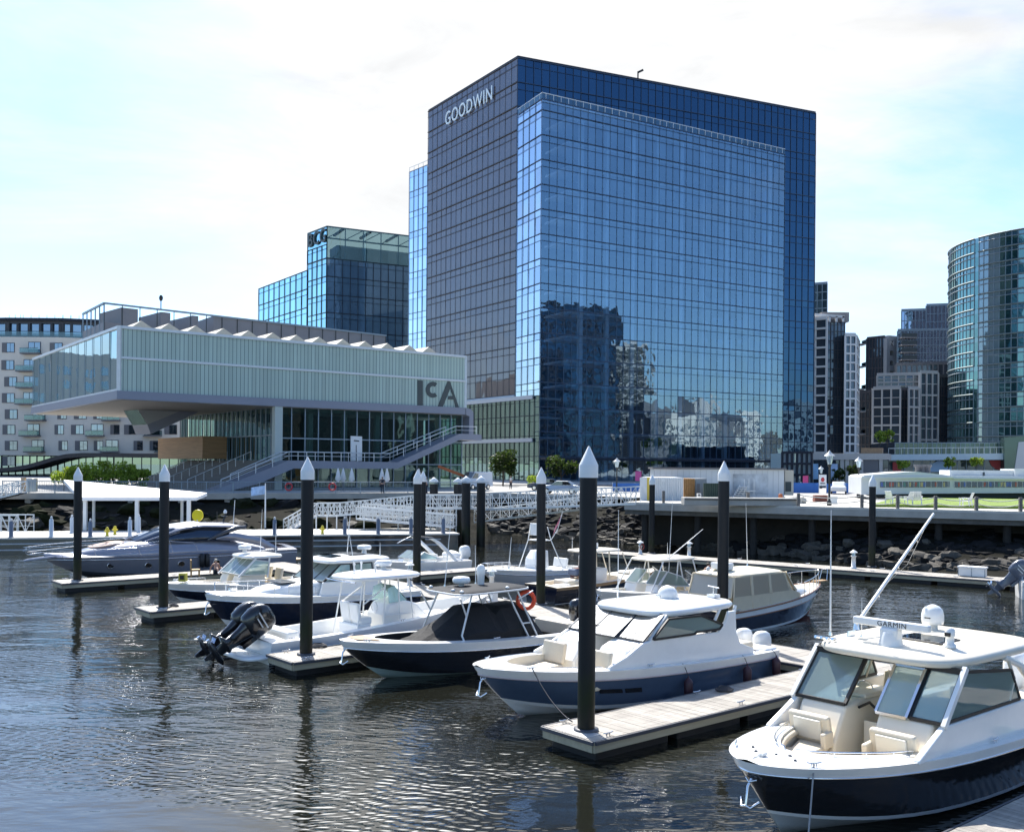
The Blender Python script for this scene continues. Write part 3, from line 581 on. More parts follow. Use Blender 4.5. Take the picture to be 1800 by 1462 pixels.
# grandstand steps under the cantilever
mb = MB(); s0 = onwall(372, 861, iA, iB); s1 = onwall(488, 809, iA, iB); NS = 22
STEP = mat('grey_timber_step', (.16, .155, .15), .75, var=.15, vscale=2, stretch=(1, 1, 1))
for i in range(NS):
    p = V((s0.x, s0.y, 0)).lerp(V((s1.x, s1.y, 0)), i / NS); q = V((s0.x, s0.y, 0)).lerp(V((s1.x, s1.y, 0)), (i + 1) / NS); z = ZQ + (s1.z - ZQ) * (i + 1) / NS
    mb.prism([V((p.x, p.y, ZQ + .01)), V((q.x, q.y, ZQ + .01)), V((q.x, q.y, ZQ + .01)) + dL * 30, V((p.x, p.y, ZQ + .01)) + dL * 30], (0, 0, z - ZQ), STEP)
mb.build('grandstand', ica, True)
mb = MB()
for k in (8, 16, 24):
    P = [V((s0.x, s0.y, ZQ)) + dL * k, V((s1.x, s1.y, s1.z)) + dL * k]; mb.tube([p + V((0, 0, 1.1)) for p in P], .05, ALU, 6)
    for i in range(9): q = P[0].lerp(P[1], i / 8); mb.bar(q, q + V((0, 0, 1.1)), .06, .06, ALU)
mb.build('step_rail', ica, True)
wA = gA + dL * 15 + nL * .4; wB = gA + dL * 33 + nL * .4
solid(ica, [wA, wA + nL * 3.2, wB + nL * 3.2, wB], onwall(330, 806, wA + nL * 3, wB + nL * 3).z, onwall(330, 768, wA + nL * 3, wB + nL * 3).z, mat('warm_wood', (.36, .21, .10), .6, var=.25, vscale=1.2, stretch=(.3, .3, 6)), 'wood_wall')
# tilted media room hanging under the slab
def hang():
    a, b, c, d = [G(x, y, zs0 - .1) for x, y in ((217, 722), (250, 716), (352, 722), (318, 733))]
    q0, q1 = D(229, 752, a.y - 1.5), D(262, 746, a.y - 2.8 + 3); q2, q3 = D(231, 765, a.y - 1.5), D(265, 762, a.y - 2.8 + 3)
    mb = MB(); mb.add([a, b, c, d, q0, q1, q2, q3], [(1, 2, 5), (2, 3, 7, 5), (0, 4, 6, 3), (4, 5, 7, 6), (6, 7, 3)], SLAB); mb.build('media_room', ica, True)
    mb = MB(); mb.add([a, b, q0, q1], [(0, 1, 3, 2)], GL_GREEN); mb.build('media_room_window', ica, True)
def hang2():
    # wedge: glass front high at the water side, floor sloping down to the window
    c = G(290, 726, zs0); w = 4.6; f = dL * -1
    import itertools
    base = G(262, 728, zs0 - .02); ax = (G(352, 724, zs0) - base); ax.z = 0; L_ = ax.length; ax.normalize(); sd = V((ax.y, -ax.x, 0)); sd = sd if sd.y < 0 else -sd
    dn = onwall(262, 762, base, base + V((1, 0, 0))).z - zs0
    P = lambda s, t, z: base + ax * s + sd * t + V((0, 0, z))
    front_top = [P(-2.4, -3, 0), P(-2.4, 2, 0)]; lowa = [P(-.4, -3, dn + 1.2), P(-.4, 2, dn + 1.2)]; lowb = [P(-.2, -3, dn), P(-.2, 2, dn)]; bk = [P(L_, -3, 0), P(L_, 2, 0)]
    MB().add([lowa[0], lowa[1], lowb[0], lowb[1], bk[0], bk[1]], [(0, 1, 3, 2), (2, 3, 5, 4), (1, 5, 3), (0, 2, 4)], SLAB).build('media_room', ica, True)
    MB().add([front_top[0], front_top[1], lowa[1], lowa[0]], [(0, 1, 2, 3)], GL_GREEN).build('media_room_window', ica, True)
    MB().add([front_top[1], bk[1], lowa[1]], [(0, 1, 2)], SOFF).add([front_top[0], bk[0], lowa[0]], [(0, 1, 2)], SOFF).build('media_room_side', ica, True)
def hang3():
    z = zs0 - .06; a, b, c = G(243, 720, z), G(316, 721.5, z), G(350, 724, z); w = G(217, 722, z) - a; pl = (a, a + (c - a) * 1.0)
    B2, L2 = onwall(259, 746, *pl), onwall(265, 763, *pl); b2 = onwall(316, 722, *pl); b2.z = z; c2 = onwall(350, 724, *pl); c2.z = z
    MB().prism([B2, b2, c2, L2], w, SLAB).build('media_room', ica, True)
    MB().prism([a, b2, B2], w * .04, mat('pale_side', (.36, .37, .37), .6)).prism([p + w * .96 for p in (a, b2, B2)], w * .04, MATS['pale_side']).build('media_room_side', ica, True)
    MB().prism([a, B2, B2 + w, a + w], V((.1, .1, 0)), GL_GREEN).build('media_room_window', ica, True)
hang3()
# roof lights
SKY_ = mat('roof_light_cream', (.55, .50, .40), .6, var=.12)
for i, x in enumerate((255, 304, 351, 400, 444, 487, 529, 569, 611, 650, 689, 728, 762)):
    p = onwall(x, 573 + (x - 210) * .0872, iA, iB); q = V((p.x, p.y, iz)) - nF * 1.0; w = 1.3; hh = .92
    a, b, c = q - dF * w, q + dF * w * 1.1, q + V((0, 0, hh)) - dF * .1
    MB().prism([a, b, c], -nF * 26, SKY_).build('roof_light', ica, True)
# rear plant storey
r0 = D(183, 533, 139); rz_ = r0.z; r1 = G(678, 590, rz_); rl = G(146, 552, rz_)
MESH = mat('grey_mesh_cladding', (.20, .20, .215), .6, metal=.2, var=.08, vscale=.5)
nr = outn(r0, r1); rk = rl + (r1 - r0)
zlo = iz - .3; zmid = rz_ - 2.6
solid(ica, [r0.lerp(r1, .34), r1, rk, rl.lerp(rk, .34)], zlo, rz_, MESH, 'plant_storey'); solid(ica, [r0, r0.lerp(r1, .34), rl.lerp(rk, .34), rl], zlo, zmid, MESH, 'plant_storey_low')
mb = MB()
for i in range(20): p = r0.lerp(r1, i / 19) + nr * .08; mb.bar(V((p.x, p.y, zlo)), V((p.x, p.y, rz_)), .1, .1, SHD)
mb.bar(r0 + nr * .1, r1 + nr * .1, .3, .25, MULLL); mb.bar(r0, rl, .3, .25, MULLL)
for i in range(6): p = r0.lerp(rl, i / 5); mb.bar(V((p.x, p.y, zlo)), V((p.x, p.y, rz_)), .14, .14, MULLL)
mb.build('screen_frame', ica, True)
for s0_, s1_ in ((.05, .10), (.17, .20), (.27, .29)):
    p, q = r0.lerp(r1, s0_), r0.lerp(r1, s1_); MB().prism([V((p.x, p.y, zmid)), V((q.x, q.y, zmid)), V((q.x, q.y, zmid)) - nr * 8, V((p.x, p.y, zmid)) - nr * 8], (0, 0, 2.3), MESH).build('screen_panel', ica, True)
mb = MB(); p = r0.lerp(r1, .17); mb.bar(p, p + V((0, 0, 1.6)), .12, .12, BLACK); mb.ell(p + V((0, 0, 1.7)), (.3, .15, .45), BLACK); mb.build('roof_dish', ica, True)
# ICA letters (dark panels on the planks)
mb = MB(); DL = mat('dark_sign', (.06, .075, .075), .6)
wpoly(mb, [(733.5, 668), (743, 669), (743, 712.5), (733.5, 712)], iA, iB, .03, .07, DL)
wpoly(mb, [(769, 714.5), (778, 715), (791, 683), (795.5, 696), (788, 696), (786.5, 702), (797, 702.5), (800.5, 717), (807, 717.5), (790.5, 670), (786.5, 670)], iA, iB, .03, .07, DL)
c = (760.5, 685); arc = [(c[0] + 12.5 * math.cos(t), c[1] + 14 * math.sin(t)) for t in [R(52 + k * 256 / 16) for k in range(17)]]; arc2 = [(c[0] + 5.5 * math.cos(t), c[1] + 6.5 * math.sin(t)) for t in [R(308 - k * 256 / 16) for k in range(17)]]
for k in range(16): wpoly(mb, [arc[k], arc[k + 1], arc2[15 - k], arc2[16 - k]], iA, iB, .03, .07, DL)
mb.build('sign_letters', ica, True)
# ---------------------------------------------------------------- apartment block on the left
BRK = mat('pale_grey_brick', (.62, .58, .52), .85, var=.06, vscale=1.5, bump=.2, bscale=6, stretch=(1, 1, 5)); FRM = mat('window_frame_dark', (.04, .042, .05), .5); SHUT = mat('grey_shutter', (.13, .13, .14), .6)
GL_WIN = facade_glass('window_glass', (.50, .60, .75), (.03, .04, .05), .4, wob=.03, wscale=.4)
apt = thing('apartment_block', 'pale brick apartment block with scattered windows and small balconies at the left', 'apartment building', (-110, 222, ZQ))
AP = [D(x, 800, Y) for x, Y in ((-140, 224), (0, 220), (100, 220), (200, 223), (330, 230))]; AW = [D(-1300, 800, 165), D(-800, 800, 195), D(-450, 800, 212), AP[0]]; az = D(0, 592, 220).z; agz = D(150, 801, 221).z
for i in range(4):
    A, B = AP[i], AP[i + 1]; n = outn(A, B); solid(apt, [A, B, B - n * 45, A - n * 45], agz, az, BRK)
    glazing(apt, A - n * .8, B - n * .8, ZQ, agz, 8, 1, GL_GREEN, MULL, name='shopfront_glazing', mw=.2)
for i in range(3):
    A, B = AW[i], AW[i + 1]; n = outn(A, B); solid(apt, [A, B, B - n * 14, A - n * 14], ZQ, az, BRK); mb = MB(); L_ = int((B - A).length / 5)
    for r in range(8):
        for c in range(L_):
            if (r * 7 + c * 3) % 5: p, q = A.lerp(B, (c + .2) / L_) + n * .06, A.lerp(B, (c + .65) / L_) + n * .06; z = agz - 4 + r * 3.5; mb.quad(V((p.x, p.y, z)), V((q.x, q.y, z)), V((q.x, q.y, z + 2.1)), V((p.x, p.y, z + 2.1)), GL_WIN)
    mb.build('window_row', apt, True)
def seg(x): return 0 if x < 0 else 1 if x < 100 else 2 if x < 200 else 3
rows = [(611, [(15, 0), (61, 1), (99, 0), (140, 0)]), (641.7, [(14, 0), (53, 1)]), (671, [(19, 0), (53, 1)]), (699.5, [(15, 0), (52, 1)]), (728, [(20, 0), (69, 1), (109, 2), (141, 0), (172, 2), (199, 1), (240, 0)]),
        (755, [(16, 0), (59, 1), (104, 2), (136, 0), (171, 1), (202, 2), (229, 0), (270, 1), (300, 0)]), (783, [(20, 0), (67, 1), (111, 2), (143, 0), (173, 2), (197, 1), (243, 2), (271, 2), (290, 1)]), (810, [(16, 0)])]
for y, xs in rows:
    for x, k in xs:
        A, B = AP[seg(x)], AP[seg(x) + 1]; w = (11, 11, 8)[k]; h = (8.5, 10, 8.5)[k]
        mb = MB(); wpoly(mb, [(x - w, y - h), (x + w, y - h), (x + w, y + h), (x - w, y + h)], A, B, .02, .1, FRM)
        if k != 1: wpoly(mb, [(x - w, y - h), (x - w * .25, y - h), (x - w * .25, y + h), (x - w, y + h)], A, B, .1, .18, SHUT)
        wn = mb.build('window', apt, True); mb = MB()
        for a, b in ((-.2, .3), (.36, .92)) if k != 1 else ((-.9, -.05), (.05, .9)): wpoly(mb, [(x + a * w, y - h + 1), (x + b * w, y - h + 1), (x + b * w, y + h - 1), (x + a * w, y + h - 1)], A, B, .11, .14, GL_WIN)
        pn_ = mb.build('pane', apt, True); pn_.parent = wn; pn_.location = (0, 0, 0)
        if k == 1:
            bx = x - 6; mb = MB(); wpoly(mb, [(bx - 13, y + h), (bx + 19, y + h), (bx + 19, y + h + 2.4), (bx - 13, y + h + 2.4)], A, B, 0, 2.0, mat('balcony_slab', (.16, .16, .165), .7)); bl_ = mb.build('balcony', apt, True)
            mb = MB(); wpoly(mb, [(bx - 13, y + h - 8), (bx + 19, y + h - 8), (bx + 19, y + h), (bx - 13, y + h)], A, B, 1.93, 1.98, GL_CLEAR); wpoly(mb, [(bx - 13, y + h - 8.4), (bx + 19, y + h - 8.4), (bx + 19, y + h - 7.6), (bx - 13, y + h - 7.6)], A, B, 1.9, 2.0, SHUT)
            r_ = mb.build('balcony_rail', apt, True); r_.parent = bl_; r_.location = (0, 0, 0)
mb = MB(); cur = [(-120, 827), (-40, 825), (0, 823), (30, 820.5), (55, 816.5), (78, 810), (100, 803), (122, 798), (150, 796), (200, 796.5), (250, 797), (320, 797.5)]
for i in range(len(cur) - 1):
    (xa, ya), (xb, yb) = cur[i], cur[i + 1]; A, B = D(-120, 800, 212), D(320, 800, 214)
    wpoly(mb, [(xa, ya), (xb, yb), (xb, yb + 7), (xa, ya + 7)], A, B, -7, 2, mat('dark_bronze', (.035, .03, .032), .5))
mb.build('swooping_canopy', apt, True)
for i in range(3):
    A, B = AP[i], AP[i + 1]; n = outn(A, B); solid(apt, [A - n * 3, B - n * 3, B - n * 12, A - n * 12], az, az + 3.9, mat('brown_brick', (.16, .13, .12), .8, var=.2), 'penthouse'); solid(apt, [A - n * 1.6, B - n * 1.6, B - n * 12, A - n * 12], az + 3.9, az + 4.5, MULL, 'penthouse_roof')
    glazing(apt, A - n * 2.8, B - n * 2.8, az + .3, az + 3.6, 5, 1, GL_WIN, FRM, name='penthouse_glazing', mw=.5)
    mb = MB(); p, q = A - n * .3, B - n * .3; mb.quad(V((p.x, p.y, az)), V((q.x, q.y, az)), V((q.x, q.y, az + 1.3)), V((p.x, p.y, az + 1.3)), GL_CLEAR); mb.bar(V((p.x, p.y, az + 1.3)), V((q.x, q.y, az + 1.3)), .1, .1, MULL)
    for k in range(8): t = p.lerp(q, k / 7) - n * 6; mb.bar(V((t.x, t.y, az + 4.5)), V((t.x, t.y, az + 5.8)), .08, .08, ALU)
    mb.build('roof_rail', apt, True)
# ---------------------------------------------------------------- buildings on the right
WGR = mat('white_grid', (.62, .62, .62), .7, var=.05); SGR = mat('stone_grid', (.24, .23, .235), .8, var=.08); STONE = mat('pale_stone', (.42, .40, .38), .85, var=.08)
GL_NIGHT = facade_glass('dark_office_glass', (.40, .48, .60), (.012, .016, .022), .14, wob=.05, fmax=.7); GL_DIM = facade_glass('dim_flat_glass', (.40, .46, .55), (.05, .066, .085), .12, wob=.05, fmax=.4); LGR = mat('light_stone_grid', (.42, .42, .42), .8, var=.06); GL_BLUE = facade_glass('blue_tower_glass', (.55, .68, .92), (.03, .05, .09), .45)
GL_TQ = facade_glass('turquoise_glass', (.40, .68, .66), (.02, .06, .06), .36, wob=.04, wscale=.15); GL_TQL = facade_glass('pale_turquoise_glass', (.75, .92, .95), (.34, .42, .48), .30, wob=.01); GL_TQS = facade_glass('spandrel_glass', (.45, .66, .68), (.06, .11, .12), .35, wob=.01)
def block(root, px, z0, ytop, depth, cols, fl, gm, mm, mw, name='facade', roof=True, sub=0):
    """px = [(x, Y), (x, Y), ...] front corners from left to right"""
    P = [D(x, 700, Y) for x, Y in px]; z1 = D(px[0][0], ytop, px[0][1]).z
    for i in range(len(P) - 1): glazing(root, P[i], P[i + 1], z0, z1, cols[i], fl, gm, mm, name=name, mw=mw, sub=sub)
    n = V((P[0].x, P[0].y, 0)).normalized(); glazing(root, P[0] + n * depth, P[0], z0, z1, max(2, int(depth / 3)), fl, gm, mm, name=name, mw=mw, sub=sub)
    n = V((P[0].x, P[0].y, 0)).normalized(); ins_ = [p + n * .5 for p in P]
    solid(root, ins_ + [P[-1] + n * depth, P[0] + n * depth], z0, z1 - .1, COREM, 'wall')
    if roof: solid(root, [p - n * .2 for p in P] + [P[-1] + n * depth, P[0] + n * depth], z1 + .01, z1 + .7, mm, 'parapet')
    return P, z1
wt = thing('apartment_tower', 'slim dark tower with white grid frames beside the blue office block', 'tower', D(1470, 828, 255))
block(wt, [(1431, 252), (1453, 250)], ZQ + 7, 562, 12, [1], 14, GL_DIM, WGR, .42); block(wt, [(1453, 254), (1484, 254)], ZQ + 7, 566, 12, [5], 14, GL_DIM, MULG, .15, sub=.3)
P_, z_ = block(wt, [(1484, 250), (1503, 250), (1508, 262)], ZQ + 7, 590, 10, [2, 2], 13, GL_DIM, WGR, .36)
for k in range(12):
    if k % 2 == 0 and k < 9: z = ZQ + 12 + k * 2.9; p = D(1507.5, 700, 259); MB().box((p.x + .6, p.y, z), (2, 3, .25), SGR).box((p.x + 1.5, p.y, z + .6), (.06, 3, 1.1), GL_CLEAR).build('balcony', wt, True)
mb = MB(); zc_ = D(1450, 565, 252).z
for x in (1432, 1445, 1458, 1470, 1482): p = D(x, 560, 253 if x < 1485 else 251); zb_ = D(x, 590 if x > 1484 else 566, p.y).z; mb.bar(V((p.x, p.y, zb_)), V((p.x, p.y, D(x, 556 if x < 1485 else 563, p.y).z)), .5, .5, WGR)
a_, b_, c_ = D(1432, 553, 253), D(1484, 557, 253), D(1504, 563, 251); mb.bar(a_, b_, .5, .6, WGR); mb.box(D(1462, 560, 258), (7, 6, 2.4), SGR); mb.build('roof_pergola', wt, True)
sl2 = thing('glass_tower', 'pale teal glass tower top peeking out behind the blue office block', 'tower', D(1440, 828, 340)); block(sl2, [(1400, 345), (1453, 340)], ZQ, 503, 20, [6], 24, GL_TEAL, MULLL, .2)
ne = thing('hotel_tower', 'dark tower with a glass left side and the letters NE on its brow', 'tower', D(1550, 828, 340))
block(ne, [(1523, 345), (1555, 340)], ZQ, 596, 20, [6], 14, GL_DIM, MULG, .25); P_, z_ = block(ne, [(1555, 340), (1592, 344)], ZQ, 595, 20, [3], 14, GL_DIM, mat('pale_panel', (.34, .36, .38), .7), 1.5)
wA_, wB_ = P_[0], P_[1]; mb = MB(); wpoly(mb, [(1556, 597), (1592, 597), (1592, 609), (1556, 609)], wA_, wB_, .9, 1.2, mat('sign_band', (.06, .06, .08), .5)); mb.build('sign_band', ne, True)
a = onwall(1559, 607.5, wA_, wB_); text('sign_letters', 'NE', ne, a + outn(wA_, wB_) * 1.4, wB_ - wA_, 2.4, WHITE2, depth=.1, bold=.04)
gt = thing('glass_tower', 'tall stepped blue glass tower behind the round building', 'tower', D(1620, 828, 325))
block(gt, [(1577, 325), (1668, 322)], ZQ, 582, 20, [16], 20, GL_BLUE, MULLL, .18, sub=.3); block(gt, [(1583, 330), (1627, 328)], D(1583, 582, 330).z + .1, 547, 16, [7], 2, GL_BLUE, MULLL, .18); block(gt, [(1627, 328), (1668, 326)], D(1583, 582, 330).z + .1, 538, 16, [6], 3, GL_BLUE, MULLL, .18)
for k in range(5): p = D(1596, 594 + k * 13, 323.5); MB().box(p, (5, 2.6, .3), SGR).box(p + V((0, -1.2, .8)), (5, .1, 1.2), SHD).build('balcony', gt, True)
mr_ = thing('apartment_block', 'stepped dark glass apartment block in a pale stone grid in front of the glass tower', 'apartment building', D(1590, 828, 275))
block(mr_, [(1508, 290), (1536, 288)], ZQ + 5, 690, 14, [4], 8, GL_DIM, MULG, .3); block(mr_, [(1535, 278), (1583, 274)], ZQ + 5, 684, 10, [3], 4, GL_DIM, LGR, .42, sub=.5); block(mr_, [(1583, 278), (1596, 278)], ZQ + 5, 685, 8, [2], 8, GL_DIM, MULG, .3); block(mr_, [(1596, 274), (1614, 275)], ZQ + 5, 683, 10, [2], 4, GL_DIM, LGR, .42, sub=.5)
block(mr_, [(1541, 294), (1618, 290)], ZQ + 20, 660, 10, [6], 5, GL_DIM, LGR, .35, sub=.5); block(mr_, [(1617, 281), (1648, 282)], ZQ + 5, 655, 12, [3], 4, GL_DIM, LGR, .42, sub=.5); block(mr_, [(1648, 285), (1668, 286)], ZQ + 5, 662, 10, [4], 9, GL_DIM, MULG, .25)
block(mr_, [(1575, 304), (1667, 300)], ZQ + 25, 641, 10, [10], 2, GL_DIM, SHUT, .4)
# round tower
rt = thing('round_tower', 'round turquoise glass office tower with silver bands at the right edge', 'office tower', (150.6, 275, ZQ))
C_ = V((150.6, 275, 0)); RR = 28; rz1 = D(1665, 431, 275).z; NF = 15; a0, a1, NA = R(150), R(300), 46
def rp(a, r=RR): return C_ + V((r * math.cos(a), r * math.sin(a), 0))
fz = [ZQ + 8 + (rz1 - ZQ - 8) * k / NF for k in range(NF + 1)]
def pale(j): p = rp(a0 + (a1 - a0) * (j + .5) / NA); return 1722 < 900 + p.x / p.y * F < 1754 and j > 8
for k in range(NF):
    mb = MB()
    for j in range(NA):
        p, q = rp(a0 + (a1 - a0) * j / NA), rp(a0 + (a1 - a0) * (j + 1) / NA); jt = 0 if pale(j) else random.uniform(-.05, .05); n = (p - C_).normalized() * jt
        for za, zb, g in ((fz[k], fz[k] + (fz[k + 1] - fz[k]) * .66, GL_TQ), (fz[k] + (fz[k + 1] - fz[k]) * .66, fz[k + 1], GL_TQS)):
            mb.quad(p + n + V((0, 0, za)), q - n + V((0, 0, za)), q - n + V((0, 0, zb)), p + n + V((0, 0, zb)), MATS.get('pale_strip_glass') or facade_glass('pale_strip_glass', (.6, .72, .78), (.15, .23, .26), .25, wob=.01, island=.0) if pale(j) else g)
    mb.build('glass_band', rt, True)
mb = MB(); np_ = min(j for j in range(NA) if pale(j))
for k in range(NF + 1):
    for o, zz in ((.5, 0), (.3, -.34 * (fz[1] - fz[0]))):
        if k == 0 and zz: continue
        pts = [rp(a0 + (a1 - a0) * j / NA, RR + o / 2) + V((0, 0, fz[k] + zz)) for j in range(NA + 1)]
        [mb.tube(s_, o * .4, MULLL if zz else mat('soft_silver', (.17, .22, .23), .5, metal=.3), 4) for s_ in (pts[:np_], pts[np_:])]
mb.build('silver_band', rt, True)
mb = MB()
for j in range(NA + 1):
    p = rp(a0 + (a1 - a0) * j / NA, RR + .06); mb.bar(p + V((0, 0, fz[0])), p + V((0, 0, fz[-1])), .14, .14, MULLL, up=(p - C_))
mb.build('mullion', rt, True)
solid(rt, [rp(a0 + (a1 - a0) * j / 20, RR - .6) for j in range(21)], ZQ + 5, rz1 - .2, COREM, 'core')
# glass podium with terrace
pd = thing('glass_podium', 'low teal glass podium with a white terrace balcony and red and blue panels', 'building', D(1680, 828, 205))
pA, pB = D(1545, 800, 208), D(1860, 800, 198); zy = lambda y: D(1650, y, 204).z
glazing(pd, onwall(1573, 800, pA, pB), pB, zy(800), zy(778), 34, 1, facade_glass('podium_glass', (.40, .55, .55), (.035, .06, .06), .12, fmax=.4), MULLL, name='upper_glazing', mw=.1); glazing(pd, pA, pB, ZQ, zy(800), 20, 1, GL_DIM, MULLL, name='shop_glazing', mw=.14)
solid(pd, [pA + V((0, .8, 0)), pB + V((0, .8, 0)), pB + V((0, 20, 0)), pA + V((0, 20, 0))], ZQ, zy(800), COREM); solid(pd, [onwall(1573, 800, pA, pB) + V((0, .8, 0)), pB + V((0, .8, 0)), pB + V((0, 16, 0)), pA + V((4, 16, 0))], zy(800), zy(777), COREM, 'upper_wall')
mb = MB(); wpoly(mb, [(1556, 799), (1758, 797), (1758, 808), (1556, 809)], pA, pB, .2, 3.5, mat('pale_blue_panel', (.50, .58, .62), .5)); mb.build('terrace_balcony', pd, True)
mb = MB(); wpoly(mb, [(1560, 788), (1758, 786), (1758, 787), (1560, 789)], pA, pB, 3.2, 3.35, ALU)
for x in range(1560, 1760, 11): wpoly(mb, [(x, 788), (x + .6, 788), (x + .6, 799), (x, 799)], pA, pB, 3.2, 3.3, ALU)
mb.build('terrace_rail', pd, True)
for pts, m_ in (([(1569, 812), (1584, 813), (1586, 820), (1583, 828), (1569, 828)], mat('red_panel', (.45, .05, .05), .6)), ([(1738, 809), (1758, 809), (1758, 826), (1750, 824), (1742, 818)], mat('red_panel', (.45, .05, .05), .6)), ([(1612, 829), (1622, 820), (1632, 816), (1640, 814), (1648, 810), (1672, 810), (1672, 829)], mat('sky_blue_panel', (.35, .5, .68), .6))):
    mb = MB(); wpoly(mb, pts, pA, pB, .3, .45, m_); mb.build('wall_panel', pd, True)
mb = MB(); wpoly(mb, [(1758, 770), (1860, 764), (1860, 832), (1758, 832)], pA, pB, .3, 5, MATS['podium_glass']); wpoly(mb, [(1782, 778), (1860, 772), (1860, 832), (1774, 832)], pA, pB, 5.02, 5.3, mat('grey_screen', (.42, .44, .46), .4, metal=.2)); mb.build('corner_hall', pd, True)
# stone shop row and the glass entrance
sh = thing('shop_row', 'low pale stone shop row with dark display windows under the white grid tower', 'shop', D(1480, 838, 172)); sA, sB = D(1415, 830, 178), D(1562, 830, 172)
mb = MB(); wpoly(mb, [(1420, 797), (1560, 797), (1560, 808), (1420, 808)], sA, sB, -8, .6, STONE)
for x in (1424, 1478, 1487, 1512, 1546): wpoly(mb, [(x, 808), (x + 6, 808), (x + 6, 858), (x, 858)], sA, sB, -.5, .4, STONE)
mb.build('stone_frame', sh, True); glazing(sh, sA, sB, ZQ, D(1480, 808, 175).z, 12, 1, GL_NIGHT, MULL, name='display_window', mw=.12)
mb = MB(); wpoly(mb, [(1513, 809), (1545, 809), (1545, 850), (1513, 850)], sA, sB, .1, .25, SHUT); mb.build('shutter', sh, True)
for x, c in ((1432, (.3, .5, .7)), (1466, (.35, .45, .6))): mb = MB(); wpoly(mb, [(x - 5, 815), (x + 7, 815), (x + 7, 842), (x - 5, 842)], sA, sB, .3, .36, mat('poster_%d' % x, c, .6, var=.4, vscale=.5)); mb.build('poster', sh, True)
solid(sh, [sA + V((0, 1, 0)), sB + V((0, 1, 0)), sB + V((0, 14, 0)), sA + V((0, 14, 0))], ZQ, D(1480, 798, 175).z, COREM)
mb = MB(); wpoly(mb, [(1513, 787), (1550, 787), (1550, 797), (1513, 797)], sA, sB, -3, -.5, mat('roof_timber', (.30, .19, .11), .7, var=.2)); mb.build('roof_screen', sh, True)
en = thing('glass_entrance', 'pale glass entrance box with dark fins at the foot of the blue block', 'entrance', D(1404, 850, 165)); eA, eB = D(1376, 830, 170), D(1428, 830, 166)
glazing(en, eA, eB, ZQ, D(1400, 795, 168).z, 6, 3, GL_TQL, MULL, mw=.3); solid(en, [eA + V((0, .6, 0)), eB + V((0, .6, 0)), eB + V((0, 8, 0)), eA + V((0, 8, 0))], ZQ, D(1400, 796, 168).z, mat('pale_inner', (.4, .48, .46), .7))
# ---------------------------------------------------------------- long white pavilion on the lawn
PVM = mat('pavilion_cladding', (.60, .62, .62), .5, var=.06, vscale=.5)
pa_, pb_ = G(1512, 872, ZQ + .3), G(1860, 876, ZQ + .3); pa_.y += 1; pv = thing('pavilion', 'long low white pavilion with a strip window above the green lawn', 'pavilion', (pa_.x, pa_.y, ZQ))
mb = MB(); wpoly(mb, [(1514, 838), (1520, 835), (1560, 832), (1590, 829.5), (1612, 829), (1640, 832), (1672, 836), (1860, 838), (1860, 866), (1700, 867), (1580, 868), (1530, 869), (1514, 869)], pa_, pb_, -9, 0, PVM); mb.build('body', pv, True)
mb = MB(); wpoly(mb, [(1530, 869), (1860, 867), (1860, 875), (1545, 874)], pa_, pb_, -7, -.8, SHD); mb.build('underside_shade', pv, True)  # dark block stands in for the shadow under the raised body
mb = MB(); wpoly(mb, [(1514, 838.5), (1675, 838), (1675, 840), (1514, 840.5)], pa_, pb_, .02, .3, ALU); wpoly(mb, [(1675, 840), (1860, 841), (1860, 842.5), (1675, 841.5)], pa_, pb_, .02, .3, ALU); mb.build('eaves_trim', pv, True)
for x0, x1 in ((1546, 1669), (1677, 1860)):
    mb = MB(); wpoly(mb, [(x0, 846.5), (x1, 846), (x1, 856), (x0, 856.5)], pa_, pb_, .02, .06, GL_NIGHT)
    w_ = mb.build('strip_window', pv, True); mb = MB()
    for x in range(x0, x1, 10): wpoly(mb, [(x, 846.5), (x + .5, 846.5), (x + .5, 856), (x, 856)], pa_, pb_, .06, .12, ALU)
    rnd = random.Random(x0)
    for x in range(x0 + 2, x1 - 8, 5):
        if rnd.random() < .55: wpoly(mb, [(x, 847.5), (x + rnd.uniform(2, 5), 847.5), (x + rnd.uniform(2, 5), 855), (x, 855)], pa_, pb_, .061, .075, mat('window_display_%d' % rnd.randrange(5), [(.4, .1, .08), (.1, .15, .4), (.5, .4, .2), (.12, .25, .22), (.5, .25, .05)][rnd.randrange(5)], .6))
    q_ = mb.build('window_display', pv, True); q_.parent = w_; q_.location = (0, 0, 0)
mb = MB(); wpoly(mb, [(1676, 826), (1790, 827), (1790, 839), (1676, 838)], pa_, pb_, -6, -1.5, PVM); wpoly(mb, [(1790, 824), (1860, 824), (1860, 839), (1790, 839)], pa_, pb_, -6, -1.2, PVM); wpoly(mb, [(1735, 830), (1738, 830), (1738, 836), (1735, 836)], pa_, pb_, -1.48, -1.4, SHD); mb.build('roof_house', pv, True)
mb = MB()
for x in (1643, 1652, 1660): p = onwall(x, 832, pa_, pb_) + V((0, 4, 0)); mb.lathe((p.x, p.y, p.z - .3), [(.3, 0), (.3, .9), (.45, .95), (.45, 1.2)], SHUT, 10)
mb.build('roof_vent', pv, True)
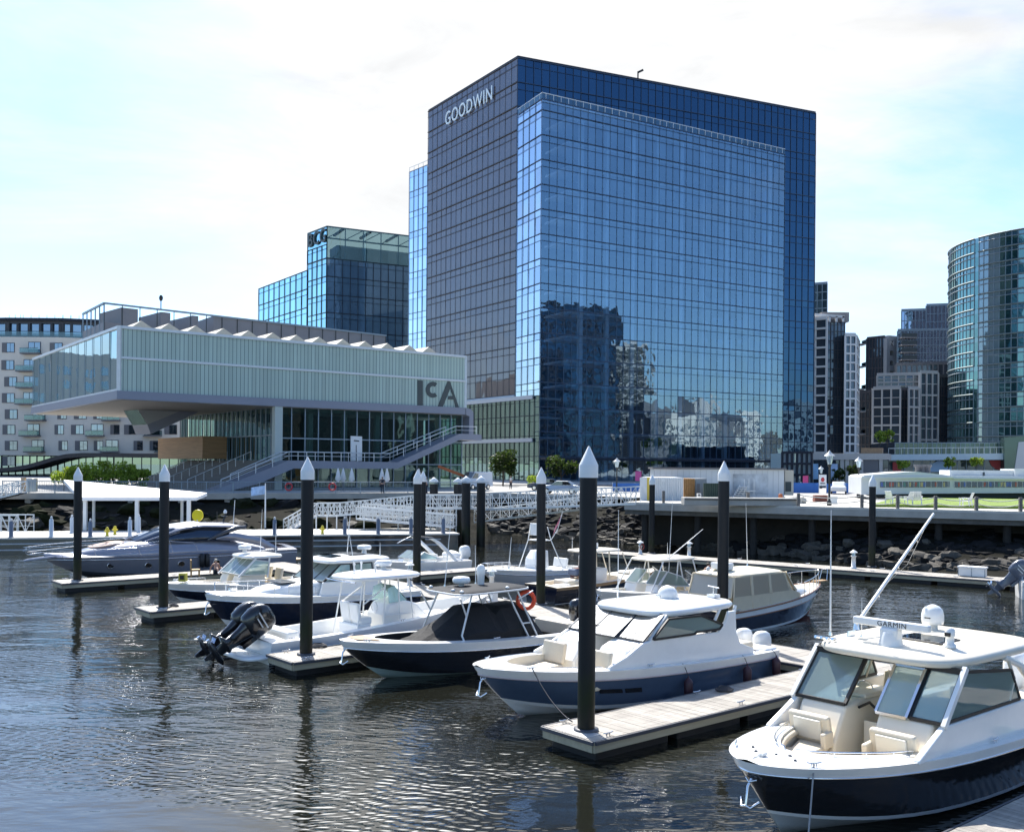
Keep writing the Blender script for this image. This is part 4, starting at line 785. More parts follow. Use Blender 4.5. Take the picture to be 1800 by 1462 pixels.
# ---------------------------------------------------------------- builders' yard
def quadbox(root, x0, x1, yt, yb, depth, m, name, Y=None, z=ZQ):
    a, b = G(x0, yb, z), G(x1, yb, z)
    if Y: a, b = D(x0, yb, Y), D(x1, yb, Y); a.z = b.z = z
    h = D(x0, yt, a.y).z - z; return MB().prism([a, b, b + V((0, depth, 0)), a + V((0, depth, 0))], (0, 0, h), m).build(name, root, True), a, b, h
WCL = mat('white_cladding', (.62, .64, .65), .6, var=.05, vscale=.6)
tr = thing('site_office', 'long white site office trailer with a dark roof edge on the right quay', 'trailer', G(1262, 875, ZQ))
b_, a, b, h = quadbox(tr, 1150, 1378, 824, 874, 3, WCL, 'body'); solid(tr, [a + V((-.2, -.2, 0)), b + V((.2, -.2, 0)), b + V((.2, 3.2, 0)), a + V((-.2, 3.2, 0))], ZQ + h + .002, ZQ + h + .18, SHUT, 'roof')
mb = MB()
for k in range(24): p = a.lerp(b, k / 23); mb.box((p.x, p.y - .01, ZQ + h * .5), (.02, .03, h * .96), mat('joint_grey', (.45, .46, .47), .6))
mb.build('cladding_joint', tr, True)
mb = MB(); q = b + V((.7, 1.4, 0)); mb.box((q.x, q.y, ZQ + 1.5), (.9, 1.6, 2.6), mat('beige_unit', (.5, .47, .4), .6)); mb.box((q.x - .1, q.y - .82, ZQ + 1.1), (.6, .04, 1.0), SHD); mb.build('air_unit', tr, True)
mb = MB(); wpoly(mb, [(1288, 833), (1350, 833), (1350, 868), (1288, 868)], a, b, .04, .06, mat('faded_mural', (.50, .53, .55), .7, var=.5, vscale=.7)); mb.build('mural_panel', tr, True)
text('lettering', 'HARBOR SITE', tr, onwall(1153, 838, a, b) + V((0, -.06, 0)), b - a, .55, SHUT, depth=.01) if False else None
mb = MB()
for x in (1284, 1291, 1298): p, q = onwall(x - 2, 876, a, b), onwall(x + 12, 852, a, b); mb.bar(p - V((0, 1.2, 0)), q - V((0, 1.2, 0)), .08, .12, ALU)
for k in range(6): p = onwall(1284 + k * 2.4, 873 - k * 3.6, a, b); mb.box((p.x + .4, p.y - 1, p.z), (1, .9, .06), ALU)
p, q = onwall(1303, 862, a, b), onwall(1320, 862, a, b); mb.bar(p - V((0, .8, 0)), q - V((0, .8, 0)), 1.2, .1, ALU)
for x in (1303, 1311, 1320): p = onwall(x, 862, a, b); mb.bar(p - V((0, 1.3, 0)), p + V((0, -1.3, 1.2)), .06, .06, ALU); mb.bar(p - V((0, 1.3, 1.2)), p - V((0, 1.3, 0)), .06, .06, ALU)
mb.build('entry_stair', tr, True)
def corrug(root, x0, x1, yt, yb, depth, m, name, n=18):
    a, b = G(x0, yb, ZQ), G(x1, yb, ZQ); h = D(x0, yt, a.y).z - ZQ; pts = []
    for i in range(n):
        for k, o in ((0, 0), (.35, 0), (.5, -.07), (.85, -.07)): pts.append(a.lerp(b, (i + k) / n) + V((0, o, 0)))
    pts += [b, b + V((0, depth, 0)), a + V((0, depth, 0))]
    return MB().prism(pts, (0, 0, h), m).build(name, root, True), a, b, h
ct = thing('shipping_container', 'white corrugated shipping container with a yellow strip at its left end', 'container', G(1165, 880, ZQ)); _, a, b, h = corrug(ct, 1143, 1201, 839, 880, 6, WCL, 'body')
mb = MB(); wpoly(mb, [(1126, 839), (1137, 839), (1137, 881), (1126, 881)], a, b, -.2, .02, WCL); wpoly(mb, [(1137.2, 839), (1142.5, 839), (1142.5, 880), (1137.2, 880)], a, b, -.2, .02, mat('yellow_paint', (.62, .45, .06), .5)); mb.build('end_panel', ct, True)
mb = MB()
for x, y, w_, h_ in ((1133, 860, 3, 5), (1147, 868, 2, 2), (1165, 844, 3, 3)): wpoly(mb, [(x - w_, y - h_), (x + w_, y - h_), (x + w_, y + h_), (x - w_, y + h_)], a, b, .03, .08, ALU)
mb.build('vent', ct, True)
wc = thing('shipping_container', 'brown timber faced container beside the white one', 'container', G(1212, 878, ZQ)); corrug(wc, 1202, 1221, 841, 877, 5, mat('brown_timber', (.35, .19, .07), .7, var=.2), 'body', 6)
gc = thing('storage_box', 'plain grey storage box right of the brown container', 'storage box', G(1231, 878, ZQ)); quadbox(gc, 1222, 1242, 841, 877, 4, mat('grey_paint', (.22, .24, .26), .6, var=.1), 'body'); quadbox(gc, 1225, 1230, 850, 877.2, .05, SHUT, 'door')
gf = thing('screen_fence', 'dark green ribbed screen fence in front of the site office', 'fence', G(1255, 878, ZQ)); corrug(gf, 1237, 1272, 849, 878, .3, mat('green_fence', (.03, .055, .045), .7), 'panel', 9)
def single(mb, name, label, cat, group=None, bevel=0):
    c = sum(mb.v, V()) / len(mb.v); z = min(p.z for p in mb.v); t = V((c.x, c.y, z)); mb.v = [p - t for p in mb.v]; o = mb.build(name, bevel=bevel); o.location = t; return tag(o, label, cat, group)
mb = MB(); a, b = G(1203, 888, ZQ), G(1401, 889.5, ZQ); mb.prism([a, b, b + V((0, 1.6, 0)), a + V((0, 1.6, 0))], (0, 0, .62), CONC); mb.bar(a + V((0, -.06, .5)), b + V((0, -.06, .5)), .1, .1, CONCD); single(mb, 'stone_kerb', 'long raised grey concrete kerb at the left end of the right pier', 'kerb', bevel=.04)
FB = mat('blue_fence', (.025, .13, .42), .6, var=.15, vscale=.6)
for x0, x1, yt, yb, lab in ((1369, 1439, 848, 868, 'bright blue site fence panel right of the site office'), (1453, 1470, 850, 868, 'short blue site fence panel behind the black lamp post'), (1486, 1511, 849, 868, 'blue site fence panel at the left end of the pavilion'), (1077, 1124, 849, 860, 'blue site fence panel left of the white container')):
    a, b = D(x0, yb, 122), D(x1, yb, 122); a.z = b.z = ZQ; h = D(x0, yt, 122).z - ZQ; mb = MB(); n = max(2, int((b - a).length / .5)); rnd = random.Random(x0)
    off = [rnd.uniform(-.06, .06) for _ in range(n + 1)]; pts = [a.lerp(b, i / n) + V((0, off[i], 0)) for i in range(n + 1)]; mb.prism(pts + [p + V((0, .05, 0)) for p in pts[::-1]], (0, 0, h), FB)
    for i in range(0, n + 1, 5): p = pts[i]; mb.bar(p + V((0, .12, 0)), p + V((0, .12, h + .1)), .06, .06, ALU)
    single(mb, 'site_fence', lab, 'fence')
a, b = D(1439.5, 868, 121.8), D(1452.5, 868, 121.8); a.z = b.z = ZQ + .9; mb = MB().prism([a, b, b + V((0, .05, 0)), a + V((0, .05, 0))], (0, 0, 1.35), WHITE2); q = a.lerp(b, .5); mb.ell((q.x, q.y - .02, q.z + .75), (.22, .03, .28), mat('red_mark', (.5, .05, .06), .6)); mb.box((q.x, q.y - .02, q.z + .3), (.6, .03, .12), SHUT); mb.bar(a - V((0, 0, .9)), a + V((0, 0, .1)), .06, .06, ALU); single(mb, 'notice_board', 'white notice with a red mark on the blue fence', 'notice')
# ---------------------------------------------------------------- lamps, posts, chairs, small yard things
LMP = mat('lamp_post_black', (.02, .025, .025), .5)
def lamp(x, yb, ytop, Y, label, group='lamp posts on the promenade'):
    p = D(x, yb, Y); p.z = ZQ; h = D(x, ytop, Y).z - ZQ; t = thing('lamp_post', label, 'lamp post', p, 0, group)
    MB().lathe((0, 0, 0), [(.2, 0), (.2, .3), (.09, .5), (.07, h - 1.3), (.16, h - 1.2), (.16, h - 1.1)], LMP, 8).build('post', t)
    MB().lathe((0, 0, h - 1.1), [(.16, 0), (.30, .65), (.30, .68)], GL_TQL, 6).build('lantern', t); MB().lathe((0, 0, h - .42), [(.46, 0), (.1, .32), (.05, .42), (.01, .46)], mat('lamp_cap', (.5, .52, .52), .5), 8).build('cap', t); return t
lamp(1457.5, 893, 792, 80, 'tall black lamp post with a pale lantern on the pier edge'); lamp(1084, 872, 805, 118, 'black lamp post with a pale lantern behind the gangway bridge'); lamp(1509, 873, 803, 105, 'black lamp post beside the left end of the pavilion'); lamp(1443, 868, 819, 150, 'small black lamp post before the stone shop row')
def banner(x, yt, yb, Y, m, lab):
    p = D(x, yb, Y); mb = MB(); z1 = D(x, yt, Y).z; mb.bar(V((p.x + .45, p.y, ZQ)), V((p.x + .45, p.y, z1 + .2)), .1, .1, LMP); mb.box((p.x, p.y, (z1 + p.z) / 2), (.8, .05, z1 - p.z), m); single(mb, 'banner', lab, 'banner')
banner(1122, 828, 845, 130, mat('magenta_banner', (.35, .06, .22), .7), 'magenta banner on a dark post left of the white container'); banner(1416, 836, 852, 150, mat('pink_banner', (.5, .06, .2), .7, var=.4), 'pink banner on a post before the glass entrance')
WP = mat('weathered_post', (.15, .14, .13), .8, var=.2)
xs = [1164, 1313, 1402, 1514, 1577, 1644, 1716, 1794]
def pedge(x): return onwall(x, 892, PA, PB) + PN * .35
for i, x in enumerate(xs):
    p = pedge(x); p.z = ZQ + .03; t = thing('rope_post', 'grey timber post of the rope fence along the right pier edge', 'post', p, 0, 'rope posts along the pier edge')
    MB().box((0, 0, .5), (.22, .22, 1.0), WP).build('post', t, bevel=.02)
    if 2 <= i < len(xs) - 1 or i == len(xs) - 1:
        q = pedge(xs[i + 1]) if i < len(xs) - 1 else pedge(1880); d = V((q.x - p.x, q.y - p.y, 0)); mb = MB()
        for zz in (.9, .5): mb.tube([d * (k / 10) + V((0, 0, zz - .9 * (1 - (2 * k / 10 - 1) ** 2) * .25)) for k in range(11)], .035, ROPEW, 5)
        mb.build('rope', t)
def lchair(x, y, rz, lab, Y=None):
    p = G(x, y, ZQ + .26); t = thing('lawn_chair', lab, 'chair', p, rz, 'white chairs on the lawn')
    mb = MB()
    for k in range(4): mb.box((.14 * k - .2, 0, .36 - k * .0), (.12, .6, .04), WHITE2)
    mb.build('seat', t); mb = MB()
    for k in range(5): mb.bar((-.28, .12 * k - .24, .34), (-.55, .12 * k - .24, 1.0), .1, .03, WHITE2)
    mb.build('backrest', t)
    for sy in (-1, 1): MB().box((0, sy * .36, .6), (.75, .12, .04), WHITE2).build('armrest', t); MB().bar((.3, sy * .34, 0), (.28, sy * .34, .6), .08, .05, WHITE2).build('leg', t); MB().bar((-.4, sy * .32, 0), (-.3, sy * .32, .6), .08, .05, WHITE2).build('leg', t)
for x, y, r, l in ((1568, 885, .6, 'leftmost white slatted chair on the lawn below the pavilion'), (1592, 886, 2.2, 'white slatted chair on the lawn beside a leaning pair'), (1612, 886, 1.2, 'white slatted chair nearest the middle of the lawn'), (1697, 889, 2.4, 'lone white slatted chair on the right part of the lawn')): lchair(x, y, r, l)
mb = MB(); p = G(1441, 882, ZQ); [mb.box((p.x + random.uniform(-.05, .05), p.y, ZQ + .07 + k * .12), (1.15, .7, .11), mat('red_brick', (.22, .07, .045), .8, var=.3)) for k in range(5)]; single(mb, 'brick_stack', 'stack of red bricks by the black lamp post', 'bricks', bevel=.01)
mb = MB(); p = G(1464, 886, ZQ); mb.box((p.x, p.y, ZQ + .3), (.6, .5, .6), WHITE2); mb.box((p.x, p.y, ZQ + .64), (.66, .56, .07), WHITE2); single(mb, 'utility_box', 'small white utility box at the foot of the lamp post', 'box', bevel=.02)
mb = MB(); p = G(1226, 878, ZQ); p.y -= .7; mb.box((p.x, p.y, ZQ + .3), (.35, .3, .6), WHITE2); mb.box((p.x, p.y - .16, ZQ + .45), (.22, .03, .2), SHUT); single(mb, 'utility_box', 'narrow white cabinet before the grey storage box', 'box', bevel=.02)
mb = MB(); p = G(1372, 880, ZQ); mb.lathe((p.x, p.y, ZQ), [(.22, 0), (.25, .05), (.2, .3), (.22, .34), (.18, .62), (.1, .66)], mat('rust_orange', (.4, .12, .05), .7), 12); single(mb, 'barrel', 'small rust orange barrel on the quay', 'barrel')
for i, (x, s) in enumerate(((1395, .7), (1404, .8), (1410, .55))):
    o = rock_mesh(50 + i, mat('pale_boulder', (.45, .42, .37), .9, var=.2)).build('boulder', bevel=.05); o.location = G(x, 880, ZQ + .25) + V((0, i * .4, 0)); o.scale = (s, s, s); tag(o, ('pale boulder left of a pair on the quay', 'largest pale boulder on the quay', 'smallest pale boulder on the quay')[i], 'boulder', 'pale boulders on the quay')
# ---------------------------------------------------------------- railing of the left promenade
rl_ = thing('promenade_railing', 'grey metal railing along the left promenade edge', 'railing', G(400, 866, ZQ)); pts = [top[1] + V((0, .5, 0)), top[2] + V((0, .5, 0)), top[3] + V((0, .5, 0)), top[4] + V((0, .3, 0))]
mb = MB(); mb.tube([p + V((0, 0, 1.15)) for p in pts], .05, MULLL, 6); mb.tube([p + V((0, 0, .15)) for p in pts], .035, MULLL, 6); mb.build('top_rail', rl_, True)
mb = MB()
for i in range(3):
    L_ = (pts[i + 1] - pts[i]).length; n = int(L_ / .16)
    for k in range(n): q = pts[i].lerp(pts[i + 1], k / n); mb.bar(q + V((0, 0, .15)), q + V((0, 0, 1.12)), .025, .025, MULLL)
mb.build('baluster_panel', rl_, True)
for i in range(3):
    n = int((pts[i + 1] - pts[i]).length / 2.4)
    for k in range(n): q = pts[i].lerp(pts[i + 1], k / n); MB().box((q.x, q.y, ZQ + .6), (.09, .09, 1.2), MULLL).build('post', rl_, True)
# ---------------------------------------------------------------- buildings across the water, seen only in the glass
rf = thing('waterfront_tower', 'dark blue glass tower mirrored in the office block', 'tower', (204, 121, ZQ)); glazing(rf, (217, 131), (188, 108), ZQ, 74, 7, 18, GL_DARK, MULL, mw=.5, sub=.3); solid(rf, [(218, 131), (189, 108), (200, 92), (230, 115)], ZQ, 74, mat('dark_blue_wall', (.015, .03, .06), .5))
rf2 = thing('waterfront_tower', 'pale concrete tower with balconies mirrored in the office block', 'tower', (285, 108, ZQ)); solid(rf2, [(294, 116), (277, 102), (285, 92), (302, 106)], ZQ, 68, STONE)
for k in range(18): MB().prism([V((294, 116, 8 + k * 3.3)) + V((-1.0, .6, 0)), V((277, 102, 8 + k * 3.3)) + V((-1.0, .6, 0)), V((277.5, 101.5, 8 + k * 3.3)), V((294.5, 115.5, 8 + k * 3.3))], (0, 0, 1.2), SHD).build('balcony', rf2, True)
rf3 = thing('waterfront_block', 'low pale apartment row mirrored in the office block', 'apartment building', (268, 158, ZQ))
for k, (h, m_) in enumerate(((34, SHUT), (30, BRK), (38, STONE), (27, SHUT), (33, BRK), (24, CONCD))):
    a, b = V((233, 138, 0)).lerp(V((304, 180, 0)), k / 6), V((233, 138, 0)).lerp(V((304, 180, 0)), (k + .97) / 6); nn = V((.507, -.861, 0)); solid(rf3, [a, b, b + nn * 15, a + nn * 15], ZQ, h, m_)
    mb = MB(); d_ = (b - a)
    for r in range(int((h - 8) / 3.4)):
        for c in range(4): p = a.lerp(b, (c + .25) / 4) - nn * .1; q = a.lerp(b, (c + .8) / 4) - nn * .1; mb.quad(p + V((0, 0, 7 + r * 3.4)), q + V((0, 0, 7 + r * 3.4)), q + V((0, 0, 9 + r * 3.4)), p + V((0, 0, 9 + r * 3.4)), GL_NIGHT)
    mb.build('window_row', rf3, True)

rf4 = [(a_, b_, h_, m_) for a_, b_, h_, m_ in (((238, 104), (226, 68), 38, 0), ((225, 65), (214, 30), 31, 1), ((213, 27), (203, -5), 44, 0), ((202, -8), (190, -45), 34, 1), ((189, -48), (176, -88), 40, 0), ((175, -91), (158, -138), 33, 1))]  # unseen dark blocks, added to darken the museum and podium reflections
for i, (a_, b_, h_, m_) in enumerate(rf4):
    a_, b_ = V((*a_, 0)), V((*b_, 0)); t = thing('waterfront_block', ('dark glass waterfront block mirrored in the museum and podium glass', 'dark brick waterfront block mirrored in the museum and podium glass')[m_], 'building', (a_.x, a_.y, ZQ), 0, 'waterfront blocks seen only as reflections'); nn = V((.95, -.3, 0))
    solid(t, [a_, b_, b_ + nn * 18, a_ + nn * 18], 0, h_, mat('dark_block_%d' % m_, ((.05, .06, .075), (.09, .07, .06))[m_], .7))
    mb = MB()
    for r in range(int((h_ - 6) / 3.5)):
        for c in range(7): p = a_.lerp(b_, (c + .2) / 7) - nn * .12; q = a_.lerp(b_, (c + .8) / 7) - nn * .12; mb.quad(p + V((0, 0, 5 + r * 3.5)), q + V((0, 0, 5 + r * 3.5)), q + V((0, 0, 7.2 + r * 3.5)), p + V((0, 0, 7.2 + r * 3.5)), GL_NIGHT)
    mb.build('window_row', t, True)
# ================================================================ FLOATING DOCKS, PILES, BARGE
DECKM = mat('weathered_deck_board', (.31, .285, .25), .8, var=.27, vscale=1.3, island=.14, stretch=(1, 4, 1), bump=.2, bscale=18)
FASC = mat('timber_fascia', (.38, .34, .24), .75, var=.2, vscale=1.5, stretch=(.4, 4, 4), bump=.15, bscale=20); RUB = mat('grey_rub_strip', (.055, .06, .075), .5, var=.1); FLOAT = mat('black_float', (.012, .012, .013), .6, var=.2)
ZD = .5
def cleat(parent, x, y, z, rz=0, s=1.0):
    mb = MB(); M = Matrix.Translation((x, y, z)) @ Matrix.Rotation(rz, 4, 'Z'); P = lambda a, b, c: M @ V((a * s, b * s, c * s))
    mb.tube([P(-.16, 0, .09), P(-.08, 0, .075), P(.08, 0, .075), P(.16, 0, .09)], .018 * s, CHROME, 6); mb.tube([P(-.05, 0, 0), P(-.05, 0, .08)], .018 * s, CHROME, 6); mb.tube([P(.05, 0, 0), P(.05, 0, .08)], .018 * s, CHROME, 6)
    return mb.build('cleat', parent)
def dock(A, B, w, label, name='dock_finger', group='dock fingers of the marina', board=.145, cleats=3, nf=4):
    A, B = V((A[0], A[1], 0)), V((B[0], B[1], 0)); d = B - A; L_ = d.length; t = thing(name, label, 'dock', A, math.atan2(d.y, d.x), group)
    mb = MB(); n = int(L_ / board)
    for i in range(n): x = (i + .5) * L_ / n; mb.box((x, 0, ZD - .02 + random.uniform(-.003, .003)), (L_ / n - .008, w - .06, .04), DECKM)
    mb.build('deck', t)
    mb = MB()
    for s in (-1, 1): mb.box((L_ / 2, s * (w / 2 - .03), ZD - .16), (L_, .06, .24), FASC)
    mb.box((0, 0, ZD - .16), (.06, w - .13, .24), FASC); mb.box((L_, 0, ZD - .16), (.06, w - .13, .24), FASC); mb.build('fascia', t)
    mb = MB()
    for s in (-1, 1): mb.box((L_ / 2, s * (w / 2 + .025), ZD - .045), (L_, .05, .09), RUB)
    mb.box((-.055, 0, ZD - .045), (.05, w, .09), RUB); mb.box((.3, 0, ZD + .005), (.5, w * .62, .012), mat('steel_plate', (.45, .46, .46), .5, metal=.3)); mb.build('rub_strip', t, bevel=.012)
    for i in range(nf): MB().box(((i + .5) * L_ / nf, 0, .02), (L_ / nf - .35, w - .3, .5), FLOAT).build('float', t, bevel=.04)
    for i in range(cleats):
        for s in (-1, 1): cleat(t, .6 + (L_ - 1.5) * i / max(1, cleats - 1), s * (w / 2 - .15), ZD + .005)
    return t
UM = 28.6
FING = [(7.75, 15.6, 'nearest dock finger at the bottom right, half in shade of the black cruiser'), (17.7, 16.7, 'dock finger with the tallest pile, beside the slate blue boat'), (30.6, 15.6, 'dock finger between the twin outboards and the black boat'), (44.5, 16.0, 'short looking dock finger before the bow of the navy express boat'), (57.5, 16.0, 'dock finger along the silver yacht, farthest left')]
for v, u0, l in FING: dock(UV(u0, v), UV(UM - .03, v), 1.85, l)
dock(UV(31.1, 49.6), UV(41.8, 49.6), 1.6, 'dock finger beyond the walkway in front of the white bowrider', board=.2)
dock(UV(29.85, 2), UV(29.85, 66), 2.5, 'long central marina walkway that the dock fingers join', 'dock_walkway', 'marina walkways', board=.2, cleats=10, nf=12)
DR0, DR1 = V((7.2, 76.2, 0)), V((36, 54.3, 0)); dock(DR0, DR1, 2.3, 'long pale dock walkway in front of the right rock bank', 'dock_walkway', 'marina walkways', board=.25, cleats=8, nf=9)
PILEM = bpy.data.materials.new('pile_sleeve'); PILEM.use_nodes = True
def pile_mat():
    nt = PILEM.node_tree; N = nt.nodes.new; L = nt.links.new; p = nt.nodes['Principled BSDF']; p.inputs['Roughness'].default_value = .5; p.inputs['Specular IOR Level'].default_value = .25
    tc = N('ShaderNodeTexCoord'); sx = N('ShaderNodeSeparateXYZ'); L(tc.outputs['Object'], sx.inputs[0]); n = N('ShaderNodeTexNoise'); n.inputs['Scale'].default_value = 3; n.inputs['Detail'].default_value = 5
    mp = N('ShaderNodeMapping'); mp.inputs['Scale'].default_value = (2, 2, .5); L(tc.outputs['Object'], mp.inputs[0]); L(mp.outputs[0], n.inputs[0])
    ma = N('ShaderNodeMath'); ma.operation = 'MULTIPLY_ADD'; L(n.outputs[0], ma.inputs[0]); ma.inputs[1].default_value = 1.6; L(sx.outputs[2], ma.inputs[2])
    cr = N('ShaderNodeValToRGB'); mr = N('ShaderNodeMapRange'); mr.inputs[1].default_value = 0; mr.inputs[2].default_value = 8; L(ma.outputs[0], mr.inputs[0]); L(mr.outputs[0], cr.inputs[0])
    e = cr.color_ramp.elements; e[0].position = .10; e[0].color = (.008, .0075, .006, 1); e[1].position = .9; e[1].color = (.017, .018, .020, 1)
    for pos, c in ((.19, (.020, .018, .012, 1)), (.27, (.018, .023, .008, 1)), (.36, (.016, .0165, .017, 1))): q = e.new(pos); q.color = c
    L(cr.outputs[0], p.inputs['Base Color'])
pile_mat()
def pile(P, label, ztip=7.2, r=.215, group='piles of the marina', flat=False):
    t = thing('mooring_pile', label, 'pile', (P[0], P[1], 0), 0, group); t.rotation_euler = (random.uniform(-.006, .006), random.uniform(-.006, .006), random.uniform(0, 3)); zc = ztip - (.75 if not flat else .62)
    MB().lathe((0, 0, -1.5), [(r, 0), (r, zc + 1.5)], PILEM, 20).build('shaft', t)
    R_ = r * 1.1; MB().lathe((0, 0, 0), [(R_, zc - .02), (R_, zc + .28), (R_ * .96, zc + .31), (R_ * .08, ztip), (.005, ztip + .01)] if not flat else [(R_, zc + .2), (R_, zc + .32), (.03, ztip), (.005, ztip + .01)], WHITE2, 20).build('cap', t)
    MB().lathe((0, 0, ZD + .004), [(r * 1.45, 0), (r * 1.45, .05), (r * 1.02, .06)], RUB, 20).build('hoop', t) if not flat else None
    return t
def px(x, y, z=ZD): return G(x, y, z)
pile(px(1030, 1283), 'tallest dark pile with a white cone cap on the near dock finger', 7.5)
pile(px(538, 1150), 'dark pile with a white cone cap behind the twin outboards', 7.25); pile(px(287, 1068), 'dark pile at the end of the finger before the navy express bow', 6.95); pile(px(136, 1020), 'leftmost dark pile at the tip of the finger along the silver yacht', 6.75)
def wk(x, u): a, b = ray(x, 819); v = (E1.x * u - a * E1.y * u) / (a * E2.y - E2.x); return UV(u, v)
pile(wk(1272, 31.3), 'dark pile between the slate blue boat and the canvas topped boat', 7.25); pile(wk(952.5, 31.3), 'dark pile by the orange life ring on the walkway edge', 6.95); pile(wk(734, 31.3), 'dark pile beside the white pedestal on the walkway edge', 6.75)
pile(D(1146, 819, 75.4), 'thin far dark pile at the left end of the long right dock', 6.45); pile(D(1534, 819, 66.2), 'far dark pile midway along the long right dock', 6.6)
pile(D(743, 819, 71), 'far dark pile just behind the one beside the pedestal', 6.6)
for x, Y, zt_, l in ((763.5, 93, 5.9, 'thick dark pile standing behind the ramps, left of a row of three'), (805.5, 92, 5.9, 'thick dark pile at the ramps, leftmost of a row of three'), (820, 86.5, 6.1, 'thick dark pile at the barge corner, middle of a row of three'), (846, 88, 6.1, 'thick dark pile off the barge corner, rightmost of a row of three')): pile(D(x, 819, Y), l, zt_, .38, 'thick barge piles', True)
# pedestals
def pedestal(P, label, hose=False, h=1.35, z=ZD):
    t = thing('power_pedestal', label, 'power pedestal', (P[0], P[1], z), R(40), 'power pedestals on the docks')
    MB().lathe((0, 0, 0), [(.24, 0), (.24, .06), (.17, .1), (.15, h - .45), (.2, h - .42), (.2, h - .36)], WHITE2, 4).build('body', t); MB().lathe((0, 0, h - .36), [(.13, 0), (.13, .2)], GL_TQL, 8).build('lamp', t); MB().lathe((0, 0, h - .16), [(.26, 0), (.2, .06), (.02, .18), (.01, .19)], WHITE2, 8).build('roof', t)
    if hose: MB().tube([V((math.cos(a) * .2, -.2, .55 + math.sin(a) * .2)) for a in [k * .785 for k in range(8)]], .035, RED if hose == 2 else BLACK, 6, closed=True).build('hose', t)
    return t
pedestal(px(720, 1030), 'white power pedestal with a black hose on the walkway', 1, 1.3); pedestal(wk(866, 30.7), 'white cylinder pedestal on the walkway behind the black boat', 0, 1.5)
def ond(x, o=.3): q = onwall(x, 960, DR0, DR1); n = V((DR1.y - DR0.y, DR0.x - DR1.x, 0)).normalized(); return q - n * o
pedestal(ond(1122), 'white pedestal with a red life ring at the left end of the right dock', 2, 1.0); pedestal(ond(1208), 'white pedestal on the right dock above the white dual console boat', 0, 1.15); pedestal(ond(1498), 'white pedestal on the right dock between the tall antennas', 0, 1.2)
q = ond(1708); t = thing('dock_box', 'white storage box on the right end of the long dock', 'dock box', (q.x, q.y, ZD), math.atan2(DR1.y - DR0.y, DR1.x - DR0.x)); MB().box((0, 0, .28), (1.5, .6, .5), WHITE2).build('body', t, bevel=.03); MB().box((0, 0, .58), (1.62, .7, .1), WHITE2).build('lid', t, bevel=.03)
for dx in (-.75, 0, .75): MB().box((dx, -.31, .28), (.03, .03, .5), MULLL).build('rib', t)
# ---------------------------------------------------------------- landing barge with canopy and ramps
BA, BB = G(0, 974, 0), G(805, 963, 0); bd = V((BB.x - BA.x, BB.y - BA.y, 0)).normalized(); bn = V((-bd.y, bd.x, 0)); BA = BA - bd * 40; ZB = 1.25
bg = thing('landing_barge', 'long black landing barge with a pale deck behind the silver yacht', 'barge', (BA.x, BA.y, 0))
MB().prism([BA, BB, BB + bn * 7.5, BA + bn * 7.5], (0, 0, ZB - .12), BLACKH).build('hull', bg, True); MB().prism([p + V((0, 0, ZB - .118)) for p in (BA - bn * .1, BB - bn * .1 + bd * .1, BB + bn * 7.6 + bd * .1, BA + bn * 7.6)], (0, 0, .118), mat('pale_deck', (.50, .48, .44), .8, var=.1)).build('deck', bg, True)
mb = MB()
for z in (.78, .32): mb.bar(BA - bn * .06 + V((0, 0, z)), BB - bn * .06 - bd * 1.5 + V((0, 0, z)), .1, .1, mat('hull_stripe', (.45, .46, .47), .5))
mb.build('stripe', bg, True)
def onb(x, o): q = onwall(x, 940, BA, BB); return V((q.x, q.y, ZB)) + bn * o
BOL = mat('blue_grey_metal', (.16, .18, .22), .45, metal=.3)
for i, (x, o, h, m_, lab) in enumerate(((17, .5, 1.25, BOL, 'grey post at the left end of the barge edge'), (88, .5, 1.4, ALU, 'pale grey post on the barge left of the leftmost pile'), (107, 5, 1.3, ALU, 'pale grey post near the back of the barge, left part'), (157, .5, 1.2, BOL, 'grey post just right of the leftmost pile'), (227, .5, 1.3, ALU, 'pale grey post before the middle canopy leg'), (232, 5, 1.3, ALU, 'pale post behind the middle canopy leg'), (483, .5, 1.25, BOL, 'blue grey post on the barge before the ramp stairs'), (607, .5, 1.25, BOL, 'blue grey post on the barge, leftmost of three under the ramp'), (666, .5, 1.25, BOL, 'blue grey post on the barge, middle of three under the ramp'), (724, .5, 1.25, BOL, 'blue grey post on the barge behind the paired piles'), (781, .5, 1.25, BOL, 'blue grey post at the right end of the barge'))):
    p = onb(x, o); t = thing('barge_post', lab, 'post', p, 0, 'posts along the barge edge'); MB().lathe((0, 0, 0), [(.2, 0), (.2, .04), (.16, .06), (.16, h - .1), (.1, h)], m_, 10).build('post', t); MB().lathe((0, 0, h), [(.05, 0), (.09, .06), (.09, .16), (.02, .2)], ALU, 8).build('knob', t)
for x, o, c, lab in ((195, 2.4, (.6, .5, .03), 'yellow hydrant on the barge right of the leftmost pile'), (186, .8, (.6, .5, .03), 'smaller yellow hydrant at the barge edge'), (568, .8, (.6, .5, .03), 'yellow hydrant at the foot of the ramp')):
    p = onb(x, o); mb = MB(); Y_ = mat('yellow_enamel', c, .4); mb.lathe(p, [(.16, 0), (.16, .05), (.11, .08), (.11, .5), (.14, .52), (.1, .66), (.02, .72)], Y_, 10); mb.ell(p + V((-.15, 0, .4)), (.1, .07, .07), Y_, 8, 5); mb.ell(p + V((.15, 0, .4)), (.1, .07, .07), Y_, 8, 5); single(mb, 'hydrant', lab, 'hydrant', 'yellow hydrants on the barge')
p = onb(345, 1.5); t = thing('life_ring_cabinet', 'round bright yellow life ring cabinet beside the canopy', 'cabinet', p); YB = mat('bright_yellow', (.75, .62, .01), .4); MB().lathe((0, 0, 0), [(.05, 0), (.05, 1.2)], ALU, 8).build('post', t)
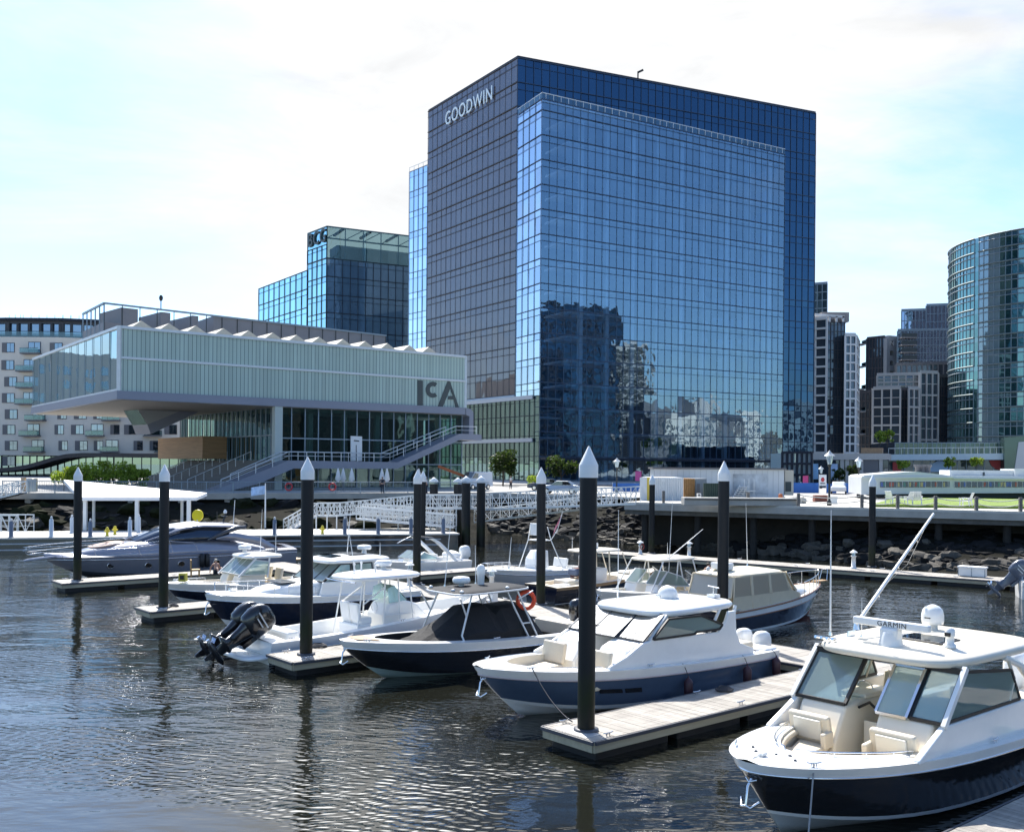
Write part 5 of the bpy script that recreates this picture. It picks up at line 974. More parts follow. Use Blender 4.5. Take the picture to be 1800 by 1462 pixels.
mb = MB(); mb.prism([V((.45 * math.cos(k * .3927), 0, 1.55 + .48 * math.sin(k * .3927))) for k in range(16)], (0, .22, 0), YB); mb.build('case', t, bevel=.04)
# canopy
cp = thing('canopy', 'white angular canopy roof on slim posts over the landing barge', 'canopy', onb(240, 4))
cpt = [D(140, 874, 84.5), D(345, 874, 86), D(364, 866, 88), D(112, 843, 92)]
mb = MB(); mb.add(cpt + [p - V((0, 0, .28)) for p in cpt], [(0, 1, 2, 3), (7, 6, 5, 4), (0, 4, 5, 1), (1, 5, 6, 2), (2, 6, 7, 3), (3, 7, 4, 0)], mat('canopy_white', (.82, .82, .82), .5)); mb.build('roof', cp, True)
for x, Y in ((150, 84.9), (241, 85.4), (332, 86)): a = D(x, 875, Y); MB().bar(V((a.x, a.y, ZB)), V((a.x, a.y, a.z - .1)), .28, .28, WHITE2).build('post', cp, True)
for x in (165, 320): a = D(x, 872, 89); MB().bar(V((a.x, a.y, ZB)), V((a.x, a.y, a.z - .05)), .2, .2, WHITE2).build('post', cp, True)
# gangway pieces: aluminium truss bridges
def truss(root, a, b, w, h, n, name, lower=0, pickets=0):
    """two side trusses between a and b (deck level points) with deck"""
    a, b = V(a), V(b); d = b - a; s = V((-d.y, d.x, 0)).normalized(); mb = MB()
    for o in (-w / 2, w / 2):
        A, B = a + s * o, b + s * o; up = V((0, 0, h)); dn = V((0, 0, -lower))
        mb.bar(A + up, B + up, .09, .1, ALU); mb.bar(A, B, .1, .16, ALU)
        if lower: mb.bar(A + dn, B + dn, .09, .1, ALU)
        for i in range(n + 1):
            p = A.lerp(B, i / n); mb.bar(p + dn, p + up, .07, .07, ALU)
            if i < n:
                q = A.lerp(B, (i + 1) / n); mb.bar(*((p, q + up) if i % 2 else (p + up, q)), .05, .05, ALU)
                if lower: mb.bar(*((p, q + dn) if i % 2 else (p + dn, q)), .05, .05, ALU)
        for f in (.35, .68): mb.bar(A + up * f, B + up * f, .035, .035, ALU)
        if pickets:
            m = int(d.length / .3)
            for i in range(m): p = A.lerp(B, i / m); mb.bar(p, p + up, .025, .025, ALU)
    f = mb.build(name + '_truss', root, True); mb = MB(); mb.bar(a, b, w - .1, .08, mat('grating', (.35, .36, .36), .6)); mb.build(name + '_deck', root, True); return f
gw = thing('gangway_bridge', 'long white truss gangway bridge from the pier corner to the ramps', 'gangway', G(1120, 888, ZQ))
truss(gw, D(1122, 885, 85), D(856, 895, 90), 1.7, 1.45, 16, 'upper'); truss(gw, D(1080, 888, 87.6), D(840, 917, 92.5), 1.7, 1.1, 14, 'lower')
rm = thing('access_ramp', 'white zigzag access ramp with railings on the right part of the barge', 'ramp', onb(690, 4))
truss(rm, D(552, 906, 92), D(592, 906, 91.5), 1.4, 1.15, 4, 'landing', 0, 1); truss(rm, D(592, 906, 91.5), D(730, 893, 90.5), 1.5, 1.15, 12, 'ramp', .0, 1); truss(rm, D(730, 893, 90.5), D(858, 893, 90), 1.5, 1.2, 9, 'landing', .0, 1); truss(rm, D(630, 911, 89), D(800, 926, 88), 1.4, 1.05, 12, 'lower_ramp', 0, 1); truss(rm, D(640, 905, 93.5), D(800, 916, 93), 1.4, 1.05, 10, 'rear_ramp', 0, 1)
truss(rm, D(552, 906, 91.5), D(503, 934, 90), 1.3, 1.05, 6, 'stair', 0)
mb = MB()
for x in (556, 575, 592, 640, 668, 700, 735, 745, 757, 768, 780, 792, 802, 845):
    for Y in (89.2, 91.6): p = D(x, 900, Y); MB().bar(V((p.x, p.y, ZB if x < 800 else .2)), V((p.x, p.y, D(x, 906 - max(0, min(1, (x - 592) / 138)) * 13, Y).z)), .1, .1, ALU).build('trestle_leg', rm, True)
for x in (735, 757, 780): a, b = D(x, 932, 90), D(x + 22, 898, 90); mb = MB(); mb.bar(a, b, .06, .06, ALU); a, b = D(x, 898, 90.1), D(x + 22, 932, 90.1); mb.bar(a, b, .06, .06, ALU); mb.build('cross_brace', rm, True)
lg = thing('gangway_bridge', 'white truss gangway coming down from the left promenade', 'gangway', G(41, 866, ZQ)); truss(lg, D(40, 866, 96), D(-70, 893, 96), 1.6, 1.1, 10, 'upper')
lg2 = thing('gangway_bridge', 'lower end of a white truss gangway resting on the barge at the left edge', 'gangway', onb(40, 3)); truss(lg2, D(46, 936, 85), D(-70, 934, 88), 1.6, 1.5, 8, 'lower')
mb = MB(); p = G(56, 864, ZQ); mb.lathe(p, [(.55, 0), (.55, 1.35), (.1, 1.36)], mat('pale_metal_drum', (.55, .5, .4), .3, metal=.5), 20); mb.box(p + V((-.85, 0, .7)), (.35, .4, 1.5), mat('tan_post', (.4, .3, .2), .7)); single(mb, 'gate_kiosk', 'pale metal drum and tan gate post at the head of the left gangway', 'gate')
# flag on its pole
p = D(466, 930, 90); t = thing('flag_pole', 'white flag pole with a pale blue flag on the barge before the museum', 'flag pole', (p.x, p.y, ZB)); zt_ = D(466, 850, 90).z - ZB; MB().lathe((0, 0, 0), [(.08, 0), (.05, zt_), (.01, zt_ + .05)], WHITE2, 8).build('pole', t)
mb = MB(); FL = mat('pale_blue_flag', (.30, .45, .68), .8, var=.35, vscale=1.3); h1 = D(466, 853, 90).z - ZB; h0 = D(466, 868, 90).z - ZB; w_ = 1.25
for i in range(10):
    f = lambda k: V((-.05 - w_ * k / 10, .12 * math.sin(k * .9), -.02 * k)); a, b = f(i), f(i + 1); mb.quad(a + V((0, 0, h0)), b + V((0, 0, h0)), b + V((0, 0, h1)), a + V((0, 0, h1)), FL, True)
mb.build('flag', t)
# rope coils and clutter left on the docks
def coil(P, r, label, m=ROPE, n=5, th=.03):
    mb = MB(); pts = []
    for k in range(n * 14): a = k * .4488; q = r * (1 - .10 * (k / 14) + random.uniform(-.06, .06)); pts.append(V((P[0] + q * math.cos(a), P[1] + q * math.sin(a), ZD + .02 + th * (.3 + .9 * k / 14 * .6) + random.uniform(0, .02))))
    mb.tube(pts, th, m, 6); single(mb, 'rope_coil', label, 'rope')
coil(G(1273, 1214, ZD), .24, 'black heap of coiled line on the finger beside the slate blue boat'); coil(G(560, 1137, ZD), .28, 'dark coiled line on the finger right of the twin outboards'); coil(G(305, 1066, ZD), .22, 'dark coiled line beside the pile before the navy express bow'); coil(UV(26.5, 17.1), .3, 'pale coiled hose on the inner end of the nearest full finger', ROPEW)
for u, v, l in ((25.2, 7.9, 'green coiled hose on the bottom right finger'),): coil(UV(u, v), .3, l, mat('green_hose', (.03, .12, .06), .5))
for u, v, l, c in ((29.2, 21.5, 'white dock step box on the walkway behind the slate blue boat', .7), (29.3, 12.5, 'white dock step box on the walkway behind the near cruiser', .7), (29.2, 36.5, 'white dock step box on the walkway near the orange life ring', .7)):
    t = thing('dock_step', l, 'step box', UV(u, v, ZD + .005), EA, 'step boxes on the walkway'); MB().box((0, 0, .14), (.6, .8, .28), WHITE2).build('lower_step', t, bevel=.02); MB().box((.15, 0, .42), (.3, .8, .28), WHITE2).build('upper_step', t, bevel=.02)
# ================================================================ BOATS
class Hull:
    def __init__(s, L, B, zb, zs, draft=.45, rake=1.0, p=(1.7, 2.7), q=(1.0, .7), tm=.4, hc=.30, tr=.94, sheer_pow=1.8):
        s.L, s.B, s.zb, s.zs, s.draft, s.rake, s.p, s.q, s.tm, s.hc, s.tr, s.sp = L, B, zb, zs, draft, rake, p, q, tm, hc, tr, sheer_pow
    def S(s, t, h, side=1):
        k = max(0, (t - s.tm) / (1 - s.tm)); p = s.p[0] + (s.p[1] - s.p[0]) * h; q = s.q[0] + (s.q[1] - s.q[0]) * h
        pl = max(0, 1 - k ** p) ** q; a = max(0, (s.tm - t) / s.tm); pl *= 1 - (1 - s.tr) * a * a
        m = .84 * h / s.hc if h < s.hc else .84 + .16 * ((h - s.hc) / (1 - s.hc)) ** .85
        e = max(0, (t - .62) / .38); zk = -s.draft + (s.draft + .05 * s.zb) * e ** 2.2; zz = zk + (s.sheer(t) - zk) * h
        return V((-s.L / 2 + t * (s.L - s.rake * (1 - h) ** 1.3), side * s.B / 2 * pl * m, zz))
    def sheer(s, t): return s.zs + (s.zb - s.zs) * t ** s.sp
    def w(s, t): return s.S(t, 1).y
    def x(s, t): return -s.L / 2 + t * s.L
    def t(s, x): return (x + s.L / 2) / s.L
TS = [0, .06, .12, .2, .28, .36, .44, .52, .6, .67, .73, .79, .84, .88, .915, .94, .96, .975, .987, .995, 1.0]
def hull_parts(root, hu, side_m, bottom_m, band_m, deck_m, hg=.86, hb=.36, stripe_m=None, rail_m=None, opening=None, crown=.05, liner_m=None, sole_m=None, transom_m=None):
    hs = [0, hu.hc * .5, hu.hc]
    def strip(hl, m, mb, ts=TS):
        for sd in (-1, 1):
            rows = [[hu.S(t, h, sd) for h in hl] for t in ts]
            for i in range(len(ts) - 1):
                for j in range(len(hl) - 1):
                    f = [rows[i][j], rows[i + 1][j], rows[i + 1][j + 1], rows[i][j + 1]]; mb.quad(*(f if sd < 0 else f[::-1]), m, True)
    import bmesh
    def fin(mb, name, par=root):
        o = mb.build(name, par); b = bmesh.new(); b.from_mesh(o.data); bmesh.ops.remove_doubles(b, verts=b.verts, dist=.002); bmesh.ops.recalc_face_normals(b, faces=b.faces); b.to_mesh(o.data); b.free(); return o
    n = 6; mb = MB(); strip([hb + (hg - hb) * k / n for k in range(n + 1)], side_m, mb)
    tm = transom_m or side_m; L_ = [hu.S(0, h, -1) for h in (hu.hc, .5, .7, hg, 1)]; R_ = [hu.S(0, h, 1) for h in (hu.hc, .5, .7, hg, 1)]
    mb.add(L_ + R_[::-1] + [hu.S(0, 0)], [tuple(range(11))], tm); o = fin(mb, 'hull')
    mb = MB(); strip(hs, bottom_m, mb); fin(mb, 'hull_bottom'); mb = MB(); strip([hu.hc, hb], stripe_m or band_m, mb); fin(mb, 'boot_stripe')
    mb = MB(); strip([hg, (hg + 1) / 2, 1.0], band_m, mb); fin(mb, 'gunwale')
    for m_, h_, r_ in ((rail_m, hg, .028),):
        if m_: mb = MB(); mb.tube([hu.S(t, h_, -1) for t in TS] + [hu.S(t, h_, 1) for t in TS[::-1][1:]], r_, m_, 6); mb.build('rub_rail', root)
    # deck with a cockpit opening
    mb = MB()
    if opening:
        t0, t1, trd, inset, zs_ = opening; ts = sorted(set(TS + [t0, t1] + [t1 - (t1 - trd) * k / 8 for k in range(9)]))
        wi = lambda t: max(.02, hu.w(t) - inset) * math.sqrt(max(0, 1 - max(0, (t - trd) / (t1 - trd)) ** 2.2))
    else: ts = TS; t0 = t1 = -1
    def cz(t, y): w = max(hu.w(t), .01); return hu.sheer(t) + crown * (1 - (y / w) ** 2)
    for a, b in zip(ts[:-1], ts[1:]):
        if opening and a >= t0 - 1e-6 and b <= t1 + 1e-6:
            for sd in (-1, 1):
                P = []
                for t in (a, b): w, i_ = hu.w(t), wi(t); P.append([V((hu.x(t), sd * y, cz(t, y))) for y in (w, (w + i_) / 2, i_)])
                for j in range(2): f = [P[0][j], P[1][j], P[1][j + 1], P[0][j + 1]]; mb.quad(*(f if sd > 0 else f[::-1]), deck_m, True)
        else:
            P = []
            for t in (a, b): w = hu.w(t); P.append([V((hu.x(t), w * k / 3, cz(t, w * k / 3))) for k in range(-3, 4)])
            for j in range(6): mb.quad(P[0][j], P[1][j], P[1][j + 1], P[0][j + 1], deck_m, True)
    fin(mb, 'deck')
    if opening:
        tt = [t for t in ts if t0 - 1e-6 <= t <= t1 + 1e-6]; mb = MB()
        for a, b in zip(tt[:-1], tt[1:]):
            for sd in (-1, 1):
                pa, pb = V((hu.x(a), sd * wi(a), cz(a, wi(a)))), V((hu.x(b), sd * wi(b), cz(b, wi(b)))); mb.quad(pa, pb, V((pb.x, pb.y * .96, zs_)), V((pa.x, pa.y * .96, zs_)), liner_m or deck_m, True)
        pa = V((hu.x(t0), wi(t0), cz(t0, wi(t0)))); mb.quad(pa, V((pa.x, -pa.y, pa.z)), V((pa.x, -pa.y * .96, zs_)), V((pa.x, pa.y * .96, zs_)), liner_m or deck_m)
        fin(mb, 'liner'); mb = MB()
        for a, b in zip(tt[:-1], tt[1:]): mb.quad(V((hu.x(a), -wi(a) * .96, zs_)), V((hu.x(b), -wi(b) * .96, zs_)), V((hu.x(b), wi(b) * .96, zs_)), V((hu.x(a), wi(a) * .96, zs_)), sole_m or liner_m or deck_m)
        mb.build('sole', root)
        return lambda t: wi(t)
def boat(name, label, L, u0, v, head, cat='boat', z=0):
    """u0: where the bow is; head -1 = bow towards the fairway, +1 = bow away"""
    c = UV(u0 - head * L / 2, v, z); return thing(name, label, cat, c, EA if head > 0 else EA + math.pi, 'boats moored in the marina')
def sup(x0, x1, w0, w1, n=28, e=3.2):
    """rounded rectangle outline from x0 to x1, half width w0 at x0 and w1 at x1"""
    out = []
    for k in range(n):
        a = 2 * math.pi * k / n; c, s_ = math.cos(a), math.sin(a); x = (x0 + x1) / 2 + (x1 - x0) / 2 * math.copysign(abs(c) ** (2 / e), c); f = (x - x0) / (x1 - x0); out.append((x, (w0 + (w1 - w0) * f) * math.copysign(abs(s_) ** (2 / e), s_)))
    return out
def pane(mb, a, b, c, d, m, th=.012):
    a, b, c, d = V(a), V(b), V(c), V(d); n = (b - a).cross(d - a).normalized() * th; mb.prism([a, b, c, d], n, m)
def frame(mb, pts, r, m, closed=True):
    pts = [V(p) for p in pts]; k = len(pts)
    for i in range(k if closed else k - 1): mb.bar(pts[i], pts[(i + 1) % k], r * 2, r * 2, m)
def window(root, a, b, c, d, glass=None, fm=None, r=.025, name='window'):
    mb = MB(); frame(mb, (a, b, c, d), r, fm or BLACK); f = mb.build(name + '_frame', root); mb = MB(); pane(mb, a, b, c, d, glass or GLASS); g = mb.build('pane', f); return f
def rbox(root, name, c, d, m, bevel=.05, rz=0, ry=0): return MB().box(c, d, m, rz, ry).build(name, root, bevel=bevel, seg=3)
def seat(root, x, y, z, w, face=-1, m=None, back=.55, d=.5, name='seat'):
    s_ = rbox(root, name, (x, y, z + .2), (d, w, .4), m or VINYL, .06); b = MB().box((x - face * (d / 2), y, z + .4 + back / 2), (.14, w, back), m or VINYL, 0, face * -.18).build('backrest', s_, bevel=.05, seg=3); return s_
def whip(root, p, q, r=.018, name='antenna'): mb = MB(); p, q = V(p), V(q); mb.tube([p, p.lerp(q, .25), p.lerp(q, .6), q], [r, r * .9, r * .7, r * .35], WHITE2, 6); mb.lathe(p - V((0, 0, .02)), [(.05, 0), (.04, .08)], CHROME, 8); return mb.build(name, root)
def radome(root, p, r=.3, h=.24, ped=.12): mb = MB(); x, y, z = p; mb.lathe((x, y, z), [(r * .35, 0), (r * .3, ped), (r * .85, ped + .01), (r, ped + h * .3), (r, ped + h * .6), (r * .85, ped + h * .9), (r * .4, ped + h), (.01, ped + h * 1.02)], WHITE, 18); return mb.build('radar', root)
def outboard(root, x, y, z, m, tilt=0, sc_=1.0, trim=None):
    M = Matrix.Translation((x, y, z)) @ Matrix.Rotation(tilt, 4, 'Y') @ Matrix.Scale(sc_, 4); T = lambda mb: [v for v in mb.v]
    def put(mb, name, par): mb.v = [M @ p for p in mb.v]; return mb.build(name, par)
    def ring(zc, xl, xr, w, e=3.0, sk=0): return [V((px_ + sk, py_, zc)) for px_, py_ in sup(xl, xr, w, w * .92, 18, e)]
    mb = MB(); mb.loft([ring(.05, -.62, .02, .17), ring(.12, -.70, .06, .22), ring(.4, -.76, .08, .245), ring(.62, -.74, .07, .24), ring(.78, -.66, .02, .21), ring(.86, -.52, -.08, .14), ring(.88, -.4, -.2, .05)], m); eng = put(mb, 'outboard_engine', root)
    mb = MB(); mb.loft([ring(.06, -.56, -.02, .15), ring(-.15, -.50, -.08, .12), ring(-.55, -.48, -.14, .09), ring(-.62, -.62, -.1, .16, 2.4), ring(-.66, -.62, -.1, .16, 2.4), ring(-.7, -.46, -.16, .07), ring(-.95, -.44, -.18, .05)], m); mb.box((-.03, 0, -.1), (.12, .3, .45), m); put(mb, 'midsection', eng)
    mb = MB(); mb.tube([(-.62, 0, -.95), (-.5, 0, -.95), (-.3, 0, -.95), (-.05, 0, -.95), (.06, 0, -.95)], [.05, .085, .095, .075, .02], m, 10); mb.prism([(-.42, -.015, -1.0), (-.2, -.015, -1.0), (-.32, -.015, -1.28), (-.4, -.015, -1.28)], (0, .03, 0), m); put(mb, 'lower_unit', eng)
    mb = MB(); mb.lathe((0, 0, 0), [(.05, 0), (.05, .02)], CHROME, 8) if False else None
    for k in range(3):
        a = k * 2.094; c, s_ = math.cos(a), math.sin(a); mb.add([V((-.66, c * .05, -.95 + s_ * .05)), V((-.62, c * .12 - s_ * .09, -.95 + s_ * .12 + c * .09)), V((-.68, c * .2, -.95 + s_ * .2)), V((-.74, c * .12 + s_ * .09, -.95 + s_ * .12 - c * .09))], [(0, 1, 2, 3), (3, 2, 1, 0)], CHROME)
    mb.tube([(-.76, 0, -.95), (-.62, 0, -.95)], .05, CHROME, 8); put(mb, 'propeller', eng)
    if trim: mb = MB(); mb.box((-.33, .247, .5), (.5, .012, .035), trim); mb.box((-.33, -.247, .5), (.5, .012, .035), trim); mb.box((-.33, .25, .38), (.3, .012, .03), trim); mb.box((-.33, -.25, .38), (.3, .012, .03), trim); put(mb, 'stripe', eng)
    return eng
def rails(root, hu, t0, t1, h, n, r=.014, inset=.08, sides=(-1, 1), lo=True, front=False):
    mb = MB()
    def P(t, sd, z): p = hu.S(t, 1, sd); return V((p.x, p.y - sd * min(inset, abs(p.y)), p.z + z))
    ts = [t0 + (t1 - t0) * k / 24 for k in range(25)]
    if front: mb.tube([P(t, -1, h) for t in ts] + [P(t, 1, h) for t in ts[::-1]], r, CHROME, 6)
    for sd in sides:
        if not front: mb.tube([P(t0, sd, 0)] + [P(t, sd, h) for t in ts] + ([P(t1, sd, 0)]), r, CHROME, 6)
        if lo: mb.tube([P(t, sd, h * .5) for t in ts], r * .7, CHROME, 5)
        for k in range(n + 1): t = t0 + (t1 - t0) * k / n; mb.tube([P(t, sd, 0), P(t, sd, h)], r * .9, CHROME, 6)
    return mb.build('bow_rail', root)
def anchor(root, hu):
    p = hu.S(1, .72); mb = MB(); b = p + V((.16, 0, -.02)); mb.tube([p + V((-.1, 0, .25)), b, b + V((.05, 0, -.34))], .026, CHROME, 8); e = b + V((.05, 0, -.34)); mb.tube([e + V((-.13, -.2, .08)), e + V((.0, -.1, -.03)), e, e + V((.0, .1, -.03)), e + V((-.13, .2, .08))], .026, CHROME, 7); mb.tube([p + V((.05, -.12, .1)), p + V((.12, 0, .05)), p + V((.05, .12, .1))], .02, CHROME, 6); return mb.build('anchor', root)
def cleats(root, hu, tt, inset=.14):
    for t in tt:
        for sd in (-1, 1): p = hu.S(t, 1, sd); q = hu.S(t + .02, 1, sd); cleat(root, p.x, p.y - sd * inset, p.z + .012, math.atan2(q.y - p.y, q.x - p.x), .9)
def line(a, b, label, sag=.15, r=.014, m=None, name='mooring_line'):
    a, b = V(a), V(b); mb = MB(); mb.tube([a.lerp(b, k / 10) - V((0, 0, sag * (1 - (2 * k / 10 - 1) ** 2))) for k in range(11)], r, m or ROPE, 6); return single(mb, name, label, 'rope')
def W(root, p): return Matrix.Translation(root.location) @ Matrix.Rotation(root.rotation_euler[2], 4, 'Z') @ V(p)

def inner(hu, x, z):
    best = (9, 0)
    for i in range(41):
        for k in range(1, 21):
            p = hu.S(i / 40, k / 20, 1); d = abs(p.x - x) + abs(p.z - z) * 1.5
            if d < best[0]: best = (d, p.y)
    return best[1]
# ---------------------------------------------------------------- 1. near cruiser, black hull, cream deck
n_ = boat('cabin_cruiser', 'large black hulled dual console cruiser with cream bow seats nearest at the right', 12.0, 15.05, 11.2, -1)
hn = Hull(12, 3.9, 1.62, 1.2, rake=1.1, q=(1.0, .55), p=(1.8, 2.9)); wn_ = hull_parts(n_, hn, BLACKH, mat('bottom_pale_grey', (.42, .43, .42), .5), WHITE, WHITE, hg=.88, hb=.35, rail_m=CHROME, opening=(.09, .885, .62, .42, .78), liner_m=CREAM, sole_m=CREAM)
POD = [(2.45, .78), (2.42, 1.25), (2.0, 1.97), (1.5, 2.02), (-.3, 2.02), (-.3, .78)]
for sd, y0, y1 in ((-1, -.42, -1.5), (1, .32, 1.5)):
    mb = MB(); mb.prism([V((x, y0, z)) for x, z in POD], (0, y1 - y0, 0), CREAM); mb.build('console', n_, bevel=.07, seg=3)
    # side coaming that carries the cabin side
    mb = MB(); mb.prism([V((x, sd * 1.60, z)) for x, z in ((3.0, 1.48), (1.95, 1.98), (-1.6, 2.0), (-3.2, 1.5), (-3.2, 1.18), (3.0, 1.4))], (0, sd * .14, 0), WHITE); mb.build('cabin_side', n_, bevel=.03)
def wsN(y0, y1, zt0=2.93): return (1.98, y0, 2.0), (1.98, y1, 2.0), (1.12, y1 * .985, zt0), (1.12, y0 * .985, zt0)
window(n_, *wsN(-1.66, -.46), r=.035, name='windshield'); window(n_, *wsN(1.0, 1.68), r=.035, name='windshield'); window(n_, (2.06, .30, 2.0), (2.06, .96, 2.0), (1.28, .96, 2.88), (1.28, .30, 2.88), fm=CHROME, r=.03, name='windshield')
mb = MB()
for y in (-1.71, 1.73): mb.bar((2.05, y, 1.96), (1.1, y * .985, 3.0), .09, .12, WHITE)
mb.bar((1.16, -1.66, 2.93), (1.16, 1.68, 2.93), .1, .12, BLACK); mb.build('windshield_post', n_)
for sd in (-1, 1):
    y = sd * 1.69; window(n_, (1.88, y, 2.03), (-1.4, y, 2.03), (-1.0, y * .99, 2.7), (1.12, y * .985, 2.92), VINYLW if False else GLASS, r=.03, name='side_window')
    mb = MB(); mb.tube([(-2.5, sd * 1.66, 1.6), (-2.1, sd * 1.66, 2.3), (-1.5, sd * 1.64, 2.75), (-.8, sd * 1.6, 3.0)], [.10, .09, .08, .08], WHITE, 8); mb.tube([(-.9, sd * 1.68, 2.0), (-1.2, sd * 1.66, 2.5), (-.9, sd * 1.64, 3.0)], .04, CREAM, 6); mb.build('roof_arch', n_)
top_ = MB().slab(sup(-2.9, 1.72, 1.72, 1.66, 36, 4.5), 2.98, 3.17, CREAM, .12, .05).build('hardtop', n_)
MB().box((-.1, .25, 3.285), (.8, 1.0, .03), TINT).box((-.1, .25, 3.27), (.9, 1.1, .03), BLACK).build('roof_hatch', n_, bevel=.01)
MB().box((.95, 0, 3.42), (.28, .42, .34), WHITE).lathe((.95, 0, 3.2), [(.26, 0), (.24, .12), (.18, .3)], WHITE, 16).build('radar_pedestal', n_, bevel=.06, seg=3)
rb_ = MB().box((.95, 0, 3.66), (.16, 1.75, .17), WHITE).build('radar_bar', n_, bevel=.04, seg=3)
text('lettering', 'GARMIN', n_, (1.034, -.28, 3.612), (0, 1, 0), .155, BLACK, depth=.002, fit=.66, world=False)
mb = MB(); mb.lathe((-1.45, -.3, 3.2), [(.12, 0), (.12, .18), (.23, .2), (.25, .28), (.25, .42), (.22, .53), (.15, .61), (.05, .65), (.01, .655)], WHITE, 22); mb.box((-1.21, -.3, 3.56), (.02, .14, .025), BLACK, .0); mb.build('satellite_dome', n_)
mb = MB(); mb.lathe((.35, 1.0, 3.24), [(.13, 0), (.13, .06), (.09, .08), (.09, .22), (.11, .24), (.1, .38), (.03, .42)], WHITE, 14); mb.box((.45, 1.0, 3.52), (.04, .12, .08), BLACK); mb.build('searchlight', n_)
mb = MB()
for k in range(4): mb.tube([(1.35, -1.5 + k * .14, 3.22), (1.5, -1.5 + k * .14, 3.25)], .035, CHROME, 8)
for k in range(6): mb.tube([(.5 + k * .05, -1.15, 3.2), (.48 + k * .05, -1.15, 3.34)], .025, CHROME, 6)
mb.build('horn', n_)
whip(n_, (.75, -1.6, 3.2), (.72, -1.62, 6.05), .026); whip(n_, (.6, -.9, 3.2), (.6, -.9, 4.1), .012)
def loc(root, p): return (Matrix.Translation(root.location) @ Matrix.Rotation(root.rotation_euler[2], 4, 'Z')).inverted() @ V(p)
e0 = loc(n_, D(1506, 1096, 22.3)); e1 = loc(n_, D(1641, 903, 25.5)); mb = MB(); mb.tube([e0, e0.lerp(e1, .35), e1], [.045, .042, .03], WHITE2, 8)
for f in (.25, .5, .75): q = e0.lerp(e1, f); mb.tube([q, q + V((-.06, 0, -.08))], .015, CHROME, 6)
mb.lathe(e0 - V((0, 0, .12)), [(.1, 0), (.06, .2)], CHROME, 10); mb.build('outrigger', n_)
mb = MB(); mb.tube([e0.lerp(e1, .3), e0.lerp(e1, .6) + V((-.1, 0, -.25)), e0.lerp(e1, .92)], .004, ROPEW, 4); mb.build('outrigger_line', n_)
mb = MB()
for k in range(5): mb.box((.0 - k * .5, 0, 2.955), (.03, 3.0, .03), CREAM)
mb.build('roof_liner', n_)
# bow lounge
for sd, yc in ((-1, -.98), (1, .98)):
    o_ = [(2.5, sd * .5), (3.3, sd * .42), (3.95, sd * .30), (4.0, sd * .6), (3.7, sd * (inner(hn, 3.7, .95) - .12)), (3.2, sd * (min(inner(hn, 3.2, .95), wn_(hn.t(3.2))) - .12)), (2.5, sd * (wn_(hn.t(2.5)) - .08))]
    MB().prism([V((x, y * .9, .82)) for x, y in o_], (0, 0, .27), CREAM).build('seat_base', n_, bevel=.03); MB().prism([V((x, y, 1.092)) for x, y in o_], (0, 0, .12), VINYL).build('seat_cushion', n_, bevel=.04, seg=3)
    b_ = MB().box((2.50, yc * .97, 1.50), (.16, .98, .64), VINYL, 0, .22).build('seat_back', n_, bevel=.06, seg=3); MB().box((2.60, yc * .97, 1.50), (.06, .66, .44), CREAM, 0, .22).build('seat_panel', b_, bevel=.02)
    MB().box((2.62, yc - .52, 1.34), (.34, .12, .34), VINYL, 0, .1).build('armrest', b_, bevel=.04, seg=3); MB().box((2.62, yc + .50, 1.34), (.34, .12, .34), VINYL, 0, .1).build('armrest', b_, bevel=.04, seg=3)
mb = MB(); mb.slab(sup(3.75, 4.35, .5, .3, 24, 3), 1.0, 1.19, VINYL, .02, .06); mb.build('bow_cushion', n_)
mb = MB(); ts_ = [.70 + .185 * k / 20 for k in range(21)]; pb = [V((hn.x(t), -wn_(t) * .97, hn.sheer(t) - .08)) for t in ts_]; mb.tube(pb + [V((p.x, -p.y, p.z)) for p in pb[::-1]], .06, VINYL, 8); mb.build('coaming_bolster', n_)
mb = MB(); P_ = [V((hn.x(t), -(wn_(t) + .13), hn.sheer(t) + .11)) for t in ts_[2:]]
for Q in (P_, [V((p.x, -p.y, p.z)) for p in P_]):
    mb.tube([Q[0] - V((0, 0, .08))] + Q + [Q[-1] - V((0, 0, .08))], .016, CHROME, 6)
    for k in (4, 9, 14): mb.tube([Q[k], Q[k] - V((0, 0, .09))], .012, CHROME, 5)
mb.build('grab_rail', n_)
# walkway door, helm seats and cockpit inside
rbox(n_, 'companion_door', (1.5, .02, 1.2), (.05, .62, .85), CREAM, .02); mb = MB(); mb.tube([(1.6, -.36, 1.9), (1.2, -.34, 1.95), (.7, -.34, 1.6), (.6, -.34, 1.0)], .03, BLACK, 8); mb.build('door_trim', n_)
for y in (-.9, .95): seat(n_, -.9, y, 1.1, .9, 1, VINYL, .7, .55, 'helm_seat')
rbox(n_, 'dashboard', (.9, -.95, 2.06), (.7, 1.1, .1), CREAM, .04); rbox(n_, 'dashboard', (.9, .95, 2.08), (.7, 1.1, .14), CREAM, .04); mb = MB(); mb.tube([V((.35, -.95 + .2 * math.cos(a), 2.0 + .2 * math.sin(a))) for a in [k * .524 for k in range(12)]], .018, CHROME, 6, closed=True); mb.build('steering_wheel', n_)
rbox(n_, 'stern_seat', (-4.6, 0, 1.1), (.7, 2.6, .7), VINYL, .08); rbox(n_, 'aft_lounge', (-2.2, .9, 1.2), (1.2, .8, .8), VINYL, .08)
for y in (-.5, .5): outboard(n_, -6.05, y, 1.15, WHITE, .05, 1.15)
cleats(n_, hn, (.1, .5, .93)); anchor(n_, hn)
for x, y, s_ in ((5.0, .25, .04), (5.15, .05, .03), (5.3, -.3, .035), (5.2, .5, .03), (5.05, -.55, .03)): MB().lathe((x, y, hn.sheer(hn.t(x)) + .04), [(s_, 0), (s_, .015), (s_ * .6, .03)], DGREY, 10).build('deck_fitting', n_)
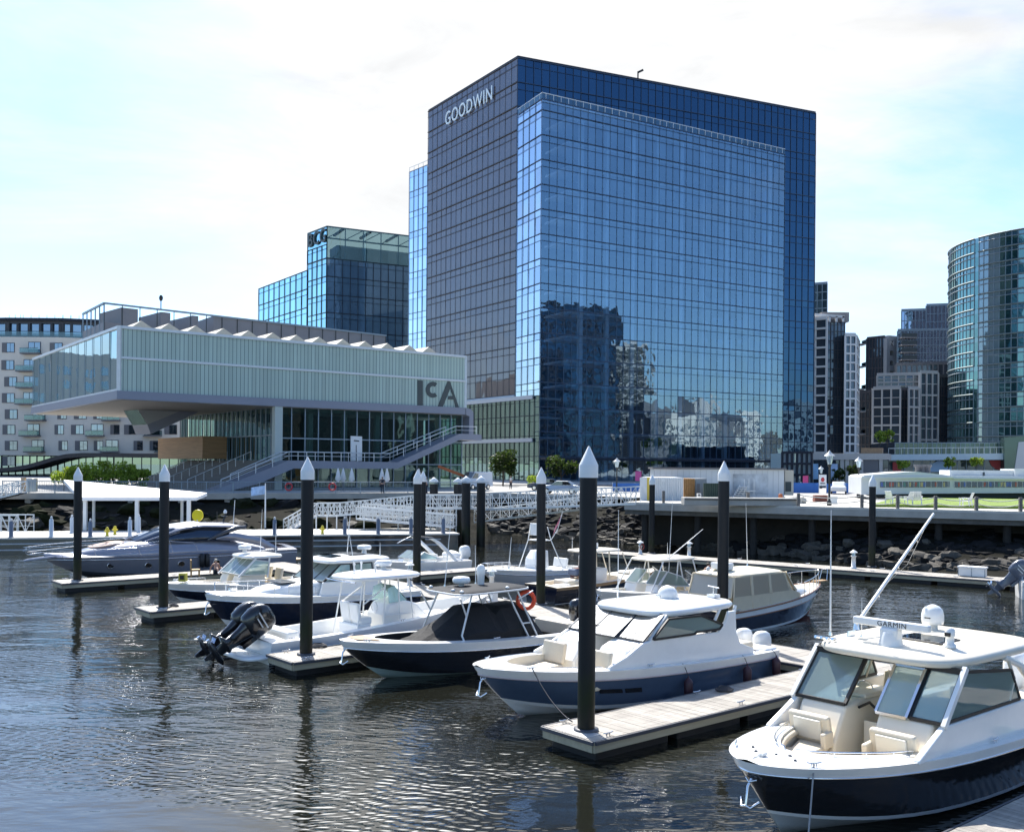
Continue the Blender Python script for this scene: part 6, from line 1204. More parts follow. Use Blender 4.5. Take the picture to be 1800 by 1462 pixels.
mb = MB(); mb.box((5.5, 0, hn.zb + .06), (.16, .1, .06), ALU); mb.tube([(5.45, 0, 1.69), (5.85, 0, 1.66)], .015, ALU, 6); mb.build('windlass', n_, bevel=.02)
c1 = W(n_, hn.S(.93, 1, 1) + V((0, -.14, .06))); line(c1, G(1418, 1500, .3), 'grey mooring line hanging from the bow cleat of the near black cruiser', .05, .016, mat('grey_rope', (.3, .3, .3), .9))
# ---------------------------------------------------------------- 2. slate blue boat
b_ = boat('cabin_cruiser', 'slate blue hulled cruiser with a white hardtop and cream bow seats', 11.3, 16.6, 21.2, -1)
hb_ = Hull(11.3, 3.7, 1.58, 1.02, rake=1.5, q=(1.0, .56), p=(1.7, 2.7)); wb_ = hull_parts(b_, hb_, BLUEH, WHITE2, WHITE, WHITE, hg=.84, hb=.37, stripe_m=WHITE, rail_m=mat('pink_grey_rail', (.5, .42, .42), .4), opening=(.06, .895, .74, .40, .72), liner_m=CREAM, sole_m=CREAM)
for sd in (-1, 1):
    mb = MB(); y = sd * 1.52; pf = [(2.2, 1.40), (1.5, 1.62), (.85, 1.92), (.45, 1.98), (-1.9, 1.92), (-2.6, 1.9), (-2.95, 2.2), (-3.1, 2.5), (-3.45, 2.5), (-3.5, 1.8), (-3.7, 1.45), (-4.4, 1.2), (-4.4, 1.0), (2.2, 1.2)]
    mb.prism([V((x, y, z)) for x, z in pf], (0, sd * .12, 0), WHITE); mb.build('cabin_side', b_, bevel=.04, seg=2)
    mb = MB(); pts = [(.42, 2.02), (-.22, 2.52), (-1.7, 2.5), (-2.75, 2.12), (-2.6, 2.0), (-1.5, 2.02), (-1.4, 1.97), (.4, 1.99)]; mb.prism([V((x, sd * 1.66, z)) for x, z in pts], (0, sd * -.015, 0), TINT if False else GLASS); g_ = mb.build('side_window', b_)
    mb = MB(); frame(mb, [(x, sd * 1.655, z) for x, z in pts], .03, BLACK); mb.build('window_frame', g_)
    mb = MB(); mb.bar((.5, sd * 1.58, 1.95), (-.3, sd * 1.5, 2.6), .1, .1, WHITE); mb.build('roof_post', b_)
    mb = MB(); q0 = [(hb_.x(t), t, h) for t, h in ((.60, .66), (.655, .665), (.655, .585), (.60, .575))]; q1 = [(.665, .665), (.735, .675), (.735, .60), (.665, .59)]
    for Q in ([(t, h) for _, t, h in q0], q1): mb.prism([hb_.S(t, h, sd) + V((0, sd * .004, 0)) for t, h in Q], (0, sd * .02, 0), OBLACK)
    mb.build('hull_window', b_)
for sd in (-1, 1):
    mb = MB(); mb.prism([V((x, sd * .36, z)) for x, z in ((1.75, .72), (1.7, 1.2), (1.3, 1.72), (.75, 1.93), (-.2, 1.93), (-.2, .72))], (0, sd * 1.14, 0), WHITE); mb.build('console', b_, bevel=.07, seg=3)
    seat(b_, 2.25, sd * .95, .72, .95, 1, VINYL, .62, .6); MB().prism([V((x, sd * y, .74)) for x, y in ((2.5, .45), (3.6, .25), (3.75, min(inner(hb_, 3.75, .8), wb_(hb_.t(3.75))) - .12), (3.2, min(inner(hb_, 3.2, .8), wb_(hb_.t(3.2))) - .12), (2.5, wb_(hb_.t(2.5)) - .15))], (0, 0, .38), VINYL).build('seat_cushion', b_, bevel=.05, seg=3)
ys = [-1.55, -.55, .5, 1.55]
for a, c in zip(ys[:-1], ys[1:]): window(b_, (.78 + (.12 if abs(a + c) < .3 else 0), a, 1.95), (.78 + (.12 if abs(a + c) < .3 else 0), c, 1.95), (-.24, c * .94, 2.62), (-.24, a * .94, 2.62), GLARE, r=.028, fm=DGREY, name='windshield')
mb = MB()
for y in (-.8, .9): mb.tube([(.9, y, 1.97), (.55, y + .35, 2.2)], .012, BLACK, 5)
mb.build('wiper', b_)
MB().slab(sup(-4.15, .05, 1.45, 1.66, 36, 4), 2.55, 2.74, WHITE, .14, .05).build('hardtop', b_)
mb = MB()
for sd in (-1, 1): mb.tube([(-3.2, sd * 1.5, 2.0), (-3.6, sd * 1.42, 2.3), (-3.75, sd * 1.38, 2.6)], .06, WHITE, 8); mb.tube([(-2.3, sd * 1.5, 1.9), (-2.9, sd * 1.45, 2.6)], .05, WHITE, 8)
mb.build('roof_post', b_)
mb = MB(); mb.lathe((-1.9, .15, 2.84), [(.3, 0), (.33, .08), (.3, .24), (.2, .36), (.05, .42), (.01, .425)], WHITE, 18); mb.build('satellite_dome', b_); mb = MB(); mb.box((-3.5, .7, 2.86), (.3, .3, .1), WHITE); mb.tube([(-3.5, .7, 2.9), (-3.5, .7, 3.15)], .02, CHROME, 6); mb.tube([(-3.6, .4, 3.15), (-3.4, 1.0, 3.15)], .02, CHROME, 6); mb.build('roof_bracket', b_)
for y in (-.9, .9): mb = MB(); mb.tube([(-.7, y, 2.83), (-.7, y, 3.1), (-.5, y, 3.12)], .02, CHROME, 6); mb.build('roof_light', b_)
whip(b_, (-1.2, -1.35, 2.75), (-1.25, -1.4, 5.6), .02); 
for y in (-.9, .9): seat(b_, -1.3, y, .9, .9, 1, VINYL, .75, .6, 'helm_seat')
rbox(b_, 'stern_seat', (-4.6, 0, 1.0), (.8, 2.4, .6), VINYL, .08); MB().box((-5.4, 0, .95), (.6, 3.2, .3), WHITE).build('transom', b_, bevel=.06)
for y in (-.75, 0, .75): outboard(b_, -5.75, y, .68, WHITE, .03, .9)
cleats(b_, hb_, (.1, .55, .9)); anchor(b_, hb_); rails(b_, hb_, .70, .90, .07, 4, .014, .3, lo=False)
line(W(b_, hb_.S(.9, 1, 1) + V((0, -.1, .07))), G(1006, 1268, ZD + .08), 'dark mooring line from the slate blue bow to the finger by the tall pile', .18, .016)
FEND = mat('maroon_fender', (.05, .018, .028), .5, var=.2)
for t_, z_, lab in ((.435, .42, 'maroon fender midway along the slate blue hull'), (.175, .42, 'maroon fender near the stern of the slate blue hull'), (.03, .5, 'aftmost maroon fender at the stern corner of the slate blue boat')):
    p = hb_.S(t_, .8, 1); q = W(b_, V((p.x, p.y + .16, z_ - .3))); t = thing('fender', 'dark ' + lab, 'fender', q, 0, 'fenders of the slate blue boat'); MB().lathe((0, 0, 0), [(.02, 0), (.09, .02), (.135, .1), (.135, .52), (.09, .6), (.03, .64), (.02, .7)], FEND, 14).build('body', t)
    g_ = W(b_, hb_.S(t_, 1, 1) + V((0, -.08, .03))) - q; MB().tube([V((0, 0, .68)), V((g_.x * .5, g_.y * .5, (g_.z + .68) / 2 + .05)), g_], .011, ROPE, 5).build('rope', t)
# ---------------------------------------------------------------- 3. black centre console with covered helm
k_ = boat('centre_console', 'black hulled open boat with its console under a black canvas cover', 10.6, 16.2, 27.8, -1)
hk = Hull(10.6, 3.2, 1.42, .92, rake=1.6, q=(1.0, .66), p=(1.6, 2.5)); wk_ = hull_parts(k_, hk, BLACKH, mat('pale_green_bottom', (.35, .45, .42), .6), WHITE, WHITE, hg=.81, hb=.345, stripe_m=BLACKH, rail_m=CHROME, opening=(.1, .875, .7, .34, .62), liner_m=CANVAS, sole_m=DGREY)
mb = MB(); tk = [.885 + .07 * k / 8 for k in range(9)]; A_ = [V((hk.x(t), -hk.w(t) * .66, hk.sheer(t) + .062)) for t in tk]; B__ = [V((hk.x(t), hk.w(t) * .66, hk.sheer(t) + .062)) for t in tk]
for i in range(8): mb.quad(A_[i], A_[i + 1], B__[i + 1], B__[i], TEAK)
mb.build('teak_pad', k_)
def cover(rings): mb = MB(); mb.loft([[V(p) for p in r] for r in rings], CANVAS, smooth=False); return mb
def crng(x, wb, zb0, wt_, zt_, n=4): return [(x, -wb, zb0), (x, -wb * .98, zb0 + .35 * (zt_ - zb0)), (x, -wt_, zt_ - .08), (x, -wt_ * .6, zt_), (x, wt_ * .6, zt_), (x, wt_, zt_ - .08), (x, wb * .98, zb0 + .35 * (zt_ - zb0)), (x, wb, zb0)]
cover([crng(2.5, 1.1, .95, .4, 1.02), crng(1.9, 1.12, .92, .42, 1.3), crng(1.1, 1.12, .9, .42, 1.78), crng(.6, 1.12, .9, .40, 2.12), crng(-.3, 1.12, .88, .42, 2.16), crng(-.62, 1.1, .88, .6, 1.86), crng(-.85, 1.1, .88, .6, 2.05), crng(-1.9, 1.05, .86, .6, 2.08), crng(-2.6, 1.0, .84, .75, 1.0)]).build('console_cover', k_)
MB().slab(sup(-2.1, 1.35, .95, 1.2, 28, 5), 2.62, 2.70, mat('dark_blue_top', (.010, .013, .02), .75, spec=.2), .05, .03).build('t_top', k_)
mb = MB(); o_ = sup(-2.1, 1.35, .96, 1.21, 28, 5); mb.tube([V((x, y, 2.64)) for x, y in o_], .035, ALU, 6, closed=True)
for sd in (-1, 1):
    mb.tube([(1.3, sd * 1.25, .95), (1.15, sd * 1.2, 1.0), (1.25, sd * 1.12, 1.3), (.7, sd * .95, 2.62)], .035, ALU, 8); mb.tube([(-1.7, sd * 1.2, .9), (-1.2, sd * .95, 2.0), (-.9, sd * .9, 2.62)], .035, ALU, 8); mb.tube([(-2.1, sd * 1.2, .9), (-1.7, sd * .95, 1.9), (-1.35, sd * .9, 2.62)], .035, ALU, 8); mb.tube([(-1.45, sd * 1.07, 1.45), (-1.8, sd * 1.07, 1.45)], .03, ALU, 6); mb.tube([(1.0, sd * 1.05, 1.9), (1.35, sd * 1.15, 2.55)], .03, ALU, 6); mb.tube([(-1.4, sd * .92, 2.3), (-2.05, sd * .95, 2.55)], .025, ALU, 6)
mb.build('t_top_frame', k_)
radome(k_, (.1, -.45, 2.72), .32, .26, .1); mb = MB(); mb.lathe((-.7, -.35, 2.72), [(.12, 0), (.14, .35), (.16, .4), (.16, .6), (.1, .72), (.01, .75)], WHITE, 14); mb.build('camera_dome', k_)
mb = MB()
for x, y in ((1.1, .9), (1.1, .4), (-.9, .9), (1.1, -.9)): mb.ell((x, y, 2.74), (.08, .08, .05), WHITE, 8, 4)
mb.build('roof_light', k_)
whip(k_, (.5, -.9, 2.7), (.15, -1.0, 5.3), .018); whip(k_, (-.9, -.9, 2.7), (-.9, -.95, 4.1), .018)
for y in (-.42, .42): outboard(k_, -5.35, y, .85, OBLACK, .1, 1.1)
rbox(k_, 'stern_seat', (-4.1, 0, .95), (.6, 1.9, .5), VINYL, .06); cleats(k_, hk, (.12, .5, .93)); anchor(k_, hk)
mb = MB(); q = W(k_, (-1.9, .75, 2.2)); ORG = mat('orange_plastic', (.62, .06, .015), .5); mb.tube([q + V((.3 * math.cos(a), 0, .3 * math.sin(a))) for a in [k * .393 for k in range(16)]], .075, ORG, 8, closed=True); single(mb, 'life_ring', 'orange life ring hanging under the dark T top of the black boat', 'life ring')
# ---------------------------------------------------------------- 4. white centre console with twin black outboards
c_ = boat('centre_console', 'white open fishing boat with twin tilted black outboards and a white T top', 10.9, 26.8, 33.3, 1)
hc_ = Hull(10.9, 3.1, 1.62, .78, rake=1.7, q=(1.0, .72), p=(1.6, 2.4), draft=.4); wc_ = hull_parts(c_, hc_, BLACKH, WHITE2, mat('pale_blue_white', (.62, .68, .76), .25, coat=.3), WHITE, hg=.7, hb=.35, rail_m=WHITE2, opening=(.06, .9, .72, .30, .42), liner_m=WHITE, sole_m=WHITE2, transom_m=WHITE)
mb = MB(); mb.prism([V((x, -.62, z)) for x, z in ((1.9, .42), (1.8, 1.0), (1.2, 1.55), (.55, 1.75), (-.1, 1.62), (-.35, 1.2), (-.35, .42))], (0, 1.24, 0), WHITE); mb.build('console', c_, bevel=.1, seg=3)
mb = MB(); pane(mb, (.75, -.6, 1.72), (.75, .6, 1.72), (.2, .5, 2.3), (.2, -.5, 2.3), GLASS); 
for sd in (-1, 1): pane(mb, (.72, sd * .6, 1.7), (-.1, sd * .62, 1.65), (-.1, sd * .52, 2.2), (.2, sd * .5, 2.3), GLASS)
mb.build('windshield', c_)
for y in (-.35, .35): s__ = rbox(c_, 'helm_seat', (-1.15, y, 1.05), (.55, .62, .3), WHITE2, .08); MB().box((-1.45, y, 1.4), (.16, .62, .7), WHITE2, 0, -.15).build('seat_back', s__, bevel=.07, seg=3)
rbox(c_, 'leaning_post', (-1.25, 0, .68), (.6, 1.4, .52), WHITE, .06); rbox(c_, 'stern_seat', (-4.4, 0, .75), (.5, 2.0, .55), WHITE, .08); rbox(c_, 'bow_seat', (2.6, 0, .75), (.9, .9, .6), WHITE, .1)
mb = MB(); mb.tube([V((-.5, -.2 + .2 * math.cos(a), 1.5 + .2 * math.sin(a))) for a in [k * .524 for k in range(12)]], .016, CHROME, 6, closed=True); mb.build('steering_wheel', c_)
MB().slab(sup(-2.0, 1.45, 1.15, 1.05, 30, 3.5), 2.62, 2.78, WHITE, .14, .07).build('t_top', c_)
mb = MB()
for sd in (-1, 1):
    for a, b in (((1.0, .78, .5), (.75, .7, 2.65)), ((.35, .78, .5), (.25, .7, 2.65)), ((-.45, .78, .5), (-.35, .72, 2.65)), ((-1.7, .85, .45), (-1.35, .75, 2.65)), ((-.35, .72, 2.3), (-1.35, .75, 1.7))): mb.tube([(a[0], sd * a[1], a[2]), (b[0], sd * b[1], b[2])], .03, WHITE2, 7)
    mb.tube([(1.0, sd * .76, 1.2), (-.4, sd * .76, 1.2)], .025, WHITE2, 6); mb.tube([(-1.9, sd * 1.1, 2.6), (-2.15, sd * .4, 2.62), (-2.15, 0, 2.62)], .03, CHROME, 6)
mb.build('t_top_frame', c_)
radome(c_, (.1, .1, 2.92), .33, .25, .1); whip(c_, (-.9, .6, 2.85), (-1.2, .9, 5.4), .018); 
for x, y in ((-.8, .3), (-.6, -.4), (-1.3, 0)): MB().tube([(x, y, 2.9), (x, y, 3.15)], .03, WHITE2, 6).ell((x, y, 3.18), (.06, .06, .05), WHITE2, 8, 4).build('roof_light', c_)
MB().slab(sup(-6.35, -5.3, 1.25, 1.4, 24, 4), .20, .30, WHITE, .01, .03).build('swim_platform', c_)
for y in (-.45, .35): outboard(c_, -5.75, y, .78, OBLACK, R(58), 1.32, ALU)
mb = MB(); mb.box((-5.15, .9, .83), (.5, .6, .1), WHITE2); mb.tube([(-5.1, .6, .9), (-5.1, 1.2, .9)], .02, CHROME, 6); mb.build('stern_hatch', c_, bevel=.03); cleats(c_, hc_, (.08, .5, .88)); anchor(c_, hc_)
# ---------------------------------------------------------------- 5. navy express cruiser
x_ = boat('express_cruiser', 'navy hulled express boat with a long white foredeck and a hardtop pilothouse', 9.6, 16.5, 39.0, -1)
hx = Hull(9.6, 3.3, 1.72, 1.3, rake=1.2, q=(1.0, .68), p=(1.6, 2.5)); hull_parts(x_, hx, NAVY, WHITE2, WHITE, WHITE, hg=.86, hb=.345, stripe_m=WHITE, rail_m=CHROME, opening=(.05, .42, .40, .34, .8), crown=.12, sole_m=TEAK)
mb = MB(); R5 = lambda x, w, z0, z1: [V((x, -w, z0)), V((x, -w * .92, z1 - .08)), V((x, -w * .6, z1)), V((x, 0, z1 + .04)), V((x, w * .6, z1)), V((x, w * .92, z1 - .08)), V((x, w, z0))]
mb.loft([R5(3.0, .25, 1.55, 1.62), R5(2.4, .75, 1.5, 1.78), R5(1.2, 1.1, 1.42, 1.95), R5(.2, 1.25, 1.35, 2.02), R5(-.5, 1.3, 1.3, 2.02)], WHITE); mb.build('trunk_cabin', x_)
mb = MB(); mb.box((1.4, 0, 2.0), (.7, 1.3, .05), DGREY); mb.build('deck_hatch', x_, bevel=.02)
yy = [-1.32, -.45, .45, 1.32]
for a, b in zip(yy[:-1], yy[1:]): window(x_, (.15, a, 2.0), (.15, b, 2.0), (-.75, b * .93, 2.68), (-.75, a * .93, 2.68), r=.025, name='windshield')
for sd in (-1, 1):
    window(x_, (.1, sd * 1.34, 2.0), (-1.2, sd * 1.38, 2.0), (-1.2, sd * 1.28, 2.7), (-.75, sd * 1.26, 2.7), r=.025, name='side_window'); window(x_, (-1.3, sd * 1.38, 2.0), (-2.3, sd * 1.38, 2.0), (-2.3, sd * 1.28, 2.7), (-1.3, sd * 1.28, 2.7), r=.025, name='side_window')
    mb = MB(); mb.prism([V((x, sd * 1.33, z)) for x, z in ((.4, 1.3), (.2, 2.0), (-2.6, 2.0), (-3.2, 1.3))], (0, sd * .08, 0), WHITE); mb.build('cabin_side', x_, bevel=.03); mb = MB(); mb.bar((-2.4, sd * 1.35, 2.0), (-2.5, sd * 1.28, 2.72), .08, .1, WHITE); mb.build('roof_post', x_)
MB().slab(sup(-3.6, -.15, 1.3, 1.36, 30, 4), 2.72, 2.88, WHITE, .14, .06).build('hardtop', x_); MB().box((-.9, 0, 3.0), (.5, 1.2, .04), TINT).box((-2.0, 0, 3.02), (.8, 1.2, .03), DGREY).build('roof_hatch', x_)
rbox(x_, 'cabin_locker', (-2.0, -.9, 1.3), (.8, .6, 1.0), mat('mahogany', (.16, .04, .02), .35, var=.3), .03); seat(x_, -1.4, .7, .9, .7, 1, VINYL, .7); rbox(x_, 'stern_seat', (-4.2, 0, 1.1), (.6, 2.3, .6), WHITE2, .06)
radome(x_, (-2.7, 0, 3.0), .33, .22, .16); whip(x_, (-2.4, -1.0, 2.9), (-2.6, -1.0, 5.3), .02); whip(x_, (-3.1, .7, 2.9), (-3.1, .7, 3.5), .02)
rails(x_, hx, .56, .93, .42, 6, .014, .1, lo=False); cleats(x_, hx, (.1, .6, .94)); anchor(x_, hx); MB().box((-5.1, 0, .35), (.8, 2.6, .1), WHITE).build('swim_platform', x_, bevel=.03)
mb = MB(); mb.box((3.6, 0, 1.82), (.3, .2, .12), CHROME); mb.build('windlass', x_)
# ---------------------------------------------------------------- 6. smaller white boat with hardtop
s_ = boat('cabin_cruiser', 'small white and navy boat with a hardtop between the silver yacht and the navy express', 8.6, 18.4, 48.4, -1)
h6 = Hull(8.6, 2.9, 1.15, .85, rake=1.0, q=(1, .6)); hull_parts(s_, h6, NAVY, WHITE2, WHITE, WHITE, hg=.72, hb=.345, stripe_m=WHITE, rail_m=CHROME, opening=(.06, .86, .66, .36, .45), liner_m=CREAM, sole_m=CREAM)
for sd in (-1, 1): mb = MB(); mb.prism([V((x, sd * .3, z)) for x, z in ((1.2, .45), (.8, 1.35), (-.5, 1.4), (-.5, .45))], (0, sd * .85, 0), CREAM); mb.build('console', s_, bevel=.05)
for a, b in ((-1.15, -.3), (-.28, .28), (.3, 1.15)): window(s_, (.85, a, 1.4), (.85, b, 1.4), (.05, b * .95, 2.12), (.05, a * .95, 2.12), r=.022, fm=ALU, name='windshield')
for sd in (-1, 1): window(s_, (.8, sd * 1.2, 1.4), (-.6, sd * 1.2, 1.35), (-.7, sd * 1.15, 2.0), (.05, sd * 1.1, 2.12), r=.02, fm=ALU, name='side_window'); mb = MB(); mb.bar((-.6, sd * 1.2, 1.2), (-.75, sd * 1.1, 2.2), .06, .08, WHITE); mb.bar((1.0, sd * 1.22, 1.3), (0, sd * 1.12, 2.2), .06, .08, WHITE); mb.build('roof_post', s_)
MB().slab(sup(-1.7, .5, 1.15, 1.2, 28, 4), 2.18, 2.32, WHITE, .1, .06).build('hardtop', s_); radome(s_, (.1, 0, 2.42), .34, .24, .16); whip(s_, (-1.2, -.9, 2.3), (-1.3, -.9, 4.6), .018); whip(s_, (-1.4, .5, 2.3), (-1.4, .5, 3.9), .018)
seat(s_, -1.3, .6, .6, .7, 1, VINYL, .6); seat(s_, -1.3, -.6, .6, .7, 1, VINYL, .6); rbox(s_, 'bow_seat', (2.3, 0, .6), (1.0, 1.4, .3), VINYL, .06); rails(s_, h6, .7, .92, .12, 4, .014, .15, lo=False); cleats(s_, h6, (.1, .9)); anchor(s_, h6)
for y in (-.4, .4): outboard(s_, -4.35, y, .75, WHITE, .05, .95)
# ---------------------------------------------------------------- 7. silver yacht
y_ = boat('motor_yacht', 'sleek silver motor yacht with dark cabin glass and round portholes', 15.6, 16.8, 63.3, -1, 'yacht')
hy = Hull(15.6, 4.4, 1.35, 1.25, rake=2.4, q=(1, .8), p=(1.5, 2.1), draft=.7, sheer_pow=1.2); hull_parts(y_, hy, SILVER, DGREY, SILVER, SILVER, hg=.9, hb=.42, stripe_m=DGREY, rail_m=CHROME, opening=(.03, .22, .2, .5, .9), crown=.25, sole_m=TEAK)
def R7(x, w, z0, z1, f=.62): return [V((x, -w, z0)), V((x, -w * .97, z0 + (z1 - z0) * .35)), V((x, -w * .82, z0 + (z1 - z0) * .75)), V((x, -w * f, z1)), V((x, 0, z1 + .06)), V((x, w * f, z1)), V((x, w * .82, z0 + (z1 - z0) * .75)), V((x, w * .97, z0 + (z1 - z0) * .35)), V((x, w, z0))]
mb = MB(); mb.loft([R7(6.6, .3, 1.3, 1.45), R7(5.4, 1.0, 1.25, 1.72), R7(3.6, 1.6, 1.22, 2.0), R7(1.6, 1.85, 1.2, 2.18), R7(-1.5, 1.95, 1.2, 2.2), R7(-4.0, 1.95, 1.2, 1.95), R7(-5.6, 1.95, 1.2, 1.5)], SILVER); mb.build('coachroof', y_)
mb = MB(); mb.loft([R7(2.6, .9, 2.05, 2.16, .7), R7(1.4, 1.5, 2.05, 2.62, .74), R7(.4, 1.62, 2.05, 2.9, .76), R7(-1.2, 1.68, 2.05, 3.02, .76), R7(-2.6, 1.66, 2.0, 2.95, .76), R7(-3.2, 1.6, 1.9, 2.8, .76)], GL_NIGHT); mb.build('cabin_glass', y_)
mb = MB(); mb.loft([R7(1.0, 1.2, 2.55, 2.66, .7), R7(.2, 1.5, 2.8, 2.98, .74), R7(-1.4, 1.62, 2.95, 3.14, .76), R7(-3.4, 1.58, 2.85, 3.08, .76), R7(-4.4, 1.45, 2.7, 2.86, .76)], SILVER); mb.build('hardtop', y_)
mb = MB(); mb.loft([R7(.9, 1.0, 2.69, 2.72, .8), R7(.1, 1.15, 3.0, 3.04, .8), R7(-1.4, 1.2, 3.17, 3.19, .8)], WHITE); mb.build('sunroof', y_)
for sd in (-1, 1):
    mb = MB(); mb.tube([(2.5, sd * 1.5, 2.12), (1.2, sd * 1.56, 2.5), (0, sd * 1.6, 2.85), (-1.0, sd * 1.6, 3.0)], [.05, .07, .08, .09], SILVER, 6); mb.tube([(-1.6, sd * 1.72, 2.1), (-2.6, sd * 1.7, 2.5), (-3.6, sd * 1.6, 2.8), (-4.3, sd * 1.5, 2.85)], [.06, .14, .16, .12], DGREY, 6); mb.loft([[V((-2.2, sd * 1.74, 2.1)), V((-2.2, sd * 1.72, 2.2)), V((-2.2, sd * 1.64, 2.2)), V((-2.2, sd * 1.64, 2.1))], [V((-3.4, sd * 1.86, 2.0)), V((-3.4, sd * 1.84, 2.5)), V((-3.4, sd * 1.7, 2.5)), V((-3.4, sd * 1.7, 2.0))], [V((-5.2, sd * 1.9, 1.6)), V((-5.2, sd * 1.88, 2.15)), V((-5.2, sd * 1.75, 2.15)), V((-5.2, sd * 1.75, 1.6))], [V((-6.4, sd * 1.95, 1.3)), V((-6.4, sd * 1.93, 1.45)), V((-6.4, sd * 1.8, 1.45)), V((-6.4, sd * 1.8, 1.3))]], SILVER); mb.build('cabin_wing', y_)
    for t_ in (.80, .66, .53, .38):
        p = hy.S(t_, .70, sd); n = V((.0, sd, -.12)).normalized(); mb = MB(); M = n.to_track_quat('Z', 'Y').to_matrix(); ring_ = [p + n * .015 + M @ V((.21 * math.cos(a), .17 * math.sin(a), 0)) for a in [k * .393 for k in range(16)]]; mb.prism(ring_, n * .02, OBLACK); mb.tube(ring_, .025, CHROME, 6, closed=True); mb.build('porthole', y_)
mb = MB(); mb.loft([[V((7.2, -.5, 1.34)), V((7.2, .5, 1.34)), V((7.2, .45, 1.46)), V((7.2, -.45, 1.46))], [V((8.6, -.28, 1.2)), V((8.6, .28, 1.2)), V((8.6, .25, 1.32)), V((8.6, -.25, 1.32))], [V((8.9, -.1, 1.16)), V((8.9, .1, 1.16)), V((8.9, .08, 1.24)), V((8.9, -.08, 1.24))]], SILVER); mb.build('bow_platform', y_)
mb = MB()
for sd in (-1, 1):
    P = [(8.6, sd * .3, 2.0), (7.2, sd * .95, 2.05), (5.5, sd * 1.65, 2.1), (3.0, sd * 2.0, 2.15), (1.0, sd * 2.05, 2.15), (-.6, sd * 2.05, 2.0)]; mb.tube(P, .018, CHROME, 6); mb.tube([(x, y, z - .3) for x, y, z in P[:4]], .012, CHROME, 5)
    for x, y, z in P[1:]: mb.tube([(x - .25, y, 1.35 if x > 0 else 1.5), (x, y, z)], .015, CHROME, 6)
    mb.tube([(8.6, sd * .3, 2.0), (8.85, sd * .2, 1.75), (8.6, sd * .3, 1.55), (7.6, sd * .7, 1.6)], .018, CHROME, 6)
mb.tube([(8.6, -.3, 2.0), (8.9, 0, 2.0), (8.6, .3, 2.0)], .018, CHROME, 6); mb.build('bow_rail', y_)
mb = MB(); mb.slab(sup(3.2, 5.2, 1.0, .8, 20, 3), 2.02, 2.14, mat('tan_cushion', (.42, .3, .24), .7), .02, .05, tilt=lambda x, y: -.13 * (x - 3.2)); mb.build('sun_pad', y_)
mb = MB(); mb.tube([(-3.4, 0, 3.1), (-3.6, 0, 3.7)], .06, BLACK, 6); mb.tube([(-3.5, -.5, 3.5), (-3.5, .5, 3.5)], .04, BLACK, 6); mb.lathe((-3.55, 0, 3.7), [(.1, 0), (.14, .1), (.05, .25)], WHITE, 8); mb.tube([(-3.9, .5, 3.0), (-4.0, .5, 4.6)], .025, WHITE2, 5); mb.tube([(-3.2, -.5, 3.1), (-3.2, -.5, 3.8)], .03, BLACK, 5); mb.build('mast', y_)
mb = MB(); p = hy.S(.545, 1, -1); mb.tube([hy.S(.545, .95, -1) - V((0, .05, 0)), hy.S(.545, .6, -1) - V((0, .08, 0))], .025, ROPE, 5); mb.build('hull_line', y_); MB().box((-7.9, 0, .5), (1.2, 3.8, .12), TEAK).build('swim_platform', y_, bevel=.03)
for t_, lab in ((.447, 'left of a black fender pair on the silver yacht hull'), (.425, 'right of a black fender pair on the silver yacht hull')):
    q = W(y_, hy.S(t_, .72, 1) + V((0, .22, -.3))); t = thing('fender', 'black cylinder fender, ' + lab, 'fender', q, 0, 'fenders of the silver yacht'); MB().lathe((0, 0, 0), [(.05, 0), (.16, .05), (.16, .8), (.05, .86), (.02, .9)], BLACK, 12).build('body', t); g_ = W(y_, hy.S(t_, 1, 1)) - q; MB().tube([(0, 0, .88), g_], .012, ROPE, 5).build('rope', t)
# ---------------------------------------------------------------- 8. bowrider with arch
w_ = boat('bowrider', 'white bowrider with a swept radar arch and a white outboard on the far finger', 7.4, 32.4, 52.6, -1)
h8 = Hull(7.4, 2.6, 1.15, .85, rake=1.2, q=(1, .65)); hull_parts(w_, h8, DGREY, WHITE2, WHITE, WHITE, hg=.62, hb=.345, stripe_m=WHITE, rail_m=CHROME, opening=(.08, .86, .66, .3, .4))
for a, b in ((-1.0, 0), (0, 1.0)): window(w_, (.6, a, 1.1), (.6, b, 1.1), (-.1, b * .9, 1.55), (-.1, a * .9, 1.55), r=.02, fm=CHROME, name='windshield')
for sd in (-1, 1): window(w_, (.6, sd * 1.02, 1.1), (-1.0, sd * 1.05, 1.05), (-1.0, sd * 1.0, 1.2), (-.1, sd * .92, 1.55), r=.02, fm=CHROME, name='side_window')
mb = MB()
for sd in (-1, 1): mb.loft([[V((x + a, sd * w, z)) for a, w in ((-.18, 1.12), (.18, 1.12), (.18, 1.02), (-.18, 1.02))] for x, z in ((-2.5, .9), (-1.8, 1.5), (-1.0, 2.15), (-.5, 2.4))], WHITE)
mb.bar((-.5, -1.08, 2.42), (-.5, 1.08, 2.42), .4, .1, DGREY); mb.build('radar_arch', w_); mb = MB(); mb.tube([(-.3, -.95, 2.4), (.5, -.95, 2.1), (.7, -.95, 2.0)], .03, CHROME, 6); mb.build('arch_brace', w_)
for sd in (-1, 1): mb = MB(); mb.prism([V((x, sd * .3, z)) for x, z in ((.9, .4), (.6, 1.08), (-.2, 1.1), (-.2, .4))], (0, sd * .65, 0), WHITE); mb.build('console', w_, bevel=.05)
